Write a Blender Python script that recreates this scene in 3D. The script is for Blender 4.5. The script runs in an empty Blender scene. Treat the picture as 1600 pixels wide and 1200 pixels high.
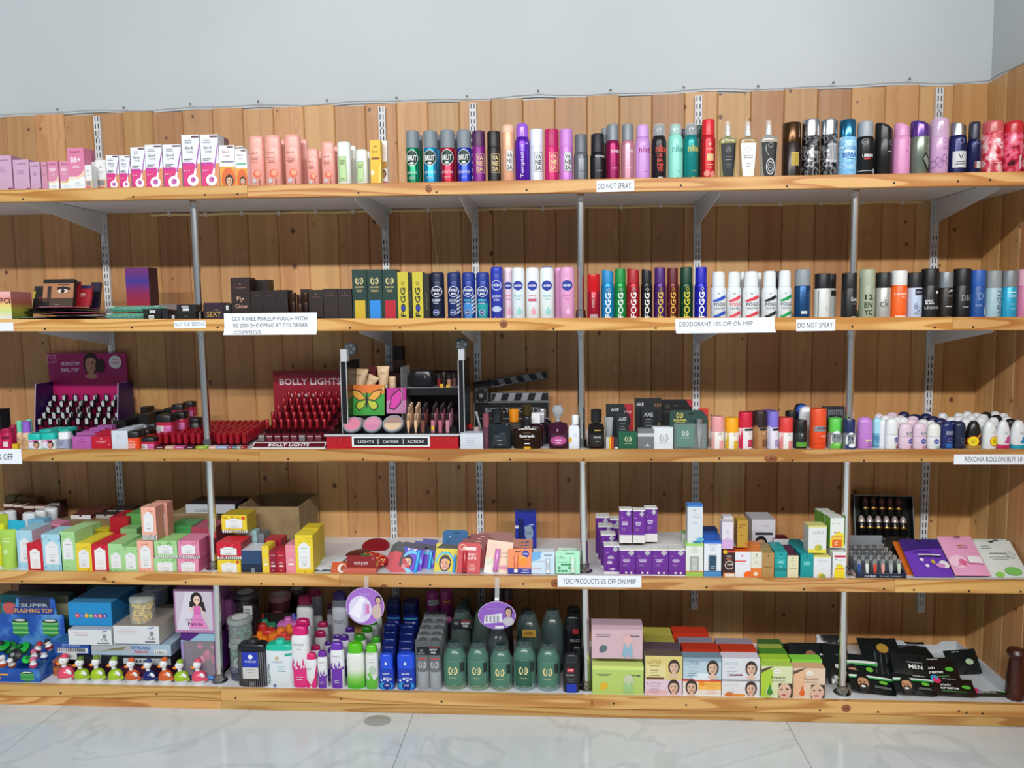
import bpy,bmesh,math,random
from mathutils import Vector,Matrix
random.seed(7)
PI=math.pi
C=bpy.context.scene.collection
SC=bpy.context.scene

# ------------------------------------------------------------ camera, world, lights, exposure
FPX=1190.3
def cam_axes(yaw,pitch,roll):
    cy,sy,cp,sp=math.cos(yaw),math.sin(yaw),math.cos(pitch),math.sin(pitch)
    f=Vector((sy*cp,cy*cp,-sp));r=Vector((cy,-sy,0));u=r.cross(f)
    cr,sr=math.cos(roll),math.sin(roll)
    return cr*r + sr*u,-sr*r + cr*u,f
CAM_LOC=Vector((0,-2.3906,1.3197))
CR,CU,CF=cam_axes(-0.0701,0.0922,-0.0144)
cd=bpy.data.cameras.new('camera');cam=bpy.data.objects.new('camera',cd);C.objects.link(cam)
cd.sensor_fit='HORIZONTAL';cd.sensor_width=36;cd.lens=FPX/1600*36;cd.clip_start=.05
cam.matrix_world=Matrix(((CR.x,CU.x,-CF.x,CAM_LOC.x),(CR.y,CU.y,-CF.y,CAM_LOC.y),
                           (CR.z,CU.z,-CF.z,CAM_LOC.z),(0,0,0,1)))
SC.camera=cam

wd=bpy.data.worlds.new('world');SC.world=wd;wd.use_nodes=True
bg=wd.node_tree.nodes['Background'];bg.inputs[0].default_value=(.78,.89,1,1);bg.inputs[1].default_value=.23

def area(name,loc,rot,sx,sy,power,col=(1,1,1)):
    ld=bpy.data.lights.new(name,'AREA');ld.shape='RECTANGLE';ld.size=sx;ld.size_y=sy
    ld.energy=power;ld.color=col
    o=bpy.data.objects.new(name,ld);C.objects.link(o);o.location=loc;o.rotation_euler=rot
    return o
# a row of ceiling tubes across the shop, behind the camera (its height is read off the shelf shadows)
area('ceiling_light',(0,-3.9,3.38),(math.radians(38),0,0),6.5,.12,310,(1,.995,.98))
SC.view_settings.view_transform='Standard';SC.view_settings.look='None'
SC.view_settings.exposure=-.12;SC.view_settings.gamma=1;SC.view_settings.use_curve_mapping=False

def hit(px,py,y):
    """world point on the plane y = const that a pixel of the 1600 x 1200 photograph looks at"""
    d=CR*((px-800)/FPX) + CU*(-(py-600)/FPX) + CF
    t=(y-CAM_LOC.y)/d.y
    return CAM_LOC + d*t

def proj(p):
    d=Vector(p)-CAM_LOC;k=FPX/d.dot(CF)
    return 800+d.dot(CR)*k,600-d.dot(CU)*k
# measured setting
D=.44                                  # depth of the shelves: wall cladding at y = D, lips at y = 0
XR=1.4715                              # right-hand wall
XL=-2.55
SHELF=[(1.7271,-.0086),(1.3037,-.0116),(.8877,-.002),(.4718,.0004),(.0706,.0005)]   # top edge z and slope
LIPPX=[(296,267),(498,494.5),(704.5,705.5),(894,911),(1071,1107)]
LIP_T,LIP_H=.02,.04
def zs(i,x):return SHELF[i][0] + SHELF[i][1]*x - .003
def lip_px(i,px):return LIPPX[i][0] + (LIPPX[i][1]-LIPPX[i][0])*px/1600
# ------------------------------------------------------------ materials
def lin(h):
    if not isinstance(h,str):return h
    h=h.lstrip('#');c=[int(h[i:i+2],16)/255 for i in (0,2,4)]
    return tuple(x/12.92 if x <= .04045 else ((x+.055)/1.055)**2.4 for x in c)
def darker(h,f=.9):return '#'+''.join('%02x' % int(int(h[i:i+2],16)*f) for i in (1,3,5))
MATS={}
def mat(col,rough=.42,metal=0.,trans=0.,alpha=1.,emit=0.):
    k=(col,rough,metal,trans,alpha)
    if k in MATS:return MATS[k]
    m=bpy.data.materials.new('plain_%d' % len(MATS));m.use_nodes=True
    b=m.node_tree.nodes['Principled BSDF'];c=lin(col)
    b.inputs['Base Color'].default_value=(*c,1);b.inputs['Roughness'].default_value=rough
    b.inputs['Metallic'].default_value=metal;b.inputs['Transmission Weight'].default_value=trans
    b.inputs['Alpha'].default_value=alpha;b.inputs['IOR'].default_value=1.45
    MATS[k] =m;return m
def M(c):
    if isinstance(c,str):return mat(c)
    if isinstance(c,tuple):return mat(*c)
    return c
def nodes(name):
    m=bpy.data.materials.new(name);m.use_nodes=True;nt=m.node_tree
    return m,nt,nt.nodes['Principled BSDF']
def nd(nt,typ,**kw):
    n=nt.nodes.new(typ)
    for k,v in kw.items():setattr(n,k,v)
    return n
def ramp(nt,stops):
    r=nd(nt,'ShaderNodeValToRGB');e=r.color_ramp.elements
    while len(e) < len(stops):e.new(.5)
    for s,(p,c) in zip(e,stops):s.position=p;s.color=(*lin(c),1)
    return r
def pine(name,axis,light,mid,dark,knots=True,rough=.45,kscale=(6.5,2.6),grain=(9.,1.,17.,.35),kr_=.15):
    """pine board: growth rings stretched along `axis`, knots, each board offset and tinted by its own random number"""
    m,nt,b=nodes(name);L=nt.links.new
    tc=nd(nt,'ShaderNodeTexCoord');oi=nd(nt,'ShaderNodeObjectInfo')
    off=nd(nt,'ShaderNodeCombineXYZ');mul=nd(nt,'ShaderNodeMath',operation='MULTIPLY');mul.inputs[1].default_value=63.
    L(oi.outputs['Random'],mul.inputs[0])
    for i in range(3):L(mul.outputs[0],off.inputs[i])
    add=nd(nt,'ShaderNodeVectorMath',operation='ADD');L(tc.outputs['Object'],add.inputs[0]);L(off.outputs[0],add.inputs[1])
    def mapped(sc):
        mp=nd(nt,'ShaderNodeMapping');mp.inputs['Scale'].default_value=sc;L(add.outputs[0],mp.inputs[0]);return mp
    a,c,fq,di=grain
    s1=(c,a,a) if axis == 'X' else (a,a,c)
    n1=nd(nt,'ShaderNodeTexNoise');n1.inputs['Scale'].default_value=1.;n1.inputs['Detail'].default_value=2.;n1.inputs['Distortion'].default_value=di
    L(mapped(s1).outputs[0],n1.inputs['Vector'])
    ks=(kscale[1],9,kscale[0]) if axis == 'X' else (kscale[0],9,kscale[1])
    vo=nd(nt,'ShaderNodeTexVoronoi',feature='F1',voronoi_dimensions='2D');vo.inputs['Scale'].default_value=1.;vo.inputs['Randomness'].default_value=.9
    mk=mapped(ks);sx=nd(nt,'ShaderNodeSeparateXYZ');fl=nd(nt,'ShaderNodeCombineXYZ');L(mk.outputs[0],sx.inputs[0]);L(sx.outputs[0],fl.inputs[0]);L(sx.outputs[2],fl.inputs[1]);L(fl.outputs[0],vo.inputs['Vector'])
    # rings bend round the knots
    kb=nd(nt,'ShaderNodeMapRange');kb.inputs[1].default_value=0;kb.inputs[2].default_value=.25;kb.inputs[3].default_value=.05;kb.inputs[4].default_value=0;L(vo.outputs['Distance'],kb.inputs[0])
    s=nd(nt,'ShaderNodeMath',operation='ADD');L(n1.outputs['Fac'],s.inputs[0]);L(kb.outputs[0],s.inputs[1])
    f=nd(nt,'ShaderNodeMath',operation='MULTIPLY');f.inputs[1].default_value=fq;L(s.outputs[0],f.inputs[0])
    fr=nd(nt,'ShaderNodeMath',operation='FRACT');L(f.outputs[0],fr.inputs[0])
    r1=ramp(nt,[(0,light),(.4,light),(.8,mid),(.93,mid),(1,light)]);L(fr.outputs[0],r1.inputs[0])
    # broad tone
    n2=nd(nt,'ShaderNodeTexNoise');n2.inputs['Scale'].default_value=1.;L(mapped(tuple(x*.5 for x in s1)).outputs[0],n2.inputs['Vector'])
    mx=nd(nt,'ShaderNodeMix',data_type='RGBA',blend_type='MULTIPLY');mx.inputs[0].default_value=1
    r2=ramp(nt,[(.25,'#e0cdb4'),(.75,'#ffffff')]);L(n2.outputs['Fac'],r2.inputs[0]);L(r1.outputs[0],mx.inputs[6]);L(r2.outputs[0],mx.inputs[7])
    col=mx.outputs[2]
    if knots:
        se=nd(nt,'ShaderNodeSeparateColor');L(vo.outputs['Color'],se.inputs[0])
        th=nd(nt,'ShaderNodeMapRange');th.inputs[1].default_value=.4;th.inputs[2].default_value=1.;th.inputs[3].default_value=0;th.inputs[4].default_value=kr_;th.inputs[3].default_value=.002;L(se.outputs[0],th.inputs[0])
        dv=nd(nt,'ShaderNodeMath',operation='DIVIDE');L(vo.outputs['Distance'],dv.inputs[0]);L(th.outputs[0],dv.inputs[1])
        kr=ramp(nt,[(0,'#ffffff'),(.55,'#dddddd'),(.8,'#777777'),(1,'#000000')]);L(dv.outputs[0],kr.inputs[0])
        mk2=nd(nt,'ShaderNodeMix',data_type='RGBA');L(kr.outputs[0],mk2.inputs[0]);L(col,mk2.inputs[6]);mk2.inputs[7].default_value=(*lin(dark),1)
        col=mk2.outputs[2]
    hs=nd(nt,'ShaderNodeHueSaturation');L(col,hs.inputs['Color'])
    vr=nd(nt,'ShaderNodeMapRange');vr.inputs[3].default_value=.78;vr.inputs[4].default_value=1.14;L(oi.outputs['Random'],vr.inputs[0]);L(vr.outputs[0],hs.inputs['Value'])
    w2=nd(nt,'ShaderNodeMath',operation='MULTIPLY');w2.inputs[1].default_value=7.31;L(oi.outputs['Random'],w2.inputs[0])
    w3=nd(nt,'ShaderNodeMath',operation='FRACT');L(w2.outputs[0],w3.inputs[0])
    hr=nd(nt,'ShaderNodeMapRange');hr.inputs[3].default_value=.492;hr.inputs[4].default_value=.506;L(w3.outputs[0],hr.inputs[0]);L(hr.outputs[0],hs.inputs['Hue'])
    L(hs.outputs[0],b.inputs['Base Color']);b.inputs['Roughness'].default_value=rough
    bp=nd(nt,'ShaderNodeBump');bp.inputs['Strength'].default_value=.08;bp.inputs['Distance'].default_value=.001;L(fr.outputs[0],bp.inputs['Height']);L(bp.outputs[0],b.inputs['Normal'])
    return m
def grad(name,stops,axis=2,h=1.,lo=0.,rough=.4,metal=0.):
    """print that runs from one colour to another along an object axis"""
    m,nt,b=nodes(name);tc=nd(nt,'ShaderNodeTexCoord');sp=nd(nt,'ShaderNodeSeparateXYZ');nt.links.new(tc.outputs['Object'],sp.inputs[0])
    mr=nd(nt,'ShaderNodeMapRange');mr.inputs[1].default_value=lo;mr.inputs[2].default_value=lo+h;nt.links.new(sp.outputs[axis],mr.inputs[0])
    r=ramp(nt,stops);nt.links.new(mr.outputs[0],r.inputs[0]);nt.links.new(r.outputs[0],b.inputs['Base Color'])
    b.inputs['Roughness'].default_value=rough;b.inputs['Metallic'].default_value=metal
    return m
def blotch(name,stops,scale,rough=.35,metal=0.,detail=3.,stretch=(1,1,1)):
    m,nt,b=nodes(name);tc=nd(nt,'ShaderNodeTexCoord');mp=nd(nt,'ShaderNodeMapping');mp.inputs['Scale'].default_value=stretch
    n=nd(nt,'ShaderNodeTexNoise');n.inputs['Scale'].default_value=scale;n.inputs['Detail'].default_value=detail
    nt.links.new(tc.outputs['Object'],mp.inputs[0]);nt.links.new(mp.outputs[0],n.inputs['Vector']);r=ramp(nt,stops)
    nt.links.new(n.outputs['Fac'],r.inputs[0]);nt.links.new(r.outputs[0],b.inputs['Base Color'])
    b.inputs['Roughness'].default_value=rough;b.inputs['Metallic'].default_value=metal
    return m
CHROME=mat('#f0f1ee',.2,1.)
SILVER=mat('#b9bcc0',.3,1.)
GOLD=mat('#c9a24a',.3,1.)
WHITE=mat('#e4e8ea',.4)
BLACK=mat('#141416',.35)
PAPER=mat('#e9eef6',.6)
INK=mat('#3a4048',.6)
CLEAR=mat('#eef4f4',.06,0.,0.,.22)
CLEARG=mat('#dfe8e6',.05,0.,1.)

# ------------------------------------------------------------ mesh builder
class MB:
    def __init__(s):s.v=[];s.f=[];s.fm=[];s.ms=[];s.ix={}
    def mi(s,m):
        m=M(m)
        if m.name not in s.ix:s.ix[m.name] =len(s.ms);s.ms.append(m)
        return s.ix[m.name]
    def face(s,pts,m):
        b=len(s.v);s.v += [tuple(p) for p in pts];s.f.append(tuple(range(b,b+len(pts))));s.fm.append(s.mi(m))
    def add(s,vs,fs,m,xf=None):
        b=len(s.v);i=s.mi(m)
        s.v += [tuple(xf @ Vector(p)) if xf is not None else tuple(p) for p in vs]
        for f in fs:s.f.append(tuple(b+k for k in f));s.fm.append(i)
    def box(s,x0,x1,y0,y1,z0,z1,m,ms=None,xf=None):
        """ms: optional materials for (left, right, front, back, bottom, top)"""
        vs=[(x0,y0,z0),(x1,y0,z0),(x1,y1,z0),(x0,y1,z0),(x0,y0,z1),(x1,y0,z1),(x1,y1,z1),(x0,y1,z1)]
        fs=[(0,4,7,3),(1,2,6,5),(0,1,5,4),(2,3,7,6),(0,3,2,1),(4,5,6,7)]
        b=len(s.v);s.v += [tuple(xf @ Vector(p)) if xf is not None else p for p in vs]
        for k,f in enumerate(fs):
            s.f.append(tuple(b+i for i in f));s.fm.append(s.mi(ms[k] if ms and ms[k] else m))
    def lathe(s,prof,m,n=20,sx=1.,sy=1.,cx=0.,cy=0.,e=2.,xf=None,close=True):
        """prof: (r, z) or (r, z, material of the band above); e: exponent of a rounded-square section"""
        b=len(s.v);rows=len(prof)
        for p in prof:
            for k in range(n):
                a=2*PI*k/n;ca,sa=math.cos(a),math.sin(a)
                x=math.copysign(abs(ca)**(2/e),ca)*p[0]*sx;y=math.copysign(abs(sa)**(2/e),sa)*p[0]*sy
                q=Vector((cx+x,cy+y,p[1]));s.v.append(tuple(xf @ q) if xf is not None else tuple(q))
        cur=m
        for j in range(rows-1):
            if len(prof[j]) > 2:cur=prof[j][2]
            i=s.mi(cur)
            for k in range(n):
                s.f.append((b+j*n+k,b+j*n+(k+1) % n,b+(j+1)*n+(k+1) % n,b+(j+1)*n+k));s.fm.append(i)
        if close:
            if prof[0][0] > 1e-6:s.f.append(tuple(b+k for k in reversed(range(n))));s.fm.append(s.mi(m))
            if prof[-1][0] > 1e-6:s.f.append(tuple(b+(rows-1)*n+k for k in range(n)));s.fm.append(s.mi(cur))
    def ball(s,c,r,m,n=14,k=8,xf=None):
        rx,ry,rz=(r,r,r) if not isinstance(r,tuple) else r
        T=Matrix.Translation(c) @ (xf if xf is not None else Matrix.Identity(4)) @ Matrix.Diagonal((rx,ry,rz,1))
        s.lathe([(max(math.sin(PI*j/k),1e-5),-math.cos(PI*j/k)) for j in range(k+1)],m,n,xf=T,close=False)
    def prism(s,poly,y0,y1,m,side=None,xf=None):
        """outline in (x, z), counter-clockwise seen from the front, extruded from y0 (front) to y1"""
        n=len(poly);vs=[(x,y0,z) for x,z in poly] + [(x,y1,z) for x,z in poly]
        s.add(vs,[tuple(range(n)),tuple(reversed(range(n,2*n)))],m,xf)
        s.add(vs,[(i,i+n,(i+1) % n+n,(i+1) % n) for i in range(n)],side or m,xf)
    def tube(s,pts,r,m,n=8):
        pts=[Vector(p) for p in pts];b=len(s.v);i=s.mi(m)
        for j,p in enumerate(pts):
            t=(pts[min(j+1,len(pts)-1)]-pts[max(j-1,0)]).normalized()
            a=t.orthogonal().normalized() if abs(t.z) > .9 else t.cross(Vector((0,0,1))).normalized()
            c=t.cross(a);rr=r[j] if isinstance(r,(list,tuple)) else r
            for k in range(n):
                q=p + a*rr*math.cos(2*PI*k/n) + c*rr*math.sin(2*PI*k/n);s.v.append(tuple(q))
        for j in range(len(pts)-1):
            for k in range(n):
                s.f.append((b+j*n+k,b+j*n+(k+1) % n,b+(j+1)*n+(k+1) % n,b+(j+1)*n+k));s.fm.append(i)
        s.f.append(tuple(b+k for k in reversed(range(n))));s.fm.append(i)
        s.f.append(tuple(b+(len(pts)-1)*n+k for k in range(n)));s.fm.append(i)
    def build(s,name,parent=None,loc=(0,0,0),rot=(0,0,0),kind=None,label=None,smooth=True,flat=False):
        me=bpy.data.meshes.new(name);me.from_pydata(s.v,[],s.f)
        for m in s.ms:me.materials.append(m)
        me.polygons.foreach_set('material_index',s.fm)
        if smooth and not flat:
            me.polygons.foreach_set('use_smooth',[True]*len(s.f));me.set_sharp_from_angle(angle=math.radians(38))
        me.update()
        return link(name,me,parent,loc,rot,kind,label)
def link(name,me,parent=None,loc=(0,0,0),rot=(0,0,0),kind=None,label=None):
    o=bpy.data.objects.new(name,me);C.objects.link(o);o.location=loc;o.rotation_euler=rot
    if parent:o.parent=parent
    if kind:o['kind'] =kind
    if label:o['label'] =label
    return o
def tag(o,label,cat,group=None):
    o['label'] =label;o['category'] =cat
    if group:o['group'] =group
    return o
def thing(name,label,cat,loc,rot=0,group=None):
    o=bpy.data.objects.new(name,None);C.objects.link(o);o.location=loc
    o.rotation_euler=rot if isinstance(rot,tuple) else (0,0,rot);o.empty_display_size=.02
    return tag(o,label,cat,group)
def copy_thing(o,loc,rot=None,label=None,group=None):
    r=o.copy();C.objects.link(r);r.location=loc
    if rot is not None:r.rotation_euler=rot
    if label:r['label'] =label
    if group:r['group'] =group
    for ch in o.children:
        c=ch.copy();C.objects.link(c);c.parent=r
        for g in ch.children:
            d=g.copy();C.objects.link(d);d.parent=c
    return r
ORD='first second third fourth fifth sixth seventh eighth ninth tenth eleventh twelfth thirteenth fourteenth fifteenth sixteenth seventeenth eighteenth'.split()

# ------------------------------------------------------------ flat print: lettering, logos, pictures
TXT={}
def text_verts(t,bold):
    k=(t,bold)
    if k in TXT:return TXT[k]
    cu=bpy.data.curves.new('lettering','FONT');cu.body=t;cu.resolution_u=2;cu.offset=.018 if bold else 0.
    cu.space_line=.95
    ob=bpy.data.objects.new('lettering',cu);me=bpy.data.meshes.new_from_object(ob)
    vs=[(v.co.x,v.co.y) for v in me.vertices];fs=[tuple(p.vertices) for p in me.polygons]
    bpy.data.meshes.remove(me);bpy.data.objects.remove(ob);bpy.data.curves.remove(cu)
    x0=min(v[0] for v in vs);x1=max(v[0] for v in vs);y0=min(v[1] for v in vs);y1=max(v[1] for v in vs)
    TXT[k] =([(x-(x0+x1)/2,y-(y0+y1)/2) for x,y in vs],fs,x1-x0,y1-y0)
    return TXT[k]
class Deco:
    """prints on a surface: u in half-widths (-1..1), v in heights (0..1)"""
    def __init__(s,w,h,surf,curved):s.hw=w/2;s.h=h;s.surf=surf;s.c=curved;s.mb=MB();s.off=.0003;s.n=0
    def p(s,u,v):return s.surf(u*s.hw,v*s.h,s.off)
    def nx(s):s.off += .00014;s.n += 1
    def strip(s,us,lo,hi,col):
        m=s.mb.mi(col);b=len(s.mb.v)
        for u in us:s.mb.v += [s.p(u,lo(u)),s.p(u,hi(u))]
        for i in range(len(us)-1):s.mb.f.append((b+2*i,b+2*i+2,b+2*i+3,b+2*i+1));s.mb.fm.append(m)
        s.nx()
    def rect(s,u0,u1,v0,v1,col):
        n=7 if s.c else 1
        s.strip([u0+(u1-u0)*i/n for i in range(n+1)],lambda u:v0,lambda u:v1,col)
    def ell(s,cu,cv,ru,rv,col,n=12):
        us=[cu-ru*math.cos(PI*i/n) for i in range(n+1)]
        g=lambda u:rv*math.sqrt(max(0,1-((u-cu)/ru)**2))
        s.strip(us,lambda u:cv-g(u),lambda u:cv+g(u),col)
    def circ(s,cu,cv,r,col):s.ell(cu,cv,r,r*s.hw/s.h,col)
    def ring(s,cu,cv,ru,rv,t,col,a0=0.,a1=2*PI,n=20):
        m=s.mb.mi(col);b=len(s.mb.v)
        for i in range(n+1):
            a=a0+(a1-a0)*i/n
            for k in (1,1-t):s.mb.v.append(s.p(cu+ru*k*math.cos(a),cv+rv*k*math.sin(a)))
        for i in range(n):s.mb.f.append((b+2*i,b+2*i+2,b+2*i+3,b+2*i+1));s.mb.fm.append(m)
        s.nx()
    def cring(s,cu,cv,r,t,col,a0=0.,a1=2*PI):s.ring(cu,cv,r,r*s.hw/s.h,t,col,a0,a1)
    def frame(s,u0,u1,v0,v1,t,col):
        tv=t*s.hw/s.h
        for a in ((u0,u1,v0,v0+tv),(u0,u1,v1-tv,v1),(u0,u0+t,v0,v1),(u1-t,u1,v0,v1)):s.rect(*a,col)
    def poly(s,pts,col):
        if s.c:
            a,b=min(q[0] for q in pts),max(q[0] for q in pts);E=list(zip(pts,pts[1:]+pts[:1]));us=[a+(b-a)*(i+.0)/10 for i in range(11)]
            def at(u,f):
                vs=[p[1]+(q[1]-p[1])*(u-p[0])/(q[0]-p[0]) for p,q in E if abs(q[0]-p[0]) > 1e-9 and min(p[0],q[0])-1e-9 <= u <= max(p[0],q[0])+1e-9]
                return f(vs) if vs else pts[0][1]
            return s.strip(us,lambda u:at(u,min),lambda u:at(u,max),col)
        s.mb.face([s.p(*q) for q in pts],col);s.nx()
    def text(s,t,cu,cv,h=None,col=INK,w=None,rot=0,bold=False):
        """h in heights and/or w in half-widths (before rotation); rot quarter turns"""
        vs,fs,W,H=text_verts(t,bold)
        kx=w*s.hw/W if w else None;ky=h*s.h/H if h else None
        if rot % 2:kx=h*s.h/W if h else None;ky=w*s.hw/H if w else None
        if kx is None:kx=ky
        if ky is None:ky=kx
        q=[]
        for x,y in vs:
            x *= kx;y *= ky
            if rot == 1:x,y=-y,x
            if rot == 3:x,y=y,-x
            q.append((cu*s.hw+x,cv*s.h+y))
        if s.c:
            bm=bmesh.new();bv=[bm.verts.new((a,c,0)) for a,c in q]
            for f in fs:
                try:bm.faces.new([bv[i] for i in f])
                except ValueError:pass
            k=-.8
            while k < .81:
                bmesh.ops.bisect_plane(bm,geom=bm.verts[:]+bm.edges[:]+bm.faces[:],plane_co=(k*s.hw,0,0),plane_no=(1,0,0),dist=1e-7);k += .2
            bm.verts.index_update();q=[(v.co.x,v.co.y) for v in bm.verts];fs=[tuple(v.index for v in f.verts) for f in bm.faces];bm.free()
        b=len(s.mb.v);m=s.mb.mi(col)
        for a,c in q:s.mb.v.append(s.surf(max(-.97*s.hw,min(.97*s.hw,a)),c,s.off))
        for f in fs:s.mb.f.append(tuple(b+i for i in f));s.mb.fm.append(m)
        s.nx()
    def lines(s,cu,cv,w,n,col,gap=.035,th=.012):
        for i in range(n):
            k=w*(.6+.4*random.random());s.rect(cu-k/2,cu+k/2,cv-i*gap-th,cv-i*gap,col)
    def laurel(s,cu,cv,r,col):
        s.cring(cu,cv,r,.22,col,PI*.66,PI*1.42);s.cring(cu,cv,r,.22,col,-PI*.42,PI*.34)
        s.cring(cu,cv,r*.52,.22,col,-PI/2,PI/2);s.rect(cu-r*.3,cu-r*.12,cv-r*.5*s.hw/s.h,cv+r*.5*s.hw/s.h,col)
        for k in range(5):
            for sg in (-1,1):
                a=PI/2+sg*(PI*.22+k*.42);s.circ(cu+r*1.02*math.cos(a),cv+r*1.02*math.sin(a)*s.hw/s.h,r*.16,col)
    def woman(s,cu,cv,r,hair='#2a1d18',skin='#d9a98a',shoulders=True):
        """printed portrait; r = half width of the face in half-widths"""
        k=s.hw/s.h
        s.ell(cu,cv+.15*r*k,r*1.3,r*1.75*k,hair)
        if shoulders:
            s.rect(cu-r*.42,cu+r*.42,cv-r*1.75*k,cv-r*.8*k,skin);s.ell(cu,cv-1.95*r*k,r*1.1,r*.4*k,skin)
        s.ell(cu,cv,r*.94,r*1.35*k,skin);s.ell(cu+r*.5,cv-r*.1*k,r*.42,r*.95*k,darker(skin))
        s.strip([cu+r*1.02*t/6 for t in range(-6,7)],lambda u:cv+r*k*(.72+.35*(1-((u-cu)/r)**2)),lambda u:cv+r*k*(.75+1.1*math.sqrt(max(0,1-((u-cu)/(r*1.05))**2))),hair)
        for g in (-1,1):
            s.ell(cu+g*.38*r-.1*r,cv+.16*r*k,.17*r,.085*r*k,'#2b2320');s.rect(cu+g*.38*r-.34*r,cu+g*.38*r+.12*r,cv+.38*r*k,cv+.44*r*k,hair)
        s.ell(cu-.14*r,cv-.24*r*k,.1*r,.14*r*k,'#bf8c6e');s.ell(cu-.1*r,cv-.68*r*k,.32*r,.12*r*k,'#b4474e');s.rect(cu-.3*r,cu+.1*r,cv-.68*r*k,cv-.64*r*k,'#e8dcd8')
    def man(s,cu,cv,r):
        """printed bearded man"""
        k=s.hw/s.h
        s.ell(cu+.1*r,cv+.35*r*k,r*1.1,r*1.35*k,'#120f0e');s.ell(cu,cv,r*.85,r*1.2*k,'#c08a64');s.ell(cu,cv-.75*r*k,r*.8,r*.75*k,'#1a1311');s.ell(cu-.1*r,cv-.55*r*k,.4*r,.17*r*k,'#e6dcd4')
        for g in (-1,1):s.ell(cu-.1*r+g*.36*r,cv+.2*r*k,.2*r,.08*r*k,'#1a1311')
        s.ell(cu-.15*r,cv-.1*r*k,.12*r,.2*r*k,'#a87450');s.strip([cu+r*.95*t/6 for t in range(-6,7)],lambda u:cv+r*k*(.6+.3*(1-((u-cu)/r)**2)),lambda u:cv+r*k*(.65+1.0*math.sqrt(max(0,1-((u-cu)/r)**2))),'#120f0e')
    def done(s,parent,name='print'):
        if s.mb.f:return s.mb.build(name,parent,flat=True)
def flat_surf(d):return lambda x,z,o:(x,-d/2-o,z)
def plane_surf(y):return lambda x,z,o:(x,y-o,z)
def round_surf(prof,sx,sy,e=2.):
    ps=sorted(((p[1],p[0]) for p in prof))
    def rad(z):
        if z <= ps[0][0]:return ps[0][1]
        for (z0,r0),(z1,r1) in zip(ps,ps[1:]):
            if z0 <= z <= z1:return max(r0,r1) if z1-z0 < 1e-6 else r0+(r1-r0)*(z-z0)/(z1-z0)
        return ps[-1][1]
    def surf(x,z,o):
        r=max(rad(z),1e-4);rx=r*sx;t=max(-.985,min(.985,x/rx))
        return (t*rx,-r*sy*(1-abs(t)**e)**(1/e)-o*1.5,z)
    return surf

# ------------------------------------------------------------ placing by what the photograph shows
NAMED='top second third fourth bottom'.split()
def fit(i,x0,x1,yt,y,yb=None,rnd=False,d=0.):
    """centre, width, height and base of a thing standing on shelf i, from its outline in the photograph; y = its front"""
    ym=(yt + (yb or lip_px(i,(x0+x1)/2)))/2;xm=(x0+x1)/2;ya=y+d/2 if rnd else y
    a=hit(x0,ym,ya).x;b=hit(x1,ym,ya).x;cx=(a+b)/2
    zb=zs(i,cx) if yb is None else hit(xm,yb,ya).z
    return cx,b-a,hit(xm,yt,ya).z-zb,zb
FRONT=.026
def slant_len(px,pt,cx,y,zb,lean):
    """length of a sheet leaning back by `lean` from (cx, y, zb) whose top edge is seen at pt"""
    a,b=.005,.6
    for _ in range(40):
        m=(a+b)/2
        if proj((cx,y+m*math.sin(lean),zb+m*math.cos(lean)))[1] > pt:a=m
        else:b=m
    return a
def carton(i,x0,x1,yt,label,col,d=.04,y=FRONT,yb=None,side=None,top=None,deco=None,name='carton',cat='box',rz=0,group=None,lean=0.,ms=None,flap=None,ends=None):
    cx,w,h,zb=fit(i,x0,x1,yt,y,yb);w *= .985
    o=thing(name,label,cat,(cx,y+d/2,zb),(lean,0,rz),group)
    mb=MB();mb.box(-w/2,w/2,-d/2,d/2,0,h,col,ms or (side,side,None,None,None,top));mb.build('carton_body',o,flat=True)
    if flap is not None:      # folded lid edge standing a little proud along the top of the front
        f=MB();f.box(-w/2-.0004,w/2+.0004,-d/2-.0008,d/2+.0004,h-flap*h,h+.0006,ends or col,(None,None,ends or col,None,None,top));f.build('lid',o,flat=True)
    if deco:
        k=Deco(w,h,flat_surf(d+(.0016 if flap is not None else 0)),False);deco(k);k.done(o)
    return o
STY={
 'flat':(lambda s:[(0,0),(.9,0),(1,.012),(1,s-.02),(.97,s-.008),(.95,s)],lambda s:[(.975,s),(.975,.975),(.93,.995),(.85,1),(0,1)]),
 'neck':(lambda s:[(0,0),(.9,0),(1,.012),(1,s-.09),(.97,s-.05),(.88,s-.012),(.84,s)],lambda s:[(.88,s),(.86,.975),(.81,.995),(.7,1),(0,1)]),
 'dome':(lambda s:[(0,0),(.88,0),(1,.02),(1,s-.13),(.97,s-.08),(.86,s-.03),(.74,s-.005),(.74,s)],lambda s:[(.82,s),(.82,.9),(.78,.955),(.62,.99),(0,1)]),
 'round':(lambda s:[(0,0),(.93,0),(1,.015),(1,s-.01),(.98,s)],lambda s:[(.99,s),(.985,.93),(.94,.975),(.8,.997),(0,1)]),
 'shoulder':(lambda s:[(0,0),(.93,0),(1,.015),(1,s-.1),(.96,s-.05),(.85,s-.015),(.8,s)],lambda s:[(.84,s),(.82,.93),(.78,.975),(.6,1),(0,1)]),
 'roll':(lambda s:[(0,0),(.82,0),(.94,.02),(1,.12),(.98,s-.03),(.93,s)],lambda s:[(.99,s),(.97,.74),(.92,.85),(.76,.94),(.48,.985),(0,1)]),
 'egg':(lambda s:[(0,0),(.82,0),(.92,.015),(.97,.1),(1,.22),(1,s)],lambda s:[(1,s),(.95,.55),(.84,.72),(.66,.87),(.42,.965),(0,1)]),
}
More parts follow.
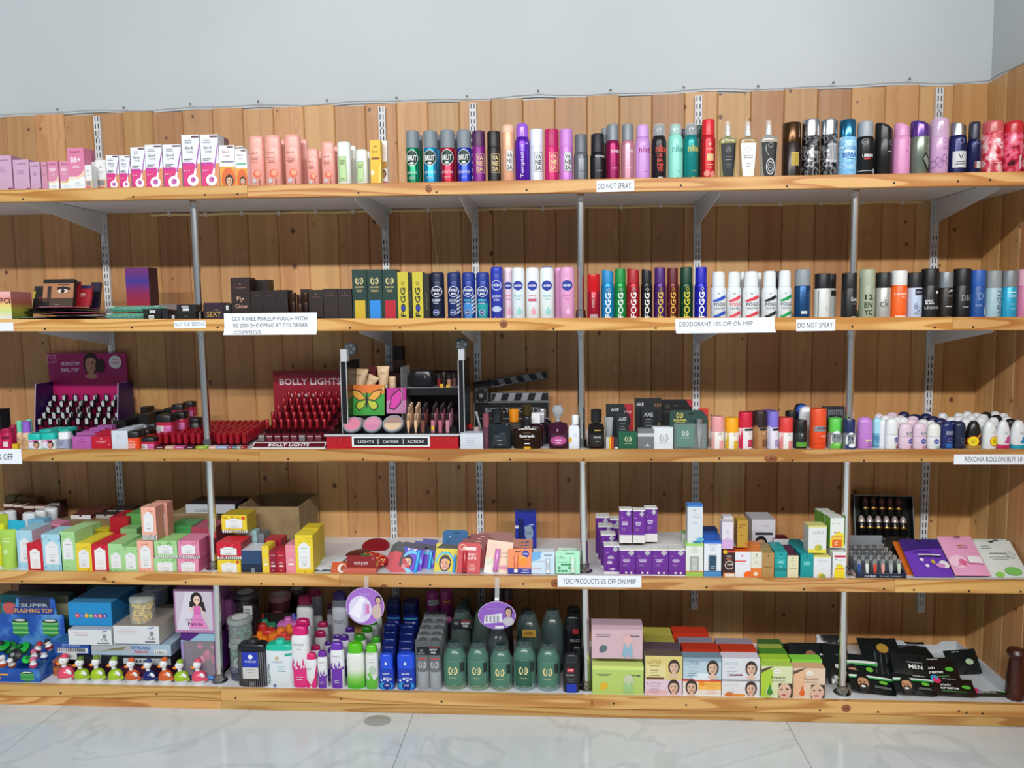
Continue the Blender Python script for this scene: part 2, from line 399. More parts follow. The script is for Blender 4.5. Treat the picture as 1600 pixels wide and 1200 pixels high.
def round_thing(i,x0,x1,yt,label,body,cap,ysplit,style='flat',deco=None,y=FRONT,yb=None,name='spray_can',cat='spray can',sy=1.,e=2.,slant=0.,group=None,rz=0,n=22,inner=None,bname='can_body',base=None,capdeco=None):
    d=None
    cx,w,h,zb=fit(i,x0,x1,yt,y,yb);d=w*sy
    cx,w,h,zb=fit(i,x0,x1,yt,y,yb,True,d);w *= .97;r=w/2
    ylip=yb if yb is not None else lip_px(i,(x0+x1)/2)
    s=max(.05,min(.95,1-(ysplit-yt)/(ylip-yt)))
    o=thing(name,label,cat,(cx,y+d/2,zb),rz,group)
    fb,fc=STY[style];pb=[(a*r,b*h) for a,b in fb(s)];pc=[(a*r,b*h) for a,b in fc(s)]
    mb=MB();mb.lathe(pb,body,n,1,sy,e=e)
    mb.build(bname,o)
    if base:     # a band round the foot
        m2=MB();m2.lathe([(r*.95,.0005),(r*1.008,.02*h),(r*1.008,base[0]*h),(r*.99,base[0]*h+.0006)],base[1],n,1,sy,e=e);m2.build('base_band',o)
    if inner:    # nozzle seen through a clear cap
        mi=MB();mi.lathe([(a*.78,s*h+(b-s*h)*.93) for a,b in pc],inner,14,1,sy);mi.build('nozzle',o)
    mc=MB();mc.lathe(pc,cap,n,1,sy,e=e)
    if slant:
        zc=(s+1)/2*h
        mc.v=[(a,b,c-(abs(slant)*h*(a/r*math.copysign(1,slant)+.9)/1.9 if c > zc else 0)) for a,b,c in mc.v]
    mc.build('cap',o)
    if deco:
        k=Deco(w,h,round_surf(pb+pc,1,sy,e),True);deco(k);k.done(o)
    return o
# ------------------------------------------------------------ the setting
PINE_W=pine('pine_cladding','Z','#d0a46f','#c59864','#472513',kscale=(8.5,6.5),grain=(9.,.25,8.,.08),kr_=.1)
PINE_L=pine('pine_lip','X','#deb371','#bd8545','#7c4a22',False,.35,(5.,1.2),grain=(10.,.8,9.,.3))
ZTOP=2.0895
def plaster():
    m,nt,b=nodes('white_plaster');tc=nd(nt,'ShaderNodeTexCoord');n=nd(nt,'ShaderNodeTexNoise');n.inputs['Scale'].default_value=1.3;n.inputs['Detail'].default_value=4
    nt.links.new(tc.outputs['Object'],n.inputs['Vector']);r=ramp(nt,[(.3,'#bcc3c6'),(.7,'#c8ced1')]);nt.links.new(n.outputs['Fac'],r.inputs[0]);nt.links.new(r.outputs[0],b.inputs['Base Color'])
    b.inputs['Roughness'].default_value=.6;return m
PLASTER=plaster()
def struct(name,mb,parent=None,**k):
    o=mb.build(name,parent,flat=True,**k)
    if not parent:o['kind'] ='structure'
    return o
wb=MB();wb.box(XL,XR+.3,D+.014,D+.12,0,3.4,PLASTER);WALL=struct('wall_back',wb)
wr=MB();wr.box(XR+.014,XR+.12,-.9,D+.014,0,3.4,PLASTER);WALLR=struct('wall_right',wr)
# tongue-and-groove boards, each with chamfered edges
def board(w,h,t=.014):
    mb=MB();c=.0035
    mb.prism([(-w/2,0),(-w/2+c,-c),(w/2-c,-c),(w/2,0),(w/2,t),(-w/2,t)],0,h,PINE_W,xf=Matrix(((1,0,0,0),(0,0,1,0),(0,1,0,0),(0,0,0,1))))
    me_o=mb.build('plank',None,flat=True);me=me_o.data;bpy.data.objects.remove(me_o);return me
# the joints read off the photograph on the top row (photo x at y = 215), continued at the same pitch on either side
PW=.1155
BM=[board(PW-.0006,ZTOP),board(PW-.0006,ZTOP-.004),board(PW-.0006,ZTOP+.003)]
x=XR-PW/2
k=0
while x > XL+PW:
    link('plank',BM[k*7 % 3],WALL,(x,D,0));x -= PW;k += 1
y=D-.0005-PW/2;k=0
while y > -.8:
    link('plank',BM[k*5 % 3],WALLR,(XR,y,.0),(0,0,-PI/2));y -= PW;k += 1
# grey edging cord pinned along the top of the boards
tr=MB();pts=[]
n=46
for j in range(n+1):
    xx=XL+.05+(XR-XL-.06)*j/n;pts.append((xx,D-.004,ZTOP+.008+.006*math.sin(j*1.3)*math.sin(j*.37+1)))
pts.append((XR-.006,D-.006,ZTOP+.006))
for j in range(1,9):pts.append((XR-.004,D-.13*j+.06,ZTOP+.006+.004*math.sin(j*2.1)))
tr.tube(pts,.0022,mat('#a9adb0',.5),6);struct('trim_1',tr)
for j in range(1,n,3):
    m=MB();m.ball((0,0,0),(.005,.004,.005),mat('#8d8f90',.4,.6),8,5);o=m.build('pin',bpy.data.objects['trim_1'],(pts[j][0],D-.006,pts[j][2]+.012))
# floor of large glossy marble tiles
def marble():
    m,nt,b=nodes('marble_tile');L=nt.links.new;tc=nd(nt,'ShaderNodeTexCoord');oi=nd(nt,'ShaderNodeObjectInfo')
    ad=nd(nt,'ShaderNodeVectorMath',operation='MULTIPLY_ADD');cx=nd(nt,'ShaderNodeCombineXYZ')
    for q in range(3):L(oi.outputs['Random'],cx.inputs[q])
    L(cx.outputs[0],ad.inputs[0]);ad.inputs[1].default_value=(31,17,5);L(tc.outputs['Object'],ad.inputs[2])
    n=nd(nt,'ShaderNodeTexNoise');n.inputs['Scale'].default_value=1.6;n.inputs['Detail'].default_value=9;n.inputs['Distortion'].default_value=1.6;L(ad.outputs[0],n.inputs['Vector'])
    r=ramp(nt,[(.3,'#c8d1d3'),(.47,'#cfd7d9'),(.5,'#c2cacc'),(.53,'#d1d8da'),(.75,'#cbd3d5')]);L(n.outputs['Fac'],r.inputs[0]);L(r.outputs[0],b.inputs['Base Color'])
    b.inputs['Roughness'].default_value=.14;return m
MARBLE=marble()
fl=MB();fl.box(XL-1,XR+1.6,-5.0,D+.12,-.06,-.004,mat('#8f9594',.5));FLOOR=struct('floor',fl)
a=hit(645,1115,0);q=hit(615,1200,0)
def onfloor(px,py):
    d=CR*((px-800)/FPX)+CU*(-(py-600)/FPX)+CF;t=-CAM_LOC.z/d.z;return CAM_LOC+d*t
jx=[onfloor(95,1103).x,onfloor(638,1135).x,onfloor(1236,1150).x]
TW=(jx[2]-jx[0])/2
tm=MB();tm.box(-TW/2+.001,TW/2-.001,-.6+.001,.6-.001,-.02,0,MARBLE)
tile=tm.build('tile',FLOOR,flat=True);tiles=[(jx[1]+TW*(i+.5),.05-.6-1.2*j) for i in range(-3,3) for j in range(0,4)]
tile.location=(*tiles[0],0)
for (tx,ty) in tiles[1:]:link('tile',tile.data,FLOOR,(tx,ty,0))
sp=onfloor(590,1126);m=MB();m.lathe([(.045,.0004),(.044,.0006),(0,.0007)],mat('#9aa09f',.3),24,1,.75)
m.build('stain',FLOOR,(sp.x,sp.y,0))

# ------------------------------------------------------------ shelves
LAM=mat('#d9dade',.35)
SHL=['topmost pine-edged white shelf board, grey underside in view','second pine-edged shelf down, holding spray cans and dark cartons','third pine-edged shelf down, holding roll-ons and makeup displays',
       'fourth pine-edged shelf down, holding coloured cartons and purple boxes','bottom pine-edged shelf just above the marble floor']
JOINT=[[386],[1489],[405],[530,1398],[345]]
KNOT=[[(670,.5,.011,.013)],[(787,.55,.013,.014)],[(1205,.3,.022,.014)],[(163,.5,.009,.006),(868,.5,.017,.014),(600,.12,.012,.006)],[(1322,.5,.015,.013),(1498,.45,.005,.005),(925,.5,.003,.012)]]
SCREW=[[(36,.2),(208,.25),(320,.3),(371,.3),(560,.25),(682,.2),(823,.25),(1064,.4),(1230,.2),(1397,.3),(1497,.35),(1547,.4)],
         [(70,.2),(206,.3),(340,.3),(547,.25),(625,.25),(712,.2),(865,.15),(1025,.2),(1332,.3),(1461,.2),(1521,.25)],
         [(82,.2),(257,.15),(372,.15),(450,.2),(567,.2),(670,.2),(797,.2),(912,.2),(1018,.2),(1124,.3),(1238,.15),(1350,.15),(1440,.2),(1541,.2)],
         [(34,.2),(177,.25),(290,.25),(408,.2),(458,.2),(625,.35),(672,.25),(818,.4),(1104,.3),(1256,.2),(1381,.3),(1428,.25),(1514,.2),(1595,.2)],
         [(95,.4),(245,.5),(368,.3),(533,.4),(690,.35),(959,.5),(1072,.5),(1181,.45),(1281,.3),(1372,.25),(1510,.35),(1535,.3)]]
KM=[mat('#7d4a2c',.4),mat('#a8683a',.4),mat('#5e3520',.4)]
SM=mat('#2c2a28',.4,.5)
smb=MB();smb.lathe([(.0034,0),(.003,.0012),(0,.0014)],SM,8,xf=Matrix.Rotation(PI/2,4,'X'));so=smb.build('screw');SME=so.data;bpy.data.objects.remove(so)
SHELVES=[]
for i in range(5):
    z,s=SHELF[i];xr=XR if i < 4 else XR
    o=thing('shelf',SHL[i],'shelf',(0,0,z),(0,-math.atan(s),0),'pine edged wall shelves');SHELVES.append(o)
    x0=XL+.02;sm=hit(652,315,.2).x
    for xa,xb in ([(x0,sm-.0012),(sm+.0012,XR-.003)] if i == 0 else [(x0,XR-.003)]):      # the top shelf is two boards with a seam
        mb=MB();mb.box(xa,xb,LIP_T,D-.003,-.022,-.003,LAM);mb.build('board',o,flat=True)
    cuts=[x0]+[hit(px,lip_px(i,px),0).x for px in JOINT[i]]+[XR-.003]
    for a,b in zip(cuts,cuts[1:]):
        m=MB();w=b-a-.0008;c=.0022
        m.prism([(0+LIP_T,0),(c,0),(0,-c),(0,-LIP_H+c),(c,-LIP_H),(LIP_T,-LIP_H)],-w/2,w/2,PINE_L,xf=Matrix(((0,1,0,0),(1,0,0,0),(0,0,1,0),(0,0,0,1))))
        m.build('lip_plank',o,((a+b)/2,0,0),flat=True)
        if i == 4:
            m=MB();m.box(-w/2,w/2,.002,LIP_T+.004,-z+.001,-LIP_H-.001,PINE_L);m.build('plinth_plank',o,((a+b)/2,0,0),flat=True)
    for px,v in SCREW[i]:
        xx=hit(px,lip_px(i,px)+10,0).x;link('screw',SME,o,(xx,-.0002,-LIP_H*(1-v)))
    for px,v,rx,rz in KNOT[i]:
        xx=hit(px,lip_px(i,px)+10,0).x;m=MB()
        for q,(f,km) in enumerate(((1,KM[1]),(.82,KM[0]),(.55,KM[1]),(.45,KM[0]),(.18,KM[2]))):
            m.lathe([(f,.0003+q*.0002),(f*.97,.0005+q*.0002),(0,.0006+q*.0002)],km,20,rx,rz,xf=Matrix.Rotation(PI/2,4,'X'))
        m.v=[(x_,y_,max(-LIP_H*(1-v),min(LIP_H*v,z_)) if False else max(-LIP_H*v+.001,min(LIP_H*(1-v)-.001,z_))) for x_,y_,z_ in m.v]
        m.build('knot',o,(xx,0,-LIP_H*(1-v)))

# ------------------------------------------------------------ slotted uprights and brackets
UPX=[-1.7415,-.6597,-.3259,.4786,1.3024]
UW=mat('#d4d6d8',.4);SLOT=mat('#1d1b1a',.6)
um=MB();um.box(-.0125,.0125,-.011,0,.2,ZTOP-.012,UW)
sl=MB()
zz=.23
while zz < ZTOP-.03:
    for sx in (-.0055,.0055):sl.box(sx-.0016,sx+.0016,-.0114,-.0108,zz,zz+.017,SLOT)
    zz += .0265
ho=MB()
for zz in (.45,.95,1.45,2.0):ho.lathe([(.0035,.0112),(0,.0118)],mat('#77797b',.4,.5),8,xf=Matrix.Translation((0,0,zz)) @ Matrix.Rotation(PI/2,4,'X'))
PN=['near the left end of the wall','left of the makeup display frame','behind the clapper board','right of the middle chrome post','near the right wall corner']
up=None
for k,ux in enumerate(UPX):
    o=thing('slotted_upright','white twin-slotted steel wall upright '+PN[k],'wall upright',(ux,D-.004,0),0,'slotted wall uprights')
    if k == 0:
        ro=um.build('rail',None,flat=True);ro.parent=o;s2=sl.build('slots',None,flat=True);s2.parent=o;s2['kind'] ='stuff';h2=ho.build('fixing_screws',None);h2.parent=o;h2['kind'] ='stuff'
        U0=(ro.data,s2.data,h2.data)
    else:
        link('rail',U0[0],o);link('slots',U0[1],o,kind='stuff');link('fixing_screws',U0[2],o,kind='stuff')
bm_=MB();L_=D-.035-.012
poly=[(0,-.001),(-L_,-.001),(-L_,-.022),(-L_+.012,-.026),(-.03,-.075),(0,-.085)]
bm_.prism([(a,b) for a,b in poly],-.0015,.0015,UW,xf=Matrix(((0,1,0,0),(1,0,0,0),(0,0,1,0),(0,0,0,1))))
bm_.box(-.011,.011,-L_,0,-.0035,-.001,UW)
bo=bm_.build('web',None,flat=True);BWEB=bo.data;bpy.data.objects.remove(bo)
bl=MB();bl.box(-.006,.006,-.003,.003,-.11,-.0,UW);bo=bl.build('hook_plate',None,flat=True);BHOOK=bo.data;bpy.data.objects.remove(bo)
for i in range(4):
    for k,ux in enumerate(UPX):
        o=thing('shelf_bracket','white steel bracket under the %s shelf, on the upright %s' % (NAMED[i],['by the left end','by the makeup frame','behind the clapper board','right of middle post','by the right corner'][k]),'bracket',
                  (ux,D-.0165,zs(i,ux)-.0195),0,'white shelf brackets')
        link('web',BWEB,o);link('hook_plate',BHOOK,o)

# ------------------------------------------------------------ chrome posts between the shelves
PX=[[(303,317),(312,497),(315,522),(325.5,704),(328,725),(335,897),(339,915),(344,1073)],
      [(907.6,303),(907.6,497),(907.8,520),(909,700),(910.5,722),(913,895),(914,917),(916.5,1083)],
      [(1336.5,297),(1331,495),(1330,518),(1325,702),(1323.5,725),(1319.5,905),(1318.5,927),(1315.5,1095)]]
PY=.066;PNAM=['left','middle','right']
for c in range(3):
    for r in range(4):
        a=hit(*PX[c][2*r],PY);b=hit(*PX[c][2*r+1],PY)
        xb=b.x;xt=a.x;zt=zs(r,xt)-.0195;zb=zs(r+1,xb)
        H=zt-zb;o=thing('chrome_post','%s chrome tube post standing on the %s shelf' % (PNAM[c],NAMED[r+1]),'post',(xb,PY,zb),(0,math.atan((xt-xb)/H),0),'chrome shelf posts')
        m=MB();m.lathe([(.0125,.004),(.0125,H-.004)],CHROME,24);m.build('tube',o)
        m=MB();m.lathe([(.024,H),(.024,H-.003),(.0165,H-.006),(.0155,H-.03),(.0128,H-.032)],CHROME,24,close=False);m.build('top_flange',o)
        m=MB();m.lathe([(.027,.0003),(.027,.003),(.018,.005),(.0165,.026),(.0128,.029)],mat('#a9aaa8',.22,1.),24,close=False);m.build('foot_flange',o)
        for q in range(3):
            an=.6+q*2.1;m=MB();m.ball((.0215*math.cos(an),.0215*math.sin(an),.0045),(.003,.003,.0016),SILVER,8,5);m.build('flange_screw',o)

# ------------------------------------------------------------ tan cable strip under the top shelf, with a hanging cord
CAB=mat('#e2c48c',.45);CLIP=mat('#dcd6c8',.4)
m=MB();a=hit(236,336,D-.012);b=hit(1443,314.5,D-.012);pts=[]
for j in range(41):
    t=j/40;xx=a.x+(b.x-a.x)*t;pts.append((xx,D-.008,a.z+(b.z-a.z)*t+.0015*math.sin(j*1.7)))
o=thing('cable_strip','thin tan cable strip clipped along the wall under the top shelf','cable',(0,0,0));m.tube(pts,.0055,CAB,6);m.build('strip',o)
c0=MB();c0.box(-.005,.005,-.007,.008,-.008,.007,CLIP);c1=c0.build('clip',None,flat=True);cme=c1.data;bpy.data.objects.remove(c1)
for j in range(1,40,2):link('clip',cme,o,(pts[j][0],D-.008,pts[j][2]))
p0=hit(672,328,D-.02);p1=hit(684,425,D-.02)
m=MB();m.tube([(p0.x,D-.012,p0.z),(p0.x+.006,D-.016,p0.z-.06),(p1.x-.004,D-.012,p1.z+.06),(p1.x,D-.006,p1.z)],.002,CAB,6);m.build('hanging_cord',o)

# ------------------------------------------------------------ paper notices on the lips
def notice(px0,px1,py0,py1,lines_,label,curl=.0,y=-.0021,hl=None,col=INK,ua=0.):
    """lines_: (text, u centre or None, v, height, width)"""
    a=hit((px0+px1)/2,(py0+py1)/2,y);w=hit(px1,(py0+py1)/2,y).x-hit(px0,(py0+py1)/2,y).x;h=hit((px0+px1)/2,py0,y).z-hit((px0+px1)/2,py1,y).z
    o=thing('notice',label,'sign',(a.x,y,a.z-h/2),(0,ua,0));m=MB();n=8;rows=[]
    prof=[(-curl*max(0,(1-v/ .45))**2*1. if v < .45 else 0,v*h) for v in [j/n for j in range(n+1)]]
    vs=[(sx*w/2,yy,zz) for yy,zz in prof for sx in (-1,1)]+[(sx*w/2,yy+.0005,zz) for yy,zz in prof for sx in (-1,1)]
    fs=[]
    for j in range(n):
        fs.append((2*j,2*j+1,2*j+3,2*j+2));q=2*(n+1);fs.append((q+2*j,q+2*j+2,q+2*j+3,q+2*j+1))
    fs += [(0,2*(n+1),2*(n+1)+1,1),(2*n,2*n+1,4*n+3,4*n+2)]
    for j in range(n):q=2*(n+1);fs += [(2*j,2*j+2,q+2*j+2,q+2*j),(2*j+1,q+2*j+1,q+2*j+3,2*j+3)]
    m.add(vs,fs,PAPER);m.build('paper',o)
    def surf(x,zz,of):
        v=zz/h;yy=-curl*(1-v/.45)**2 if v < .45 else 0
        return (x,yy-of,zz)
    if lines_:
        k=Deco(w,h,surf,False)
        for t,u,v,hh,ww in lines_:k.text(t,u,v,hh,col,ww)
        k.done(o,'lettering')
    return o
notice(932,991,281.5,299.5,[('DO NOT SPRAY.',-.03,.5,.5,1.8)],'white paper notice reading DO NOT SPRAY. on the top shelf lip')
notice(-40,21,504,517.5,[],'blank white paper slip at the left end of the second shelf lip')
notice(272,321.5,501,513,[('NOT FOR TESTING',0,.55,.5,1.86)],'small white slip reading NOT FOR TESTING on second shelf lip',col=mat('#8a8f98',.6))
notice(350,495,489,523,[('GET A FREE MAKEUP POUCH WITH',-.02,.74,.18,1.62),('RS 2000 SHOOPING AT COLORBAR',-.0,.43,.18,1.6),('COSMITICES',-.49,.12,.16,.58)],
       'large white notice offering a free makeup pouch on second shelf lip',curl=.012,ua=.006)
notice(1055,1210,497,520,[('DEODORANT 10% OFF ON MRP',-.18,.62,.3,1.48)],'white notice reading DEODORANT 10% OFF ON MRP on second shelf lip',curl=.02)
notice(1244,1305,499,517,[('DO NOT SPRAY.',0,.5,.45,1.84)],'white notice reading DO NOT SPRAY. on the second shelf lip')
notice(-110,33.5,702,725,[('10% OFF',.6,.48,.44,.42)],'white notice ending in % OFF on the third shelf lip')
notice(1490,1680,710,725.5,[('REXONA ROLLON BUY 10 GET',-.26,.5,.5,1.12)],'white notice about rollons on the right of third shelf lip')
notice(871,1002,899.5,917.5,[('TDC PRODUCTS 5% OFF ON MRP',0,.5,.46,1.74)],'white notice reading TDC PRODUCTS 5% OFF ON MRP on fourth shelf lip')
# ------------------------------------------------------------ TOP SHELF
G1='tubes and cartons on the top shelf'
def d_mauve(t,big=True):
    def f(k):
        k.text(t,0,.87,.05,'#6b2f63',1.3);k.lines(-.1,.66,1.2,3,'#8c5c88',.05,.012);k.rect(.55,.97,.01,.1,'#7d2b6b')
    return f
for n,(a,b,t) in enumerate([(-14,19,243),(21,46,249.5),(47.5,63,253)]):
    carton(0,a,b,t,'pale mauve carton with purple corner, %s from the left end of top shelf' % ORD[n],'#c8a3bf',.05,deco=d_mauve('LAKMÉ'),side='#b58bab')
carton(0,65,74,253,'narrow dusty pink carton beside the mauve ones on top shelf','#cc8fa8',.05,deco=lambda k:(k.text('LAKMÉ',0,.87,.05,'#6b2f63',1.3),k.lines(0,.6,1.4,2,'#8c5c88')))
def d_bb(swirl):
    def f(k):
        k.rect(-1,1,.03,.32,'#e8eef0');k.poly([(-1,.3),(-.2,.3),(.6,.38),(1,.5),(1,.34),(.2,.27),(-1,.26)],swirl)
        k.text("POND'S",0,.9,.06,'#8a2f5e',1.3);k.text('BB+',0,.72,.12,'#f4e3ea',1.2,bold=True);k.lines(0,.58,1,2,'#f0dbe4');k.lines(.1,.18,.9,2,'#a8bcc4',.05)
    return f
carton(0,75,91.5,252,'pink and white cream carton with a beige swirl on top shelf','#d488a8',.04,deco=d_bb('#ead2b4'))
carton(0,93.5,110,252,'pink and white cream carton with an orange swirl on top shelf','#d488a8',.04,deco=d_bb('#e7b15c'))
carton(0,130,136,232,'tall pink carton standing behind the front one on top shelf','#cd7fa0',.03,y=.075)
carton(0,137,142,233,'tall pink carton farthest behind the front one on top shelf','#c4789a',.03,y=.12)
carton(0,106,132,231,'tall pink and white cream carton lettered in white on top shelf','#d77da2',.04,y=.024,deco=d_bb('#efd2b2'))
def d_peach(k):
    k.rect(-1,1,.02,.4,'#e3b998');k.text('BB',-.1,.78,.07,'#9c8a96',.6);k.lines(0,.64,1.2,2,'#c4b2ba');k.rect(-.7,.6,.2,.36,'#8b8a90');k.rect(-.9,.5,.1,.16,'#cf4a72')
carton(0,133,143.5,258,'small white and peach carton, left one of three on top shelf','#e3e6e4',.03,deco=d_peach)
carton(0,141,150,253,'small white and peach carton standing middle of three on top shelf','#dfe4e2',.03,y=.065,deco=d_peach)
carton(0,150,166,250,'wider white and peach carton, right one of three on top shelf','#e5e9e6',.03,y=.064,deco=d_peach)
def d_glow(k):
    o='#d98f62'
    k.rect(-1,1,0,.46,'#d8347f');k.poly([(.1,0),(1,0),(1,.46),(.65,.46)],o)
    k.poly([(.3,.32),(.95,.9),(1,.82),(1,.74),(.45,.3)],'#f2f2f6');k.poly([(.4,.38),(.96,.86),(1,.78),(.52,.36)],'#9a3fae')
    k.rect(-1,.25,.44,.485,'#c03aa0');k.poly([(.35,.36),(.55,.3),(.25,.16),(.05,.2)],'#f0e6ee')
    k.circ(.1,.15,.62,'#f3f1f4');k.circ(.1,.16,.3,'#c667b0');k.circ(.24,.17,.14,'#a24a9c')
    k.rect(.1,.95,.945,.975,'#5a3048');k.lines(-.25,.9,1,2,'#9aa0a8',.04);k.text('Glow &',-.2,.76,.055,'#5d6470',.9);k.text('Lovely',-.1,.68,.055,'#5d6470',.7);k.rect(-.8,.15,.54,.555,'#565b66');k.rect(-.8,-.1,.51,.522,'#7b808a')
    for q in (-.75,-.5,-.25):k.circ(q,.33,.07,'#f4dfe8')
for n,(a,b,t) in enumerate([(166.5,186,242.5),(187,204,243),(205,227.5,230),(227.5,254,226),(255,284,225.5),(285,313,210.5),(314,342,210)]):
    carton(0,a,b,t,'white and magenta fairness cream carton, %s from left among seven on top shelf' % ORD[n],'#e4e6ec',.045,deco=d_glow,side='#c9cad0',group='white and magenta cream cartons')
carton(0,341,349,213,'dark-sided cream carton behind the tallest magenta ones on top shelf','#7d6168',.05,y=.09)
def d_face(bar):
    def f(k):
        k.rect(-1,1,0,.5,'#e8a23c');k.ell(.1,.2,.9,.28,'#d9682e');k.woman(.2,.16,.42,'#241b1a','#e0b79a',False)
        k.rect(-.75,.9,.6,.63,bar);k.text('Glow &',-.1,.85,.06,'#b06a8c',1);k.text('Lovely',0,.75,.06,'#b06a8c',.8);k.rect(.1,.9,.945,.97,'#5a3048')
    return f
carton(0,343,367,227,'white cream carton with a woman on orange, left of two on top shelf','#eceeee',.04,deco=d_face('#8d8f94'))
carton(0,367.5,386,233,'white cream carton with a woman and rainbow stripe on top shelf','#eceeee',.04,deco=d_face('#59b98e'))
carton(0,368,380,228,'white cream carton just behind the rainbow striped one on top shelf','#dfe2e2',.04,y=.075,deco=d_face('#8d8f94'))
carton(0,386.5,391,242,'narrow pale pink carton squeezed beside the pink lotion bottles','#d9a4ac',.03,y=.04)
# pink lotion bottles
PINK='#e8a295';PINKC='#eba79b'
def d_lotion(k):
    k.text('LAKMÉ',-.2,.66,.045,'#9c4038',1.0);k.lines(-.15,.57,1.2,3,'#b05d54',.03,.008);k.lines(-.15,.48,1.0,1,'#c04a44',.03,.012)
    k.circ(.12,.26,.52,'#e2664e');k.circ(.2,.27,.34,'#f0a07e');k.rect(.34,.48,.03,.16,'#8d4a40');k.circ(-.3,.12,.3,'#c9c3c6')
for n,(a,b,t,y) in enumerate([(391,414,213,FRONT),(415.5,440.5,212,FRONT),(446,471,211,FRONT),(480,499,233,FRONT),(503,524,222,FRONT),(437,447,219,.09),(470,482,218,.09),(497,505,236,.09),(521,529,229,.09)]):
    nm=['first pink lotion bottle beside the cream cartons','second pink lotion bottle from the cream cartons','tallest pink lotion bottle','smallest pink lotion bottle','medium pink lotion bottle next to the pale green one',
          'pink lotion bottle behind the second and tallest ones','pink lotion bottle peeping out behind the tallest one','pink lotion bottle behind the smallest one','pink lotion bottle behind the medium one'][n]
    round_thing(0,a,b,t,nm+', top shelf',(PINK,.3),(PINKC,.3),t+(288-t)*.24,'round',d_lotion if y == FRONT else None,y,name='lotion_bottle',cat='bottle',sy=.62,e=2.6,group='pink lotion bottles',bname='bottle_body')
def d_pgreen(k):
    k.rect(-.75,.45,.1,.66,'#b9d59a');k.frame(-.75,.45,.1,.66,.07,'#8fb070');k.lines(-.15,.58,.9,3,'#6f8f5c',.04,.012);k.lines(-.15,.16,.7,1,'#6f8f5c')
for n,(a,b,t,y,nm) in enumerate([(527.5,549,222,FRONT,'taller white lotion bottle with pale green label on top shelf'),(556.5,575,234,FRONT,'shorter white lotion bottle with pale green label on top shelf'),(547,557,228,.085,'white lotion bottle behind the taller green-labelled one'),(573,580,237,.085,'white lotion bottle behind the shorter green-labelled one')]):
    round_thing(0,a,b,t,nm,('#dfe3da',.3),('#e3e7e2',.3),t+(287-t)*.26,'round',d_pgreen if y == FRONT else None,y,name='lotion_bottle',cat='bottle',sy=.62,e=2.6,group='white lotion bottles',bname='bottle_body')
carton(0,590,605,220,'carton with a cartoon girl print behind the yellow one on top shelf','#efe7dc',.03,y=.065,
       deco=lambda k:(k.rect(-1,1,0,.12,'#a94ca8'),k.ell(.1,.75,.7,.14,'#ead5d8'),k.rect(-1,1,.4,.55,'#c08a3c'),k.woman(.1,.28,.5,'#1d1715','#e2a673',False)))
carton(0,578.5,595,219,'yellow carton with brown lettering on top shelf','#e8b92e',.03,
       deco=lambda k:(k.text('Body',.0,.74,.08,'#7a5a14',1),k.ell(.0,.86,.4,.025,'#b58a1c'),k.rect(-.75,.75,.57,.615,'#7b3a28'),k.poly([(.4,0),(1,0),(1,.55),(.55,.3)],'#f2d064'),k.ell(-.6,.28,.35,.06,'#f2e4b8')))
# deodorant cans
def d_brut(c,t2):
    def f(k):
        k.ell(0,.49,.86,.15,'#dfe6e4');k.ell(0,.49,.8,.135,'#12342c');k.text('BRUT',0,.49,.1,'#f3f5f3',1.35,bold=True)
        k.text(t2,0,.22,.045,'#e6e8e8',1.5);k.lines(0,.14,1,2,'#d5dadb',.03,.008);k.lines(0,.63,.6,1,'#d5dadb',.03,.008);k.ell(0,.39,.3,.02,'#dfe6e4')
    return f
for n,(a,b,t,c,t2,nm) in enumerate([(634.5,656,205.5,'#0f7a53','ORIGINAL','green'),(661.5,684.5,205.5,'#1c8fc2','SPORT','sky blue'),(688,711.5,204.5,'#b8203a','ATTRACTION','red'),(714,737.5,204.5,'#2c43c0','OCEANS','royal blue')]):
    round_thing(0,a,b,t,'metallic %s deodorant can with grey cap and oval badge on top shelf' % nm,(c,.28,.55),('#7d868e',.45),230.5,'flat',d_brut(c,t2),group='grey-capped deodorant cans')
    if n < 3:round_thing(0,a+20,b+5,t+6,'grey-capped can standing behind the %s badge can on top shelf' % nm,(c,.3,.5),('#6d767e',.5),232,'flat',None,.1)
def d_van(bx,fg):
    def f(k):
        if bx:k.rect(-.3,.85,.2,.56,bx)
        k.frame(-.3,.85,.2,.56,.05,fg)
        for q,s in enumerate(('VA','NE','SA')):k.text(s,.27,.48-q*.105,.085,fg,.85,bold=True)
    return f
VN=[(737.5,759,205.5,'#7d1a7c','#4e2450',None,'#e0c07c',228,'purple'),(761,783,206,'#1c1b1f','#1f1e22',None,'#e3c98c',229,'black'),(784,804.5,196,'#f0b08e','#f2c0a4','#e6e2dc','#6d6c70',207,'peach'),
      (827.5,849.5,203,'#dfe5ee','#e3e9f2','#e8ecf2','#4a4c52',227.5,'white'),(850.5,873.5,203,'#c31767','#b5175e',None,'#f0d79c',228,'magenta'),(873.5,895.5,203,'#c77fd0','#c983d2','#e6e3ea','#45474e',228,'orchid')]
for a,b,t,c,cc,bx,fg,ys,nm in VN:
    round_thing(0,a,b,t,'slim %s body spray with a square lettered badge on top shelf' % nm,(c,.35,.15),(cc,.4),ys,'round' if nm == 'peach' else 'flat',d_van(bx,fg),group='square-badged body sprays')
round_thing(0,804.5,828,194,'purple body spray with vertical white script and domed cap on top shelf',('#5a1fb0',.25,.4),('#9b5bd6',.2),214,'shoulder',lambda k:(k.text('Temptation',.1,.33,.7,'#ece6f6',.55,rot=1) if False else k.text('Temptation',.05,.36,.55,'#ece6f6',.58,rot=1),k.circ(.65,.66,.12,'#b79be0')))
def d_skin(c):
    return lambda k:(k.text('SKINN',.25,.52,.055,c,1.2,bold=True),k.lines(.2,.23,1,1,c,.03,.01))
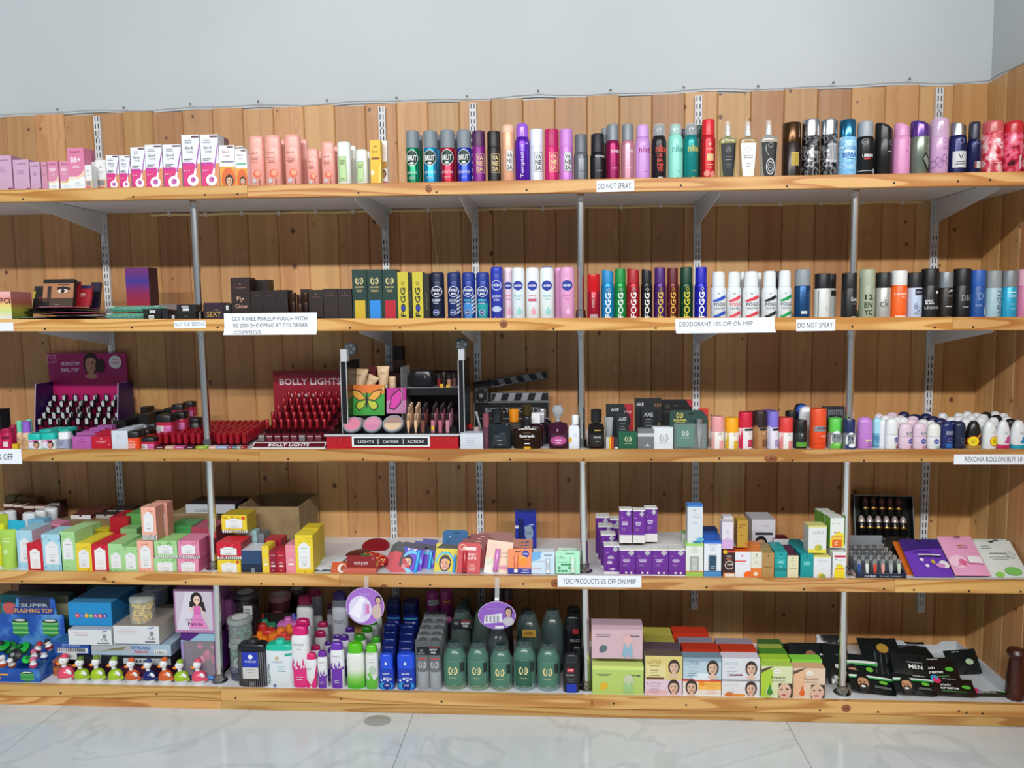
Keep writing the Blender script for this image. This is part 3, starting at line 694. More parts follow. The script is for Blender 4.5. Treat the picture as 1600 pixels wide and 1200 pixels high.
SK=[(896,919.5,211,'#6d7075','#6a6d72','#404248',237,'grey','grey cap'),(921.5,946,210,'#1d1e22','#222327','#c9c9cc',237,'black','black cap'),(946.5,968.5,195,'#8b0f50','#83898f','#e8d6de',219,'dark magenta','grey cap'),(970,991,195,'#c58a9c','#83898f','#e8d8dc',219,'dusty rose','grey cap')]
for a,b,t,c,cc,fg,ys,nm,cn in SK:
    round_thing(0,a,b,t,'tapered %s body spray with %s on top shelf' % (nm,cn),(c,.3,.4),(cc,.45,.2),ys,'neck',d_skin(fg))
round_thing(0,939,950,201,'grey-capped spray behind the black tapered one on top shelf',('#33353a',.3),('#7d848b',.45),222,'flat',None,.1)
def d_nike(fg,urb=False):
    def f(k):
        k.text('nike',.2,.55,.12 if not urb else .13,fg,1.45,bold=True)
        if urb:
            for q,s in enumerate(('UR','BA','NI','TE')):k.text(s,.05,.43-q*.08,.065,fg,.75,bold=True)
            k.rect(-.2,.4,.03,.06,'#c8c8ca')
        else:k.lines(.35,.16,.5,1,fg,.03,.008);k.lines(.2,.05,.4,1,fg)
    return f
CC=mat('#d6dde0',.08,0,0,.45)
NK=[(991.5,1016.5,195,'#c994d6','#d0a0dc','#a8387e',None,'lilac',214),(1017.5,1041.5,194,'#17181c',CC,'#d8402e','#3a3e46','black',212),(1043,1067.5,194,'#8fdccb',CC,'#4c9e98','#8fdccb','mint green',210),(1067.5,1091.5,193,'#148a88',CC,'#c9c05c','#2d3e48','teal',211)]
for a,b,t,c,cc,fg,inn,nm,ys in NK:
    round_thing(0,a,b,t,'%s deodorant can with %s on top shelf' % (nm,'lilac domed cap' if inn is None else 'clear domed cap over its nozzle'),(c,.3,.3 if nm == 'teal' else 0.),cc,ys,'dome',d_nike(fg,nm == 'black'),inner=inn,group='dome-capped deodorant cans')
round_thing(0,1086,1097,196,'dark green can behind the teal dome-capped one on top shelf',('#0e5a48',.3),('#0f4a3e',.4),214,'flat',None,.1)
round_thing(0,1063,1073,201,'navy-capped can between the mint and teal ones on top shelf',('#203050',.3),('#26304a',.4),220,'dome',None,.1)
round_thing(0,1094.5,1118,187.5,'red body spray with flat red cap and cream badge on top shelf',('#c5202a',.28,.35),('#d8232c',.3),211,'neck',
            lambda k:(k.rect(-.3,.6,.31,.42,'#d9bd84'),k.text('ROYAL',.1,.5,.03,'#f0d6b4',.9),k.circ(.1,.58,.16,'#f0c8a4'),k.lines(.1,.25,1,2,'#f0c0a0',.04),k.ell(-.3,.1,.4,.05,'#e78f80'),k.ell(.5,.08,.35,.06,'#e78f80')))
# clear spray bottles with tapering front labels
def sprayb(a,b,t,label,liq,lab,deco):
    cx,w,h,zb=fit(0,a,b,t,FRONT);d=w*.6;w *= .96
    o=thing('spray_bottle',label,'bottle',(cx,FRONT+d/2,zb),0,'clear glass spray bottles')
    hb=h*.7;m=MB();pr=[(0,0),(.36*w,0),(.4*w,.01*h),(.5*w,hb-.05*h),(.47*w,hb-.01*h),(.2*w,hb+.02*h),(.13*w,hb+.05*h)]
    m.lathe(pr,(liq,.06,0,.75),24,1,d/w,e=3.2);m.build('bottle_body',o)
    m=MB();m.lathe([(.15*w,hb+.045*h),(.15*w,hb+.12*h),(.11*w,hb+.13*h),(.11*w,hb+.2*h),(.09*w,hb+.22*h),(0,hb+.225*h)],('#dde2e4',.25),14);m.build('pump',o)
    m=MB();m.lathe([(.2*w,hb+.03*h),(.165*w,hb+.16*h),(.15*w,h-.01*h),(.12*w,h),(0,h)],CLEAR,14,close=False);m.build('cap',o)
    k=Deco(w,h,round_surf(pr,1,d/w,3.2),True)
    k.poly([(-.6,.01),(.6,.01),(.84,hb/h-.09),(-.84,hb/h-.09)],lab);deco(k);k.done(o);return o
sprayb(1124,1153,187,'clear pale green spray bottle with plain black label on top shelf','#d9e0a0','#1b1d22',lambda k:(k.cring(0,.5,.3,.12,'#a6a9ae'),k.text('AP',0,.5,.03,'#b8bbc0'),k.lines(0,.38,.9,2,'#9a9da3',.05,.008),k.lines(0,.25,.6,2,'#9a9da3',.04,.008)))
sprayb(1155,1185.5,187,'clear amber spray bottle with white label on top shelf','#e6cf9c','#eef0f0',lambda k:(k.cring(-.1,.5,.3,.12,'#9a9da3'),k.frame(-.5,.4,.35,.4,.06,'#7a7d83'),k.lines(0,.26,.7,2,'#9a9da3',.04,.008),k.rect(.1,.6,.02,.16,'#f3efe4')))
sprayb(1187.5,1218,185,'clear spray bottle with a dog tag printed on black label on top shelf','#e2e8e4','#17191e',lambda k:(k.cring(.1,.56,.26,.14,'#b8bbc0'),[k.circ(-.35+.02*q*q-.06*q,.55-q*.03,.05,'#cfd2d6') for q in range(6)],
        k.ell(.1,.2,.46,.14,'#c5c8cc'),k.ell(.1,.2,.38,.115,'#17191e'),k.ring(.1,.2,.3,.09,.2,'#aeb1b6'),k.lines(.1,.22,.35,2,'#aeb1b6',.035,.01)))
SPL=blotch('dark_splash',[(.42,'#141416'),(.5,'#2a2a2e'),(.56,'#9a9a9e'),(.6,'#18181b')],46,.2,.3)
FLO=blotch('red_floral',[(.34,'#4a1016'),(.44,'#c8263a'),(.53,'#e46a7c'),(.6,'#f3d6d8'),(.7,'#c22034')],38,.22)
FLOB=blotch('pink_floral',[(.36,'#151013'),(.44,'#d22a4c'),(.54,'#f07a9c'),(.62,'#e03a52'),(.72,'#1a1114')],34,.22)
WAVE=blotch('blue_wave',[(.4,'#6fb4e4'),(.5,'#a8d6f2'),(.56,'#5fa6dc'),(.64,'#c9e6f6')],22,.25,0,2,(1,1,3))
def bw(y0):return lambda k:(k.rect(-.25,.55,y0,y0+.24,'#c9ad4a'),[k.rect(-.2+q*.14,-.16+q*.14,y0+.02,y0+.22,'#7a6420') for q in range(5)])
E1=[
 (1221.5,1251.5,193,('#241512',.25),(mat('#4a2f14',.18,.6)),222,'flat',bw(.22),'dark brown perfume can with gold badge and bronze cap',0,[(-1,0)]),
 (1252,1280.5,188,SPL,SILVER,212,'flat',lambda k:(k.text('MILANO',.05,.42,.06,'#e6e6e8',1.3),k.lines(.05,.35,.7,1,'#d5d5d8')),'black splash-print perfume can with silver cap',0,0),
 (1281.5,1308,188,SPL,SILVER,210,'flat',lambda k:(k.rect(-.25,.8,.26,.58,'#b9bcc0'),[k.rect(-.2+q*.2,-.1+q*.2,.3,.55,'#8b8e93') for q in range(5)]),'black splash-print perfume can with wide silver badge',0,0),
 (1309,1338.5,188,WAVE,mat('#2a6a8e',.15,.7),213,'neck',lambda k:(k.text('ACQUA',.0,.49,.06,'#1f6fae',1.3),k.text('BIRRA',.0,.385,.08,'#1a5fa6',1.45,bold=True),k.lines(0,.32,.8,1,'#3c86bc')),'light blue wave-print perfume can with blue chrome cap',0,0),
 (1336.5,1366,190,('#16171a',.3),('#9aa1a8',.35),213,'shoulder',lambda k:(k.cring(-.3,.62,.34,.14,'#a7aab0'),k.text('URBAN',.0,.37,.06,'#eceef0',1.1,bold=True),k.rect(-.4,.3,.3,.33,'#b02a2e'),k.rect(-.9,.9,.1,.11,'#c9cbd0'),k.rect(.62,.8,.02,.14,'#c9cbd0')),'black perfume can with round grey cap and white lettering',0,0),
 (1366.5,1394,191,('#19191c',.28),('#131316',.3),216,'round',lambda k:(k.cring(.6,.6,.3,.14,'#8a8d93'),k.lines(.4,.45,.7,1,'#b5b8be',.03,.012)),'plain black perfume can with slanted black cap',.13,0),
 (1394.5,1422,192,('#d992c0',.3),('#d994c2',.3),212,'neck',lambda k:(k.cring(.7,.61,.28,.14,'#a86a9a'),k.lines(.35,.46,.6,1,'#b06f9e',.03,.01)),'pale pink perfume can with slanted pink cap',.1,0),
 (1421.5,1452,188,('#7d8a7c',.25,.5),('#5a3a86',.18,.4),213,'round',lambda k:(k.cring(.7,.6,.28,.14,'#4a544a'),k.poly([(-.2,.3),(.25,.42),(.8,.28),(.8,.05),(.55,.05)],'#1d2320'),k.poly([(0,.3),(.25,.37),(.65,.27),(.6,.12)],'#7d8a7c')),'grey-green metallic perfume can with purple cap',.1,0),
 (1452.5,1481.5,186,('#cfa3cc',.22),('#dcb8dc',.12,0,0,.7),214,'round',lambda k:(k.cring(.3,.6,.3,.14,'#94618f'),k.lines(.3,.5,.8,2,'#94618f',.04,.008),[k.ring(-.2+.22*q*((-1)**q),.2+.05*(q % 3),.3,.07,.25,'#9b74a4') for q in range(5)]),'lilac perfume can with pale lilac cap and printed scrollwork',0,0),
 (1482,1509.5,191,('#1c2358',.25,.3),SILVER,211,'neck',lambda k:(k.cring(0,.63,.32,.14,'#a9b0cc'),k.rect(-.8,.95,.14,.44,'#cfd2d6'),k.text('V',.0,.34,.1,'#2a2c38',.6),k.lines(0,.25,1.2,2,'#4a4c58',.04,.012)),'navy perfume can with silver slanted cap and V badge',.09,0),
 (1511,1532.5,191,('#1d2150',.25,.3),('#3a3a48',.3,.3),216,'shoulder',lambda k:(k.cring(.2,.62,.32,.14,'#8a90b4'),k.rect(-.3,.8,.12,.25,'#c8cacd'),k.rect(-.3,0,.12,.25,'#7a2a30')),'navy perfume can with dark grey cap beside the V badge one',0,0),
 (1534,1566.5,190,FLO,('#c85a5c',.25),207,'round',lambda k:(k.circ(.1,.62,.25,'#f2eef0'),k.lines(.2,.22,.8,1,'#f2d0d4')),'red rose-print body mist, left of the floral cans at shelf end',0,0),
 (1567.5,1596.5,190,FLOB,('#c62c36',.25),207,'round',lambda k:(k.rect(.3,.6,.1,.35,'#d9c2cc'),),'pink flower-print body mist, middle of the floral cans at shelf end',0,0),
 (1597.5,1628,190,FLO,('#cf3440',.25),207,'round',None,'red rose-print body mist, cut off at the right end of top shelf',0,0)]
for a,b,t,c,cc,ys,st,dc,nm,sl,_ in E1:
    nm=nm if 'shelf' in nm else nm+' on top shelf'
    round_thing(0,a,b,t,nm,c,cc,ys,st,dc,slant=sl,name='perfume_can',cat='perfume')
# ------------------------------------------------------------ SECOND SHELF
RAIN=grad('rainbow_print',[(.1,'#e6e6dc'),(.3,'#cfe08c'),(.5,'#e8d37c'),(.7,'#e58a80'),(.9,'#e9b4b0')],h=.095)
RAIN2=grad('rainbow_print_side',[(.05,'#6d8a40'),(.35,'#a8a23c'),(.6,'#a85a48'),(.9,'#b06a70')],h=.095)
carton(1,-40,18,456,'rainbow-striped cosmetics box at the left end of second shelf',RAIN,.1,deco=lambda k:(k.text('PCL',.74,.68,.2,'#1d1d20',.62,bold=True),k.lines(.8,.1,.3,1,'#8a8a80')),ms=(None,RAIN2,None,None,None,None))
# leaning cosmetic pouches and cards
def card(i,a,b,t,yb,label,col,y,th=.004,lean=.25,deco=None,roll=0.,name='blister_card',cat='packet',hole=False,back=None,rnd=.0,group=None):
    """upright card or packet leaning back; y = where its foot stands"""
    cx,w,h,zb=fit(i,a,b,t,y,yb);h=slant_len(0,t,cx,y,zb,lean)
    o=thing(name,label,cat,(cx,y,zb),(-lean,roll,0),group);m=MB();c=rnd*w
    poly=[(-w/2+c*0,0),(w/2-c*0,0),(w/2,h-c),(w/2-c,h),(-w/2+c,h),(-w/2,h-c)] if c else [(-w/2,0),(w/2,0),(w/2,h),(-w/2,h)]
    m.prism(poly,0,th,col,back or col);m.build('card',o,flat=True)
    k=Deco(w,h,plane_surf(0),False)
    if deco:deco(k)
    if hole:k.rect(-.2,.2,.91,.95,'#2a2a2c');k.ell(0,.93,.12,.035,'#2a2a2c')
    k.done(o,'label');o['_w'] =w;o['_h'] =h
    return o
card(1,48,66,447,490,'yellow and black mascara card behind the eye-picture pouch','#2a2622',.2,deco=lambda k:(k.rect(-1,1,.55,.8,'#c9b32e'),))
card(1,137,151,441,488,'dark purple packet at the back of the cosmetic pouch pile','#1f1734',.26,.012)
card(1,118,139,446,478,'red and purple packet leaning at right of the pouch pile','#a52030',.21,.01,.3,deco=lambda k:(k.rect(-1,1,.85,1,'#2a2050'),k.lines(-.2,.6,.8,2,'#e0c0b0',.1,.04)))
card(1,104,120,440,478,'red packet with black top behind the eye-picture pouch','#b3222c',.2,.01,.25,deco=lambda k:(k.rect(-1,1,.88,1,'#221d2c'),))
def d_eye(k):
    k.rect(-1,1,.84,1,'#17130f');k.rect(-1,1,.3,.84,'#b07c58');k.rect(-1,1,0,.32,'#4a3a30');k.rect(-.7,-.45,0,.75,'#3a2c24')
    k.poly([(-.1,.62),(.75,.6),(.78,.68),(.3,.74),(-.05,.7)],'#1d1512');k.ell(.3,.57,.34,.07,'#e2d4ca');k.ell(.3,.57,.13,.07,'#2a1a12');k.rect(-.05,.7,.78,.81,'#3a2418');k.lines(0,.1,.5,1,'#c9b8a8')
card(1,64,112,436,480,'black pouch with a large eye picture leaning on the second shelf','#211b18',.16,.016,.2,d_eye)
card(1,48,72,450,486,'dark flat packet left of the eye-picture pouch','#1d1a1a',.15,.012,.4,lambda k:k.lines(0,.6,1,2,'#8a3030',.1,.03))
FLATC=['#2b2626','#17181c','#e3dfd8','#211f24','#c95a7c','#1b1a1d','#8fa880','#141417']
for n in range(9):
    a=24+(n*31) % 70;cx,w,h,zb=fit(1,a,a+58+(n % 3)*8,480,.05+.02*(n % 3));m=MB()
    o=thing('sachet',['flat dark sachet at the bottom of the pile beside the rainbow box','flat black sachet near bottom of the pile beside the rainbow box','flat pale sachet third up in the pile by the rainbow box','flat charcoal sachet mid-pile by the rainbow box','flat pink sachet mid-pile by the rainbow box','flat black sachet sixth up in the pile by the rainbow box','flat green sachet near the top of the pile by rainbow box','flat black sachet second from top of the pile by rainbow box','flat pink-striped sachet on top of the pile by rainbow box'][n],
               'packet',(cx,.12+.01*(n % 4),zb+.0045*n),(math.radians(-3),0,(n*1.7 % .5)-.25),'flat sachets in a pile')
    m.lathe([(.01,0),(1,.002),(.96,.0034),(0,.0042)],FLATC[n % 8] if n < 8 else '#c04a76',20,w/2,.075,e=5);m.build('pouch',o)
    if n % 2 == 0:
        q=MB();q.box(-w*.3,w*.35,-.07,-.02,.0043,.0047,['#e8e4dc','#e0864a','#3a4a8a','#d84a72'][n//2 % 4]);q.build('label',o,flat=True)
GLIT=blotch('mint_glitter',[(.4,'#4f9a84'),(.5,'#7fc4ac'),(.56,'#b6e4d2'),(.6,'#5fae94')],220,.3,.3)
for n,(a,b,t,yb) in enumerate([(152,236,486,497),(157,248,476,487)]):
    cx,w,h,zb=fit(1,a,b,t,.06,yb);zb=zs(1,cx) if n == 0 else zs(1,cx)+h*1.05
    o=thing('glitter_pouch',['mint green glitter pouch lying underneath another on second shelf','mint green glitter pouch lying on top of another on second shelf'][n],'pouch',(cx,.12,zb),(0,0,.05*n),'mint glitter pouches')
    m=MB();m.lathe([(.02,0),(.8,h*.1),(1,h*.5),(.8,h*.9),(0,h)],GLIT,28,w/2,.055,e=3);m.build('pouch',o)
    q=MB();q.tube([(-w*.42,-.03,h*.86),(0,-.045,h*.8),(w*.42,-.03,h*.86)],.0016,'#cfe6dc',6);q.build('zip',o)
PUR=grad('purple_red_gradient',[(.3,'#a01f34'),(.55,'#8a2054'),(.78,'#3a308c'),(.98,'#6a2a72')],h=.17)
carton(1,197,234,418,'tall purple to red gradient box at the back of second shelf',PUR,.06,y=.2,ms=(None,mat('#3c1626',.5),None,None,None,mat('#4a2050',.5)),deco=lambda k:(k.circ(.1,.2,.06,'#e8d0c8'),k.text('COLORBAR',.1,.13,.025,'#d8b8b4',.7)))
def flatbox(i,a,b,t,yb,label,col,d,y=FRONT,deco=None,name='compact_box',cat='box',group=None,**kw):
    return carton(i,a,b,t,label,col,d,y,yb,deco=deco,name=name,cat=cat,group=group,**kw)
def tagd(u,v):return lambda k:(k.rect(u-.3,u+.3,v-.28,v+.28,'#dfe2e2'),k.lines(u,v+.1,.45,2,'#6a6c70',.2,.08))
GB='little black boxes with price stickers'
flatbox(1,224,252,490.5,None,'small black box with white price sticker under another, by the glitter pouches','#17171a',.07,deco=tagd(-.1,.5),group=GB)
flatbox(1,223,252,483,490.3,'small black box with price sticker on top of its pair by the glitter pouches','#1b1b1f',.07,deco=tagd(.05,.45),group=GB)
flatbox(1,253,263,484,None,'narrow plain black box between the price-stickered ones','#1d1c20',.07,group=GB)
flatbox(1,264,276,491,None,'low black box with a white sticker left of the stacked pair by post','#16161a',.07,deco=tagd(.1,.5),group=GB)
flatbox(1,276,306,487.5,None,'wide black box below another, just left of the left chrome post','#141418',.07,deco=lambda k:k.lines(0,.5,.6,1,'#55565c',.1,.08),group=GB)
flatbox(1,276,307,476,487,'wide black box with two stickers, topmost beside the left chrome post','#1a191d',.07,deco=lambda k:(k.rect(-.5,.2,.55,.85,'#a8abb0'),k.rect(-.4,.25,.12,.45,'#d8dadc')),group=GB)
flatbox(1,248,276,475.5,484,'clear grey plastic tray behind the small black boxes',mat('#8d8488',.2,0,0,.6),.1,y=.12,name='tray',cat='tray')
flatbox(1,319,349,473,None,'dark purple box with gold lettering right of the left chrome post','#2a1c2c',.06,deco=lambda k:(k.text('SEXY',0,.32,.32,'#c9a24a',1.5),k.lines(.3,.6,.8,1,'#8a7a5a',.1,.05)),top='#3a2440')
flatbox(1,349,361,487,None,'thin black box with white sticker beside the tall brown carton','#1a1a1e',.06,deco=tagd(0,.5))
flatbox(1,349,361,474,486.8,'thin black box with white sticker, stacked beside the tall brown carton','#202024',.06,deco=tagd(0,.45))
DB='#2c1e1b'
flatbox(1,392,420,437,None,'dark brown tall carton behind the rose-lettered one on second shelf','#261b19',.05,y=.08,name='carton')
flatbox(1,361,391,433.5,None,'tall dark brown carton with rose gold lettering on second shelf',DB,.05,name='carton',deco=lambda k:(k.text('Fix',0,.5,.09,'#d9a894',.8),k.text('x',.05,.43,.035,'#d9a894'),k.text('Glow',.05,.32,.1,'#d9a894',1.3),k.circ(0,.84,.06,'#c98a74'),k.text('COLORBAR',0,.76,.035,'#a8705e',1.1)))
for n,(a,b,t) in enumerate([(392,411,455),(411,431,454),(431,450,453)]):
    flatbox(1,a,b,t,None,'plain dark brown carton, %s right of the rose-lettered one' % ORD[n],'#241a18',.05,name='carton',deco=lambda k:k.lines(0,.85,1,1,'#5a423a',.05,.02),group='plain dark brown cartons')
for n,(a,b,t) in enumerate([(441,454,460),(454,463.5,457),(464,474,460),(474,483,458)]):
    round_thing(1,a,b,t,'bronze-brown lipstick tube, %s from left in front of the brown cartons' % ORD[n],('#3a2822',.25,.6),('#4a332a',.22,.7),t+14,'flat',None,FRONT,name='lipstick_tube',cat='lipstick',group='bronze-brown lipsticks',n=16)
for n,(a,b,t,y) in enumerate([(482.5,505,453,FRONT),(505.5,528,451,FRONT),(528.5,550,451,FRONT),(470,482,452,.09)]):
    flatbox(1,a,b,t,None,['dark brown carton with small rose emblem, left of three beside green cartons','dark brown carton with small rose emblem, middle of three beside green cartons','dark brown carton with small rose emblem, right of three beside green cartons','dark brown carton behind the bronze lipstick tubes'][n],'#2b201d',.05,y,name='carton',
            deco=(lambda k:(k.circ(0,.86,.07,'#b98472'),k.text('COLORBAR',0,.77,.04,'#8a6052',1.1))) if n < 3 else None,group='small dark brown cartons')
for n,(a,b,c,nm) in enumerate([(550.5,573.5,'#c9a82e','yellow'),(574,597.5,'#2a86d8','blue'),(598,621,'#b32030','red')]):
    carton(1,a,b,421,'dark green carton with gold laurel and %s panel on second shelf' % nm,'#1c3a33',.045,side='#16302a',group='dark green laurel cartons',
           deco=lambda k,c=c:(k.rect(-.72,.72,.01,.38,c),k.laurel(0,.77,.5,'#d9c890'),k.text('DENVER',0,.645,.035,'#d9c890',1.2),k.lines(0,.59,1.1,2,'#b0a070',.03,.01)))
def star(k,u,v,r,c):
    for q in range(8):
        a=q*PI/4;k.poly([(u+r*.3*math.cos(a-.25),v+r*.3*math.sin(a-.25)*k.hw/k.h),(u+r*math.cos(a),v+r*math.sin(a)*k.hw/k.h),(u+r*.3*math.cos(a+.25),v+r*.3*math.sin(a+.25)*k.hw/k.h)],c)
for n,(a,b) in enumerate([(621.5,638),(644.5,661)]):
    carton(1,a,b,425,'yellow carton with bold black vertical lettering, %s on second shelf' % ['left one of the pair','right one of the pair'][n],'#c6b93a',.05,group='yellow lettered cartons',ms=(None,mat('#26241c',.5),None,None,None,mat('#b5a932',.5)),
           deco=lambda k:(k.text('FOGG',-.02,.36,.62,'#16161a',.95,rot=1,bold=True),k.ell(-.02,.235,.45,.055,'#2c3a9c'),star(k,0,.76,.5,'#2a2a20')))
carton(1,637.5,644,426,'narrow black carton edge between the yellow lettered cartons','#201f1c',.045,y=.03,deco=lambda k:k.text('FOGG',0,.4,.4,'#6a6a3c',.5,rot=1))
carton(1,661.5,671,427,'black carton standing right of the yellow lettered cartons','#24221c',.045,y=.03,deco=lambda k:k.text('SCENT',0,.4,.4,'#7a7a48',.4,rot=1))
# navy and blue men's cans
def d_men(sub,c2,chev,dot=None):
    def f(k):
        if c2:k.rect(-1,1,.012,.34,c2)
        k.cring(0,.585,.78,.12,'#d8dce6');k.text('NIVEA',0,.615,.06,'#eef0f6',1.15,bold=True);k.text('MEN',0,.54,.045,'#eef0f6',.7,bold=True)
        k.text(sub,-.05,.4,.05,'#dfe4ee' if not c2 else '#58d0d8',1.2,bold=True);k.lines(-.1,.345,1,1,'#cdd4e4',.03,.014)
        if chev:
            for q in range(5):k.poly([(.45,.1+q*.08),(.95,.16+q*.08),(.95,.2+q*.08),(.45,.14+q*.08)],'#cdd2dc')
        k.circ(-.1,.14,.42,dot or '#d8dce6');k.circ(-.1,.14,.36,'#223a86')
        k.text('48h',-.1,.14,.04,'#e8ecf6',.5)
    return f
for n,(a,b,c,sub,c2,ch,nm) in enumerate([(672.5,695,'#1d2440','DEEP',None,False,'dark navy men can lettered in silver'),(699,721,'#20306c','COOL',None,True,'navy men can with silver chevrons'),(722,743.5,'#223a90','FRESH','#3f86c8',True,'blue men can with sky blue base'),(744,765.5,'#223a90','FRESH','#1d9a9c',False,'blue men can with teal base')]):
    round_thing(1,a,b,425.5,nm+' on second shelf',(c,.3,.2),(c,.4),440,'round',d_men(sub,c2,ch),group='blue men deodorant cans')
def d_care(body,sub,c,drop):
    def f(k):
        k.circ(0,.645,.72,'#24389c');k.text('NIVEA',0,.645,.045,'#f0f2f8',1.15,bold=True)
        k.text(sub,-.05,.45,.045,c,1.1);k.lines(0,.39,.9,1,c,.03,.008);k.ell(.15,.14,.34,.06,drop);k.poly([(.05,.19),(.15,.26),(.25,.19)],drop)
    return f
def d_prot(k):
    k.cring(0,.645,.8,.1,'#e4e8f4');k.text('NIVEA',0,.645,.045,'#f0f2f8',1.15,bold=True);k.text('protect',0,.43,.055,'#eef0fa',1.35,bold=True);k.text('& Care',0,.37,.045,'#eef0fa',.9,bold=True);k.ell(0,.19,.75,.055,'#b9c6ea');k.ell(0,.02,.35,.03,'#dfe4f4')
round_thing(1,766.5,786.5,417,'royal blue deodorant can with round emblem, tallest of the blue cans',('#2c3aa6',.3),('#2a3cb0',.35),429,'round',d_prot)
CARE=[(786.5,803,418,'#eacfdc','#e9d3de','pearl','#d0627c','#e6a0b4',FRONT+.03,'pale pink round-emblem can partly behind a white one'),(799.5,820.5,418,'#dbe6ea','#e4eaee','fresh','#5ab4bc','#8fd0cc',FRONT,'white round-emblem can with aqua drop, left of three'),
        (821.5,843,418,'#e2e6ea','#e4e8ea','whitening','#c84a6a','#e0a0b0',FRONT,'white round-emblem can with red stripe, middle of three'),(843.5,866,418,'#dfe8ea','#e4eaee','fresh','#5ab4bc','#8fd0cc',FRONT,'white round-emblem can with aqua drop, right of three'),
        (866,880,418,'#dd9cc8','#df9ccc','','#c86aa4','#e6b4d8',FRONT+.04,'orchid pink can half hidden by the one in front'),(874.5,898,417.5,'#e09fcb','#e2a2ce','pearl','#c8609c','#ecb8dc',FRONT,'orchid pink round-emblem can left of the middle chrome post')]
for a,b,t,c,cc,sub,tc,dr,y,nm in CARE:
    def dd(k,c=c,sub=sub,tc=tc,dr=dr,nm=nm):
        if sub:d_care(c,sub,tc,dr)(k)
        if 'red stripe' in nm:k.rect(-.6,.6,.345,.39,'#d0506c')
    o=round_thing(1,a,b,t,nm+', second shelf',(c,.3),(cc,.3),434,'round',dd,y,group='round-emblem deodorant cans')
    if 'right of three' in nm or 'blue' in nm:
        m=MB();w=.024;m.lathe([(w*.7,0),(w*.62,.003),(0,.0035)],'#2c48b0',18);q=m.build('cap_button',o,(0,0,hit(855,418,.05).z-o.location.z-.001))
round_thing(1,917,938,428.5,'short red spray with clear red cap right of the middle chrome post',('#a3132a',.25,.3),('#d01420',.12,0,0,.85),455,'flat',lambda k:(k.text('OSSUM',-.1,.4,.3,'#e6d6d8',.3,rot=1),k.rect(-.6,.6,.012,.1,'#b89aa4')))
FG=[(939,960,421,'#1f86c4','#e8eef2','sky blue'),(959.5,979,420,'#128a3e','#e8eef2','green'),(978.5,1000,419,'#a8202c','#eef0f0','red'),(1001,1019.5,420,'#1b1c20','#eef0f0','black'),(1021,1041,418,'#4a2070','#dcc03c','purple'),(1041,1060.5,419,'#5e2028','#dcb03c','maroon'),(1061,1083,417.5,'#14402c','#d8cc3c','dark green'),(1084.5,1105.5,417.5,'#2020b0','#eef0f6','ultramarine')]
for n,(a,b,t,c,fg,nm) in enumerate(FG):
    round_thing(1,a,b,t,'%s body spray with bold vertical lettering on second shelf' % nm,(c,.28,.35),(c,.42),441.5,'neck',
                lambda k,fg=fg:(k.text('FOGG',0,.27,.5,fg,.85,rot=1,bold=True),star(k,.05,.58,.42,fg),k.lines(-.7,.3,.1,1,fg)),slant=.05 if n in (0,2,3) else 0,group='slim lettered body sprays')
FM=[(1110,1134.5,424.5,'#1f4fc0','blue',FRONT),(1135,1158,424.5,'#e04a5c','coral red',FRONT),(1159.5,1186.5,424,'#d8404c','scarlet',FRONT),(1190,1214,423.5,'#1c1f26','black',FRONT),(1214.5,1237,422.5,'#1a9a4c','green',FRONT)]
for a,b,t,c,nm,y in FM:
    round_thing(1,a,b,t,'white body spray with %s brush strokes on second shelf' % nm,('#dfe6ea',.28),('#e2e8ea',.32),447,'dome' if False else 'shoulder',
                lambda k,c=c:(k.text('FOGG',.05,.3,.075,'#3a3e46' if c != '#e04a5c' else c,1.45,bold=True),k.text('MASTER',.05,.215,.045,'#3a3e46',1.3),k.poly([(-.85,.38),(-.3,.42),(.75,.5),(.6,.45),(.9,.44),(.2,.38),(-.6,.35)],c),
                                k.poly([(-.8,.05),(-.2,.09),(.85,.18),(.6,.12),(.9,.1),(.1,.05),(-.5,.012)],c),k.lines(-.1,.54,.35,2,'#9aa0a8',.02,.008)),group='white brush-stroke body sprays')
round_thing(1,1154,1165,425,'white body spray standing behind the coral and scarlet ones',('#d8dfe4',.28),('#dce2e4',.32),447,'shoulder',None,.1)
round_thing(1,1181,1191,426,'white body spray with dark text behind the scarlet one',('#d8dfe4',.28),('#dce2e4',.32),448,'shoulder',lambda k:k.text('MASTER',.5,.3,.3,'#5a2230',.5,rot=1),.1)
round_thing(1,1209,1220,424,'black-capped can between the black and green brush-stroke sprays',('#2a2c34',.3),('#26282f',.4),448,'flat',None,.1)
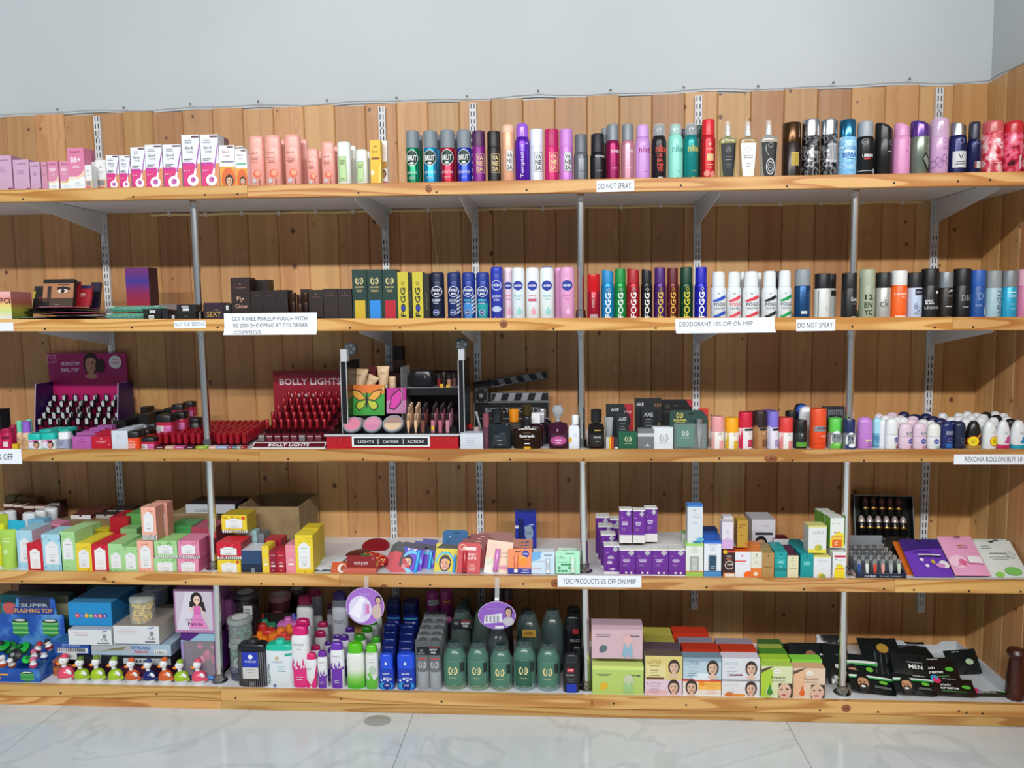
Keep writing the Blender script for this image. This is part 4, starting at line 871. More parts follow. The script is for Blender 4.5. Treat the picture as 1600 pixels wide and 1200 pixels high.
P2=[
 (1241,1266,421,('#1c4a7a',.25,.5),('#8d949a',.4),446,lambda k:(k.lines(0,.46,1.5,1,'#3a6a98',.03,.01),k.rect(-.4,.4,.09,.15,'#cfd6de')),'metallic blue body spray with grey cap','flat',FRONT),
 (1281,1306,428,('#c8ccc6',.35),('#1e1f22',.4),450,lambda k:k.rect(.1,.9,.5,.62,'#26282c'),'white body spray behind another with black cap','flat',.075),
 (1272,1297.5,427.5,('#d5d8d4',.35),('#1c1d20',.4),450,lambda k:(k.rect(-.75,-.68,.012,.6,'#2a2c2e'),k.lines(.3,.25,.3,3,'#a6a8a4')),'white body spray with wide black cap','flat',FRONT),
 (1314.5,1339,426.5,('#1a1a1d',.35),('#1d1d20',.4),449,lambda k:(k.text('Guess',.4,.42,.09,'#e4e4e6',1.0),k.lines(.4,.32,.6,1,'#a8a8aa'),k.lines(.3,.04,.6,1,'#c8c8ca')),'black body spray with white script beside right chrome post','flat',.003),
 (1342,1367,421,('#9aa48c',.35),('#a3ad96',.4),445,lambda k:(k.text('12',-.05,.43,.11,'#1d1f1d',1,bold=True),k.text('ENYC'[:2],-.1,.27,.11,'#1d1f1d',1,bold=True),k.text('YC',-.1,.12,.11,'#1d1f1d',1,bold=True)),'sage green body spray with large black characters','flat',FRONT),
 (1367.5,1392,426,('#b9bab4',.3,.4),('#1e1e21',.4),449,lambda k:k.text('ck',-.1,.33,.17,'#55575a',1.15),'silver body spray with black cap and grey initials','flat',FRONT),
 (1391.5,1417,423,('#f0641e',.35),('#dfe0de',.4),445,lambda k:(k.text('Lacoste',-.1,.51,.05,'#f6e8de',1.4,bold=True),k.text('red',.2,.45,.035,'#f6e8de'),k.rect(-.7,.6,.012,.05,'#f2dccc')),'orange body spray with white cap','flat',FRONT),
 (1417,1440.5,426,('#b9c8e0',.35),('#1f1f22',.4),449,lambda k:(k.rect(-.3,.85,.5,.64,'#2a2c34'),k.text('allure',.25,.57,.05,'#c8d0e0',.8),[k.cring(.25*math.cos(q*2.1),.2+.1*math.sin(q*1.3),.22,.2,'#5a6a8c') for q in range(6)]),'pale blue doodle-print body spray with black cap','flat',FRONT),
 (1438.5,1466,420,('#17171a',.35),('#1a1a1d',.4),445,lambda k:(k.circ(.5,.52,.18,'#e4e4e6'),k.text('MONT',-.35,.35,.04,'#eeeeee',.8,bold=True),k.text('BLANC',-.3,.3,.04,'#eeeeee',.9,bold=True),k.text('LEGEND',.0,.21,.055,'#c8c8ca',1.6),k.lines(-.1,.02,1,1,'#c8c8ca')),'tall black body spray with white snow-cap mark','flat',FRONT),
 (1465.5,1488.5,425,('#231e1b',.35),('#83888c',.35,.3),449,lambda k:(k.poly([(-.1,.56),(.4,.62),(.8,.58),(.3,.57)],'#c8cacc'),k.lines(.2,.48,.8,1,'#a8aaac'),k.lines(.1,.26,1,1,'#c8cacc',.03,.02),k.lines(.1,.03,1,1,'#8a8c8e')),'black-brown body spray with silver cap and leaping mark','flat',FRONT),
 (1488.5,1516,420,('#151517',.35),('#171719',.4),445,lambda k:(k.text('D&G',.25,.41,.13,'#9a9c9e',1.3),k.lines(.1,.23,1,1,'#b8babc',.03,.016)),'tall plain black body spray with large grey initials','flat',FRONT),
 (1515.5,1539,422,('#23529a',.35),('#2c5cae',.4),446,lambda k:(k.text('D',.0,.45,.14,'#7d9ac8',.7),k.text('RISK',-.2,.26,.05,'#9ab4dc',.8),k.rect(.6,.85,.05,.22,'#e0e2e4')),'matte blue body spray beside the tall black one','flat',FRONT),
 (1539.5,1564,423,('#a3c2cc',.35),('#8d9496',.4),449,lambda k:k.text('ckIN2U',.35,.29,.56,'#2f4a68',.62,rot=1),'light blue body spray with grey cap and vertical lettering','flat',FRONT),
 (1564.5,1588.5,423,('#2fa6cc',.3,.2),('#80888c',.4,.2),448,lambda k:(k.lines(-.1,.55,1.2,1,'#d8eef4',.03,.016),k.text('Sea',.0,.47,.06,'#e8f6fa',1.0),k.lines(.1,.3,1,2,'#7fcbe2',.1,.02)),'cyan body spray with grey cap','flat',FRONT),
 (1588.5,1614,421,('#d07a9e',.35),('#dca6bc',.4),446,lambda k:k.lines(-.3,.4,.5,2,'#8a3a60'),'pink body spray cut off at the right end','flat',FRONT)]
for a,b,t,c,cc,ys,dc,nm,st,y in P2:
    round_thing(1,a,b,t,nm+', second shelf',c,cc,ys,st,dc,y)
# ------------------------------------------------------------ THIRD SHELF
# magenta tubes and pump bottles at the left end
for n,(a,b,t,y) in enumerate([(-10,7,672,FRONT),(5,20,669,FRONT+.002),(17,28,664,.06)]):
    round_thing(2,a,b,t,'magenta cosmetic tube, %s at the left end of third shelf' % ['leftmost','middle one with black cap print','rearmost'][n],('#c01a54',.3),('#a81a4c',.3),t+8,'round',(lambda k:(k.rect(-.5,.6,.1,.35,'#e4d4da'),k.rect(-.8,.8,.5,.62,'#5a1230'))) if n == 1 else None,y,name='makeup_tube',cat='tube',group='magenta tubes')
flatbox(2,19,27,694,None,'tiny yellow box at the front left of third shelf','#d9b82c',.02)
for n,(a,b,t,cc,nm,y) in enumerate([(36,50,658,'#8f5fc8','purple pump, in front',FRONT),(27,37,657,'#6cc4a4','mint green pump, left of the purple one',.04),(42,52,655,'#72c8aa','mint green pump, behind the purple one',.09)]):
    round_thing(2,a,b,t,'small peach foundation bottle with '+nm,('#d9b894',.3),(cc,.35),677,'shoulder',lambda k:(k.rect(-.7,.7,.1,.32,'#c09a70'),k.lines(0,.4,1,2,'#5a4a3c',.06,.02)),y,name='foundation_bottle',cat='bottle',group='peach foundation bottles')
TEAL='#1fb8ac'
def jarbox(a,b,t,y,label,lidc,boxc,deco,split,yb=None,group=None,name='nail_remover_jar',cat='jar'):
    return round_thing(2,a,b,t,label,(boxc,.35),(lidc,.35),split,'round',deco,y,yb,name=name,cat=cat,e=4.,group=group,bname='jar_body',n=20)
def d_tealw(k):
    k.rect(-1,1,.03,.6,'#e6dcea');k.rect(-1,1,.45,.6,'#c05a9c');k.text('POP',-.4,.53,.11,'#f0f2f4',.7,bold=True);k.woman(.45,.26,.3,'#1d1718','#dba98e');k.rect(-.9,0,.03,.1,'#8fcfd0')
for n,(a,b,t,y,nm) in enumerate([(48.5,70,676,FRONT,'left of the two in front'),(70,92,675,FRONT,'right of the two in front'),(66,88,670,.075,'behind the right front one'),(80,102,668,.122,'second row back'),(96,112,670,.08,'rearmost right'),(102,119,667,.13,'farthest back')]):
    jarbox(a,b,t,y,'square jar with teal lid and portrait label, '+nm,TEAL,'#dfe8e8',d_tealw if y == FRONT else None,t+12,group='square teal-lidded jars')
flatbox(2,112,122,673,None,'black box behind the teal-lidded jars','#1a1a1d',.04,y=.12)
round_thing(2,92,113,674.5,'small clear remover bottle with white cap on third shelf',('#aeb2cc',.12,0,.5),('#e8ebee',.35),687,'shoulder',lambda k:(k.rect(-.8,.8,.05,.5,'#9aa0bc'),k.lines(-.2,.42,1,3,'#585e7c',.07,.02),k.text('100ml',-.1,.12,.08,'#f0f2f6',.8)),name='remover_bottle',cat='bottle',sy=.8,e=3)
def d_cb(c):return lambda k:(k.circ(0,.82,.07,c),k.text('COLORBAR',0,.6,.1,c,1.0),k.lines(0,.5,.9,1,c,.05,.02),k.circ(.8,.35,.05,c))
flatbox(2,113,143,682,None,'orchid purple nail kit box, in front on third shelf','#b05aa6',.045,deco=d_cb('#8a3a86'),group='orchid and red nail kits')
flatbox(2,143,174,682,None,'red nail kit box with white emblem, in front on third shelf','#b8152e',.045,deco=d_cb('#e8c8cc'),group='orchid and red nail kits')
for n,(a,b,t,y,c) in enumerate([(120,149,676,.075,'#b064a8'),(130,156,673,.105,'#ac5ea6'),(141,165,669,.135,'#a85ca4'),(153,176,665,.16,'#a05a9c'),(149,175,676,.076,'#b01c34'),(160,181,672,.106,'#a81a32')]):
    flatbox(2,a,b,t,None,'%s nail kit box, %s behind the front one' % ('red' if n > 3 else 'orchid purple',ORD[n if n < 4 else n-4]),c,.027,y=y,group='orchid and red nail kits')
flatbox(2,174.5,200,673,None,'plain white carton, frontmost of its row beside the orange jar','#c9d2de',.05,deco=lambda k:(k.circ(-.2,.75,.06,'#7d868e'),k.lines(-.1,.66,.8,2,'#9aa4b0',.05,.014)),group='plain white cartons')
for n,(a,b,t,y) in enumerate([(190,208,669,.09),(200,217,666.5,.15),(212,228,664.5,.21)]):
    flatbox(2,a,b,t,None,'plain white carton, %s behind the front one beside the orange jar' % ORD[n],'#c5ced9',.04,y=y,group='plain white cartons')
def d_orange(k):(k.circ(0,.52,.06,'#f2dcd0'),k.text('COLORBAR',0,.42,.06,'#f2dcd0',1),k.lines(0,.3,1.3,4,'#f0c8b8',.07,.03))
def d_pinkjar(k):(k.rect(-1,.05,.04,.42,'#d0c8cc'),k.rect(.05,1,.04,.42,'#d878b4'),k.lines(-.5,.34,.5,3,'#5a5458',.1,.03),[k.circ(.2+.22*(q % 4),.12+.09*(q//4),.05,'#a8407c') for q in range(10)])
BLK='#18181a'
jarbox(198,225,672.5,FRONT,'orange jar with black lid, front of third shelf',BLK,'#e0481c',d_orange,684)
jarbox(224.5,247,682,FRONT,'low red and pink jar with black lid, front of third shelf',BLK,'#c22444',d_pinkjar,691)
for n,(a,b,t,y,s_) in enumerate([(216,240,670,.09,681),(233,254,667,.15,678),(228,250,661,.22,672)]):
    jarbox(a,b,t,y,'black-lidded jar, %s behind the orange one' % ORD[n],'#1b1b1d' if n < 2 else '#26262a',['#d8441c','#c22a34','#3a3a3e'][n],None,s_,group='black-lidded jars')
for n,(a,b,t,y,s_,yb,lb) in enumerate([(248,275,647,.1,658,675,True),(273,294,643,.16,653,670,True),(271,291,631,.2,640,653,False),(288,306,627,.27,635,650,True),(294,318,652,.2,664,None,False),(252,276,675.5,.1,684,None,False),(272,296,671,.17,680,None,False),(280,302,650.5,.275,660,None,False),(262,285,653.5,.215,662,None,False)]):
    jarbox(a,b,t,y,['pink-labelled jar with black lid, frontmost of the stacked jars','pink-labelled jar with black lid, behind the frontmost stacked one','black lidded jar upper middle of the stack','pink-labelled jar with black lid, topmost at the back','plain black jar beside the left chrome post','jar carrying the frontmost pink-labelled jar','jar carrying the second pink-labelled jar','jar carrying the topmost pink-labelled jar','jar under the upper middle black-lidded one'][n],
           BLK,'#b02440' if n not in (4,) else '#1c1c1f',d_pinkjar if lb else None,s_,yb,group='stacked pink jars')
for n,(a,b,t,y) in enumerate([(181,198,657,.2),(190,206,655,.235),(206,219,648,.3),(218,232,648,.24),(221,232,636,.36),(231,244,644,.33),(241,256,642,.38),(208,220,653,.35),(258,270,638,.39)]):
    flatbox(2,a,b,t,None,'matte black box, %s from left in the dark heap behind the white cartons' % ORD[n],'#161618',.05,y=min(y,.37),group='dark boxes behind the white cartons')
# stepped nail polish display
PDX0,PDX1=52,203
def PSTEP(q,zb):return hit(120,652-9*q,.31+q*.0215).z-zb-.056
def polish_display():
    y0,y1=.295,.415;a=hit(56,690,y0).x;b=hit(185,690,y0).x;w=b-a;cx=(a+b)/2;zb=zs(2,cx)
    o=thing('polish_display','stepped pink and purple nail polish display with printed header card','display stand',(cx,y0,zb),0)
    MG=mat('#a8145c',.4);PP=mat('#33134c',.4);zt=hit(120,552,y1).z-zb;zm=hit(120,596,y1-.02).z-zb;hx0=hit(77,570,y1).x-cx;hx1=hit(199,570,y1).x-cx
    m=MB();m.box(hx0,hx1,y1-y0-.006,y1-y0,0,zt,MG);m.build('back_card',o,flat=True)
    for s,xx in ((-1,-w/2),(1,w/2)):
        m=MB();m.prism([(0,0),(y1-y0-.006,0),(y1-y0-.006,zm),(.02,zm*.99),(0,.04)],-.0015,.0015,PP,mat('#b9a8c8',.5),xf=Matrix(((0,1,0,xx),(1,0,0,0),(0,0,1,0),(0,0,0,1))));m.build('side_panel',o,flat=True)
    for q in range(5):
        m=MB();m.box(-w/2+.003,w/2-.003,.003+q*.0215,.003+(q+1)*.0215,0,PSTEP(q,zb),mat('#4a1030',.4));m.build('step',o,flat=True)
    m=MB();m.box(-w/2,w/2,0,.002,0,hit(120,671,y0).z-zb,PP);m.build('front_lip',o,flat=True)
    k=Deco(hx1-hx0,zt,lambda x,z,of:(x+(hx0+hx1)/2,y1-y0-.006-of,z),False)
    k.rect(-1,1,.7,1,'#a01c64');k.text('NON-STOP',-.42,.87,.045,'#e4d4dc',.46,bold=True);k.text('NAIL POP',-.44,.79,.045,'#e4d4dc',.44,bold=True)
    k.frame(-1.02,-.78,.885,.985,.02,'#d890b4');k.text('ELLE',-.9,.955,.03,'#d890b4',.18);k.text('18',-.86,.91,.03,'#d890b4')
    k.woman(.1,.86,.15,'#2a1a18','#c08c74');k.ell(.04,.81,.05,.06,'#c08c74');k.ell(.34,.84,.12,.09,'#2a1a18');k.circ(.73,.885,.16,'#dcd6dc');k.text("YES!",.73,.875,.03,'#c0245c',.22,bold=True);k.text("WHEN",.73,.915,.016,'#c0245c',.18)
    k.done(o,'header_print');return o,cx,zb,w,y0
PDO,pcx,pzb,pw,py0=polish_display()
def polish(label,loc,cap,glass,tagc,group,first=[None]):
    if first[0] is None:
        o=thing('nail_polish',label,'nail polish',loc,.0,group)
        m=MB();m.lathe([(0,0),(.0095,0),(.0102,.002),(.0102,.02),(.005,.024),(.0045,.026)],glass,14);m.build('bottle_body',o)
        m=MB();m.lathe([(.0088,.0245),(.0092,.028),(.0084,.054),(.007,.056),(0,.056)],cap,12);m.build('cap',o)
        m=MB();m.add([(-.005,-.0096,.031),(.005,-.0096,.031),(.005,-.009,.051),(-.005,-.009,.051)],[(0,1,2,3)],tagc);m.build('label',o,flat=True)
        first[0] =o;return o
    c=copy_thing(first[0],loc,(0,0,random.uniform(-.7,.7)),label,group);return c
for q in range(5):
    n=[9,9,8,8,8][q]
    for j in range(n):
        polish('black-capped nail polish, %s from left in the %s row of the pink display' % (ORD[j],['front','second','middle','fourth','back'][q]),
               (pcx-pw/2+.016+(pw-.032)*j/(n-1)+random.uniform(-.002,.002),py0+.0138+q*.0215,pzb+PSTEP(q,pzb)+.0002),('#141316',.25),('#6a1030' if True else '',.15),'#b9bcc2','nail polishes in the pink display')
# dense field of dark red lipsticks, and small coloured boxes in front
def lipstick_mesh():
    m=MB();m.lathe([(0,0),(.0082,0),(.0082,.012,mat('#9c1626',.25,.2)),(.0088,.0125),(.0086,.046),(.007,.0475),(0,.0475)],('#4a0d18',.2,.25),12)
    o=m.build('lipstick');me=o.data;bpy.data.objects.remove(o);return me
LSM=lipstick_mesh()
for r in range(10):
    y=.07+r*.034;pf=682-r*2.4;x0p=[250,254,258,263,270,280,296,312,322,330][r];x1p=[382,386,390,394,398,401,404,407,409,411][r]
    xa,xb=hit(x0p,pf,y).x,hit(x1p,pf,y).x;n=max(5,int((xb-xa)/.0215))
    for j in range(n+1):
        xx=xa+(xb-xa)*j/n+random.uniform(-.0015,.0015)
        if abs(xx-hit(325,690,.062).x) < .03 and y < .1:continue
        o=link('lipstick',LSM,None,(xx,y+random.uniform(-.002,.002),zs(2,xx)))
        tag(o,'dark red lipstick, %s from left in the %s row of the open lipstick field' % (ORD[min(j,17)],ORD[r]),'lipstick','dark red lipsticks in the open field')
for n,(a,b,c,nm) in enumerate([(242,257,'#4a1024','maroon'),(257.5,271,'#d0b49a','beige'),(271.5,288,'#c45a94','orchid'),(288.5,305,'#3a1228','dark plum'),(305.5,323,'#96b432','lime green'),(326,337.5,'#e0b8b4','pale pink'),(338,355,'#9ab0d8','light blue'),(355.5,362,'#a04058','dusky red'),(362.5,369,'#3a7a86','teal'),(369.5,376,'#a8a8a4','grey'),(376.5,382,'#b02a3c','red')]):
    flatbox(2,a,b,697.5,None,'small %s lipstick box in front of the dark red lipsticks' % nm,c,.025,deco=lambda k:k.lines(0,.6,1.2,1,'#e8dcdc',.2,.12),group='small lipstick boxes')
# stepped red lipstick display with header
def red_display():
    a=hit(392,690,.03).x;b=hit(508,690,.03).x;w=b-a;cx=(a+b)/2;zb=zs(2,cx);y0=.028
    o=thing('lipstick_display','stepped dark red lipstick display with lettered header card','display stand',(cx,y0,zb),0)
    R1,R2=mat('#5c0d1c',.3),mat('#8a1428',.35);D_=.3
    m=MB();m.box(-w/2,w/2,0,D_,0,.004,WHITE);m.build('base_board',o,flat=True)
    m=MB();m.add([(-w/2,.0,.004),(w/2,.0,.004),(w/2,.02,.019),(-w/2+.012,.02,.019),(-w/2,.022,.004),(w/2,.022,.004)],[(0,1,2,3),(0,3,4),(1,5,2),(3,2,5,4)],R1);m.build('sloping_front',o,flat=True)
    k=Deco(w,.02,lambda x,z,of:(x,z*.97-of*.6,.0042+z*.74+of*.8),False)
    k.frame(-.97,.99,.02,.99,.02,WHITE);k.rect(-.93,.96,.14,.86,R1);k.text('BOLLY LIGHTS',.0,.5,.5,'#ece4e6',1.1,bold=True);k.done(o,'front_lettering')
    for q in range(6):
        m=MB();m.box(-w/2+.01+q*.002,w/2,.022+q*.042,.022+(q+1)*.042,.004,.022+q*.019,R1);m.build('step',o,flat=True)
    xl,xr=hit(428,600,y0+D_).x-cx,hit(537,600,y0+D_).x-cx;zt=hit(470,579,y0+D_).z-zb
    m=MB();m.box(xl,xr,D_-.006,D_,.004,zt,R2);m.build('header_card',o,flat=True)
    k=Deco(xr-xl,zt,lambda x,z,of:(x+(xl+xr)/2,D_-.006-of,z),False)
    k.text('BOLLY LIGHTS',.06,.83,.1,'#c8bcc4',1.76,bold=True);k.lines(-.3,.95,1,1,'#b05a68',.03,.01)
    for q in range(6):k.circ(-.5+q*.22,.62,.05,'#b89a9e')
    k.done(o,'header_lettering');return o,cx,zb,w,y0
RDO,rcx,rzb,rw,ry0=red_display()
rm=MB();rm.lathe([(0,0),(.0062,0),(.0062,.014),(.0064,.0145,mat('#8c101f',.3,.2)),(.0064,.045),(.0052,.0465),(0,.0465)],('#2e0a12',.25,.3),12)
t_=rm.build('lipstick');RLM=t_.data;bpy.data.objects.remove(t_)
tm_=MB();tm_.box(-.0095,.0095,0,.012,0,.021,('#6a2a34',.3),(None,None,None,None,None,mat('#5a0f1c',.3)));tm_.box(-.0095,.0095,-.0006,.0,.014,.0165,'#b4a4a8');t_=tm_.build('tester',flat=True);TSM=t_.data;bpy.data.objects.remove(t_)
TS2=TSM.copy();TS2.materials[0] =mat('#6f6a6c',.35)
for j in range(8):
    xx=rcx-rw/2+.026+j*(rw-.04)/7.6;o=link('tester_block',TS2 if j in (0,5) else TSM,None,(xx,ry0+.026,rzb+.0222))
    tag(o,'%s lipstick tester block, %s from left along the front of the red display' % ('grey' if j in (0,5) else 'maroon',ORD[j]),'tester','lipstick tester blocks')
for q in range(1,6):
    for j in range(9):
        xx=rcx-rw/2+.02+q*.0045+j*(rw-.05)/8.05
        o=link('lipstick',RLM,None,(xx,ry0+.043+q*.042,rzb+.0222+q*.019),(0,0,0))
        tag(o,'bright red lipstick, %s from left in the %s row of the stepped display' % (ORD[j],['','front','second','middle','fourth','back'][q]),'lipstick','bright red lipsticks in the stepped display')
# framed makeup display with three-word plate
def frame_display():
    y0=.03;a=hit(510,690,y0).x;b=hit(716,690,y0).x;w=b-a;cx=(a+b)/2;zb=zs(2,cx);D_=.28
    o=thing('makeup_display','black framed makeup display with red front and LIGHTS CAMERA ACTION plate','display stand',(cx,y0,zb),0)
    RED=mat('#b5141e',.4);BK=mat('#17171a',.3);GR=mat('#b8bcc0',.35);z1=hit(610,681,y0).z-zb
    m=MB();m.box(-w/2,w/2,0,D_,0,z1,RED);m.build('base_box',o,flat=True)
    for q in range(20):
        pass
    m=MB();n=44
    for q in range(n):
        xx=-w/2+.006+q*(w-.012)/(n-1)
        if abs(xx) < w*.3+.0:continue
        m.box(xx-.0006,xx+.0006,-.0012,0,z1*.42,z1*.92,mat('#8a0d16',.4))
    f=m.build('fluting',o,flat=True);f['kind'] ='stuff'
    m=MB();m.box(-w/2-.005,w/2+.005,-.006,D_,z1,z1+.007,GR,(None,None,None,None,None,BK));m.build('tray_rim',o,flat=True)
    px0,px1=hit(550.6,690,y0).x-cx,hit(672,690,y0).x-cx;pz0,pz1=hit(610,697.5,y0).z-zb,hit(610,681.5,y0).z-zb
    m=MB();m.box(px0,px1,-.005,0,max(.001,pz0),pz1,WHITE);pl=m.build('name_plate',o,flat=True)
    k=Deco(px1-px0,pz1-pz0,lambda x,z,of:(x+(px0+px1)/2,-.005-of,pz0+z),False);k.rect(-.95,.95,.14,.86,'#202226')
    for t,u in (('LIGHTS',-.64),('CAMERA',0),('ACTION!',.64)):k.text(t,u,.5,.3,'#e8eaec',.4 if t != 'ACTION!' else .42)
    k.rect(-.33,-.315,.25,.75,'#e8eaec');k.rect(.315,.33,.25,.75,'#e8eaec');k.done(pl,'plate_lettering')
    for s,(pa,pb,ptop,nm) in enumerate([(533.5,542.5,565,'frame_post'),(717,725,563,'frame_post')]):
        yy=.02;xa,xb=hit(pa,620,y0+yy).x-cx,hit(pb,620,y0+yy).x-cx;zt=hit(pa,ptop,y0+yy).z-zb
        m=MB();m.box(xa,xb,yy,yy+.16,0 if s else z1+.007,zt,BK);m.box(xa-.0012,xa+.0012,yy-.001,yy,z1,zt,GR);m.box(xb-.0012,xb+.0012,yy-.001,yy,z1,zt,GR);m.build('frame_post',o,flat=True)
        zc=hit(pa,546,y0+yy).z-zb;m=MB();m.box(xa+.001,xb+.003,yy,yy+.03,zt,zc,GR);m.build('post_cap',o,flat=True)
        m=MB();xr=hit(549 if s == 0 else 722,543,y0+.06).x-cx;zr=hit(549,545 if s == 0 else 540,y0+.06).z-zb
        T=Matrix.Translation((xr,.06,zr)) @ Matrix.Rotation(PI/2,4,'X')
        m.lathe([(.02,0),(.022,.004),(.022,.014),(.02,.018)],mat('#55585c',.3,.6),20,xf=T)
        for q in range(5):m.lathe([(.0045,.018),(.004,.0195),(0,.0195)],mat('#8a8d92',.3,.7),8,cx=.012*math.cos(q*1.257),cy=.012*math.sin(q*1.257),xf=T)
        m.build('reel',o)
    m=MB();m.box(-w/2+.04,w/2+.002,.262,.268,z1,hit(600,580,y0+.262).z-zb,mat('#2a1518',.3));m.build('back_panel',o,flat=True)
    xs0,xs1=hit(634,606,y0+.12).x-cx,hit(717,606,y0+.12).x-cx;zs0,zs1=hit(670,617.5,y0+.12).z-zb,hit(670,606,y0+.12).z-zb
    m=MB();m.box(xs0,xs1,.12,.2,zs0,zs1,BK,(None,None,None,None,GR,GR));m.build('middle_shelf',o,flat=True)
    m=MB();xs=hit(633,600,y0+.12).x-cx;m.box(xs-.0012,xs,.06,.2,z1,hit(633,572,y0+.12).z-zb,CLEAR);m.build('acrylic_divider',o,flat=True)
    xt0=hit(545,606,y0+.12).x-cx;zq=hit(590,607,y0+.12).z-zb
    m=MB();m.box(xt0,xs0-.001,.122,.2,zq-.004,zq,BK);m.build('tube_ledge',o,flat=True)
    m=MB();m.box(xt0,w/2-.01,.04,.2,z1+.007,z1+.022,BK);m.build('rear_step',o,flat=True)
    return o,cx,zb,y0,z1+.007,zq,zs1
FDO,fcx,fzb,fy0,fz1,fzq,fzs=frame_display()
def stand(px0,px1,pt,y,zbase):
    a,b=hit(px0,pt+20,y).x,hit(px1,pt+20,y).x;return (a+b)/2,b-a,hit((px0+px1)/2,pt,y).z-zbase
# squeezed tubes on the ledge
def tube_thing(px0,px1,pt,y,zbase,label,col,capcol,tilt=0.,deco=None,name='cosmetic_tube',down=True,caph=.16,group=None,lean=0.):
    """flat crimped end up, cap down"""
    cx,w,h=stand(px0,px1,pt,y,zbase);o=thing(name,label,'tube',(cx,y,zbase),(lean,tilt,0),group);n=18;m=MB();vs=[];rows=[]
    d0=w*.36
    for t in (0,.25,.5,.75,.92,1.):
        hw=w*(.36+.14*t);hd=d0*(1-t)**.7*(1 if t < 1 else 0)+.0012;z=h*(caph+(1-caph)*t)
        rows.append([(hw*math.cos(2*PI*k/n),hd*math.sin(2*PI*k/n),z) for k in range(n)])
    vs=[p for r in rows for p in r];fs=[(j*n+k,j*n+(k+1) % n,(j+1)*n+(k+1) % n,(j+1)*n+k) for j in range(5) for k in range(n)]+[tuple(5*n+k for k in range(n)),tuple(k for k in reversed(range(n)))]
    m.add(vs,fs,col);m.build('tube_body',o)
    m=MB();m.lathe([(.33*w,0),(.35*w,h*.01),(.34*w,h*caph),(0,h*caph)],capcol,18);m.build('cap',o)
    if deco:
        k=Deco(w,h,lambda x,z,of:(x*(.72+.28*max(0,(z/h-caph)/(1-caph))),-(d0*max(0,1-max(0,(z/h-caph)/(1-caph)))**.7+.0012)*math.sqrt(max(0,1-(x/(w*.52))**2))-of*2,z),True);deco(k);k.done(o)
    return o
BEI='#cfae86'
for px0,px1,pt,nm,tl,yy in [(549,575,576,'beige foundation tube, left one on the framed display',.06,.15),(589,609,572,'beige foundation tube, right one on the framed display',0,.15),(567,585,585,'pale silver tube leaning between the two beige ones',.45,.135)]:
    tube_thing(px0,px1,pt,fy0+yy,fzb+fzq,nm,(BEI if 'beige' in nm else '#b9b2aa',.4),('#d9c8ae',.4),tl,lambda k:k.lines(0,.72,1.0,2,'#6a4a34',.06,.02))
round_thing(2,608,619,588,'small beige stick beside the beige foundation tubes',(BEI,.35),('#d8bd98',.35),598,'flat',None,fy0+.14,606.8,name='foundation_stick',cat='tube')
flatbox(2,578,588,572,606.5,'small dark red carton behind the beige tubes','#5a1020',.02,y=fy0+.172)
round_thing(2,616,635,541,'tall dark brown bottle standing behind the framed display',('#6a5048',.15,0,.3),('#221418',.3),565,'flat',None,.33,name='tall_bottle',cat='bottle',e=4)
m=MB();c=stand(636,682,576,fy0+.16,fzb+fzs);o=thing('brush_cup','dark domed compact case on the upper right of framed display','case',(c[0],fy0+.165,fzb+fzs),0)
m.lathe([(.02,0),(c[1]/2,.004),(c[1]/2,c[2]*.5),(c[1]/2*.8,c[2]*.85),(0,c[2])],('#18161a',.2),24,1,.55);m.build('case_body',o);m=MB();m.ball((c[1]*.15,-c[1]*.25,c[2]*.55),.002,'#d8d8da',8,5);m.build('stud',o)
for n,(a,b,t,col) in enumerate([(683,690,584,'#7a1a22'),(690.5,698,581,'#241a1c'),(698.5,706,586,'#b88a70'),(706.5,714,583,'#6a4a44')]):
    cx,w,h=stand(a,b,t,fy0+.16,fzb+fzs);o=thing('makeup_stick','%s makeup stick, %s from left on upper ledge of framed display' % (['red','black','tan','brown'][n],ORD[n]),'makeup',(cx,fy0+.16,fzb+fzs),0,'makeup sticks on the upper ledge')
    m=MB();m.lathe([(w*.45,0),(w*.45,h*.6),(w*.4,h*.62)],col,12);m.build('stick_body',o);m=MB();m.lathe([(w*.42,h*.62),(w*.42,h*.97),(w*.35,h),(0,h)],'#2a2226',12);m.build('cap',o)
# butterfly palettes
def butterfly(k,cu,cv,r,cols,bodyc):
    for g in (-1,1):
        k.poly([(cu,cv+.02),(cu+g*r*.45,cv+.30),(cu+g*r,cv+.36),(cu+g*r*.92,cv+.12),(cu+g*r*.55,cv-.02)],'#1f1610')
        k.poly([(cu,cv),(cu+g*r*.6,cv-.04),(cu+g*r*.8,cv-.2),(cu+g*r*.5,cv-.36),(cu+g*r*.15,cv-.22)],'#1f1610')
        k.poly([(cu+g*.06,cv+.04),(cu+g*r*.46,cv+.26),(cu+g*r*.93,cv+.32),(cu+g*r*.86,cv+.13),(cu+g*r*.52,cv+.0)],cols[0])
        k.poly([(cu+g*.06,cv-.02),(cu+g*r*.56,cv-.06),(cu+g*r*.72,cv-.2),(cu+g*r*.48,cv-.32),(cu+g*r*.18,cv-.2)],cols[1])
    k.ell(cu,cv,.05,.26,bodyc)
def palette(a,b,t,yb,label,col,deco,y,lean=.12):
    return card(2,a,b,t,yb,label,col,y,.008,lean,deco,name='makeup_palette',cat='palette')
palette(545,600,601,649,'green and orange butterfly makeup palette on the framed display','#c9822c',lambda k:(k.rect(-1,1,.0,.74,'#3c9a3a'),k.poly([(-1,.7),(-.7,1),(.7,1),(1,.7),(.5,.72),(-.5,.72)],'#d8722a'),butterfly(k,0,.5,.86,('#dfa040','#b9c23a'),'#1c1a14'),k.circ(-.93,.86,.05,'#e4dcc4'),k.circ(.93,.86,.05,'#e4dcc4')),fy0+.085)
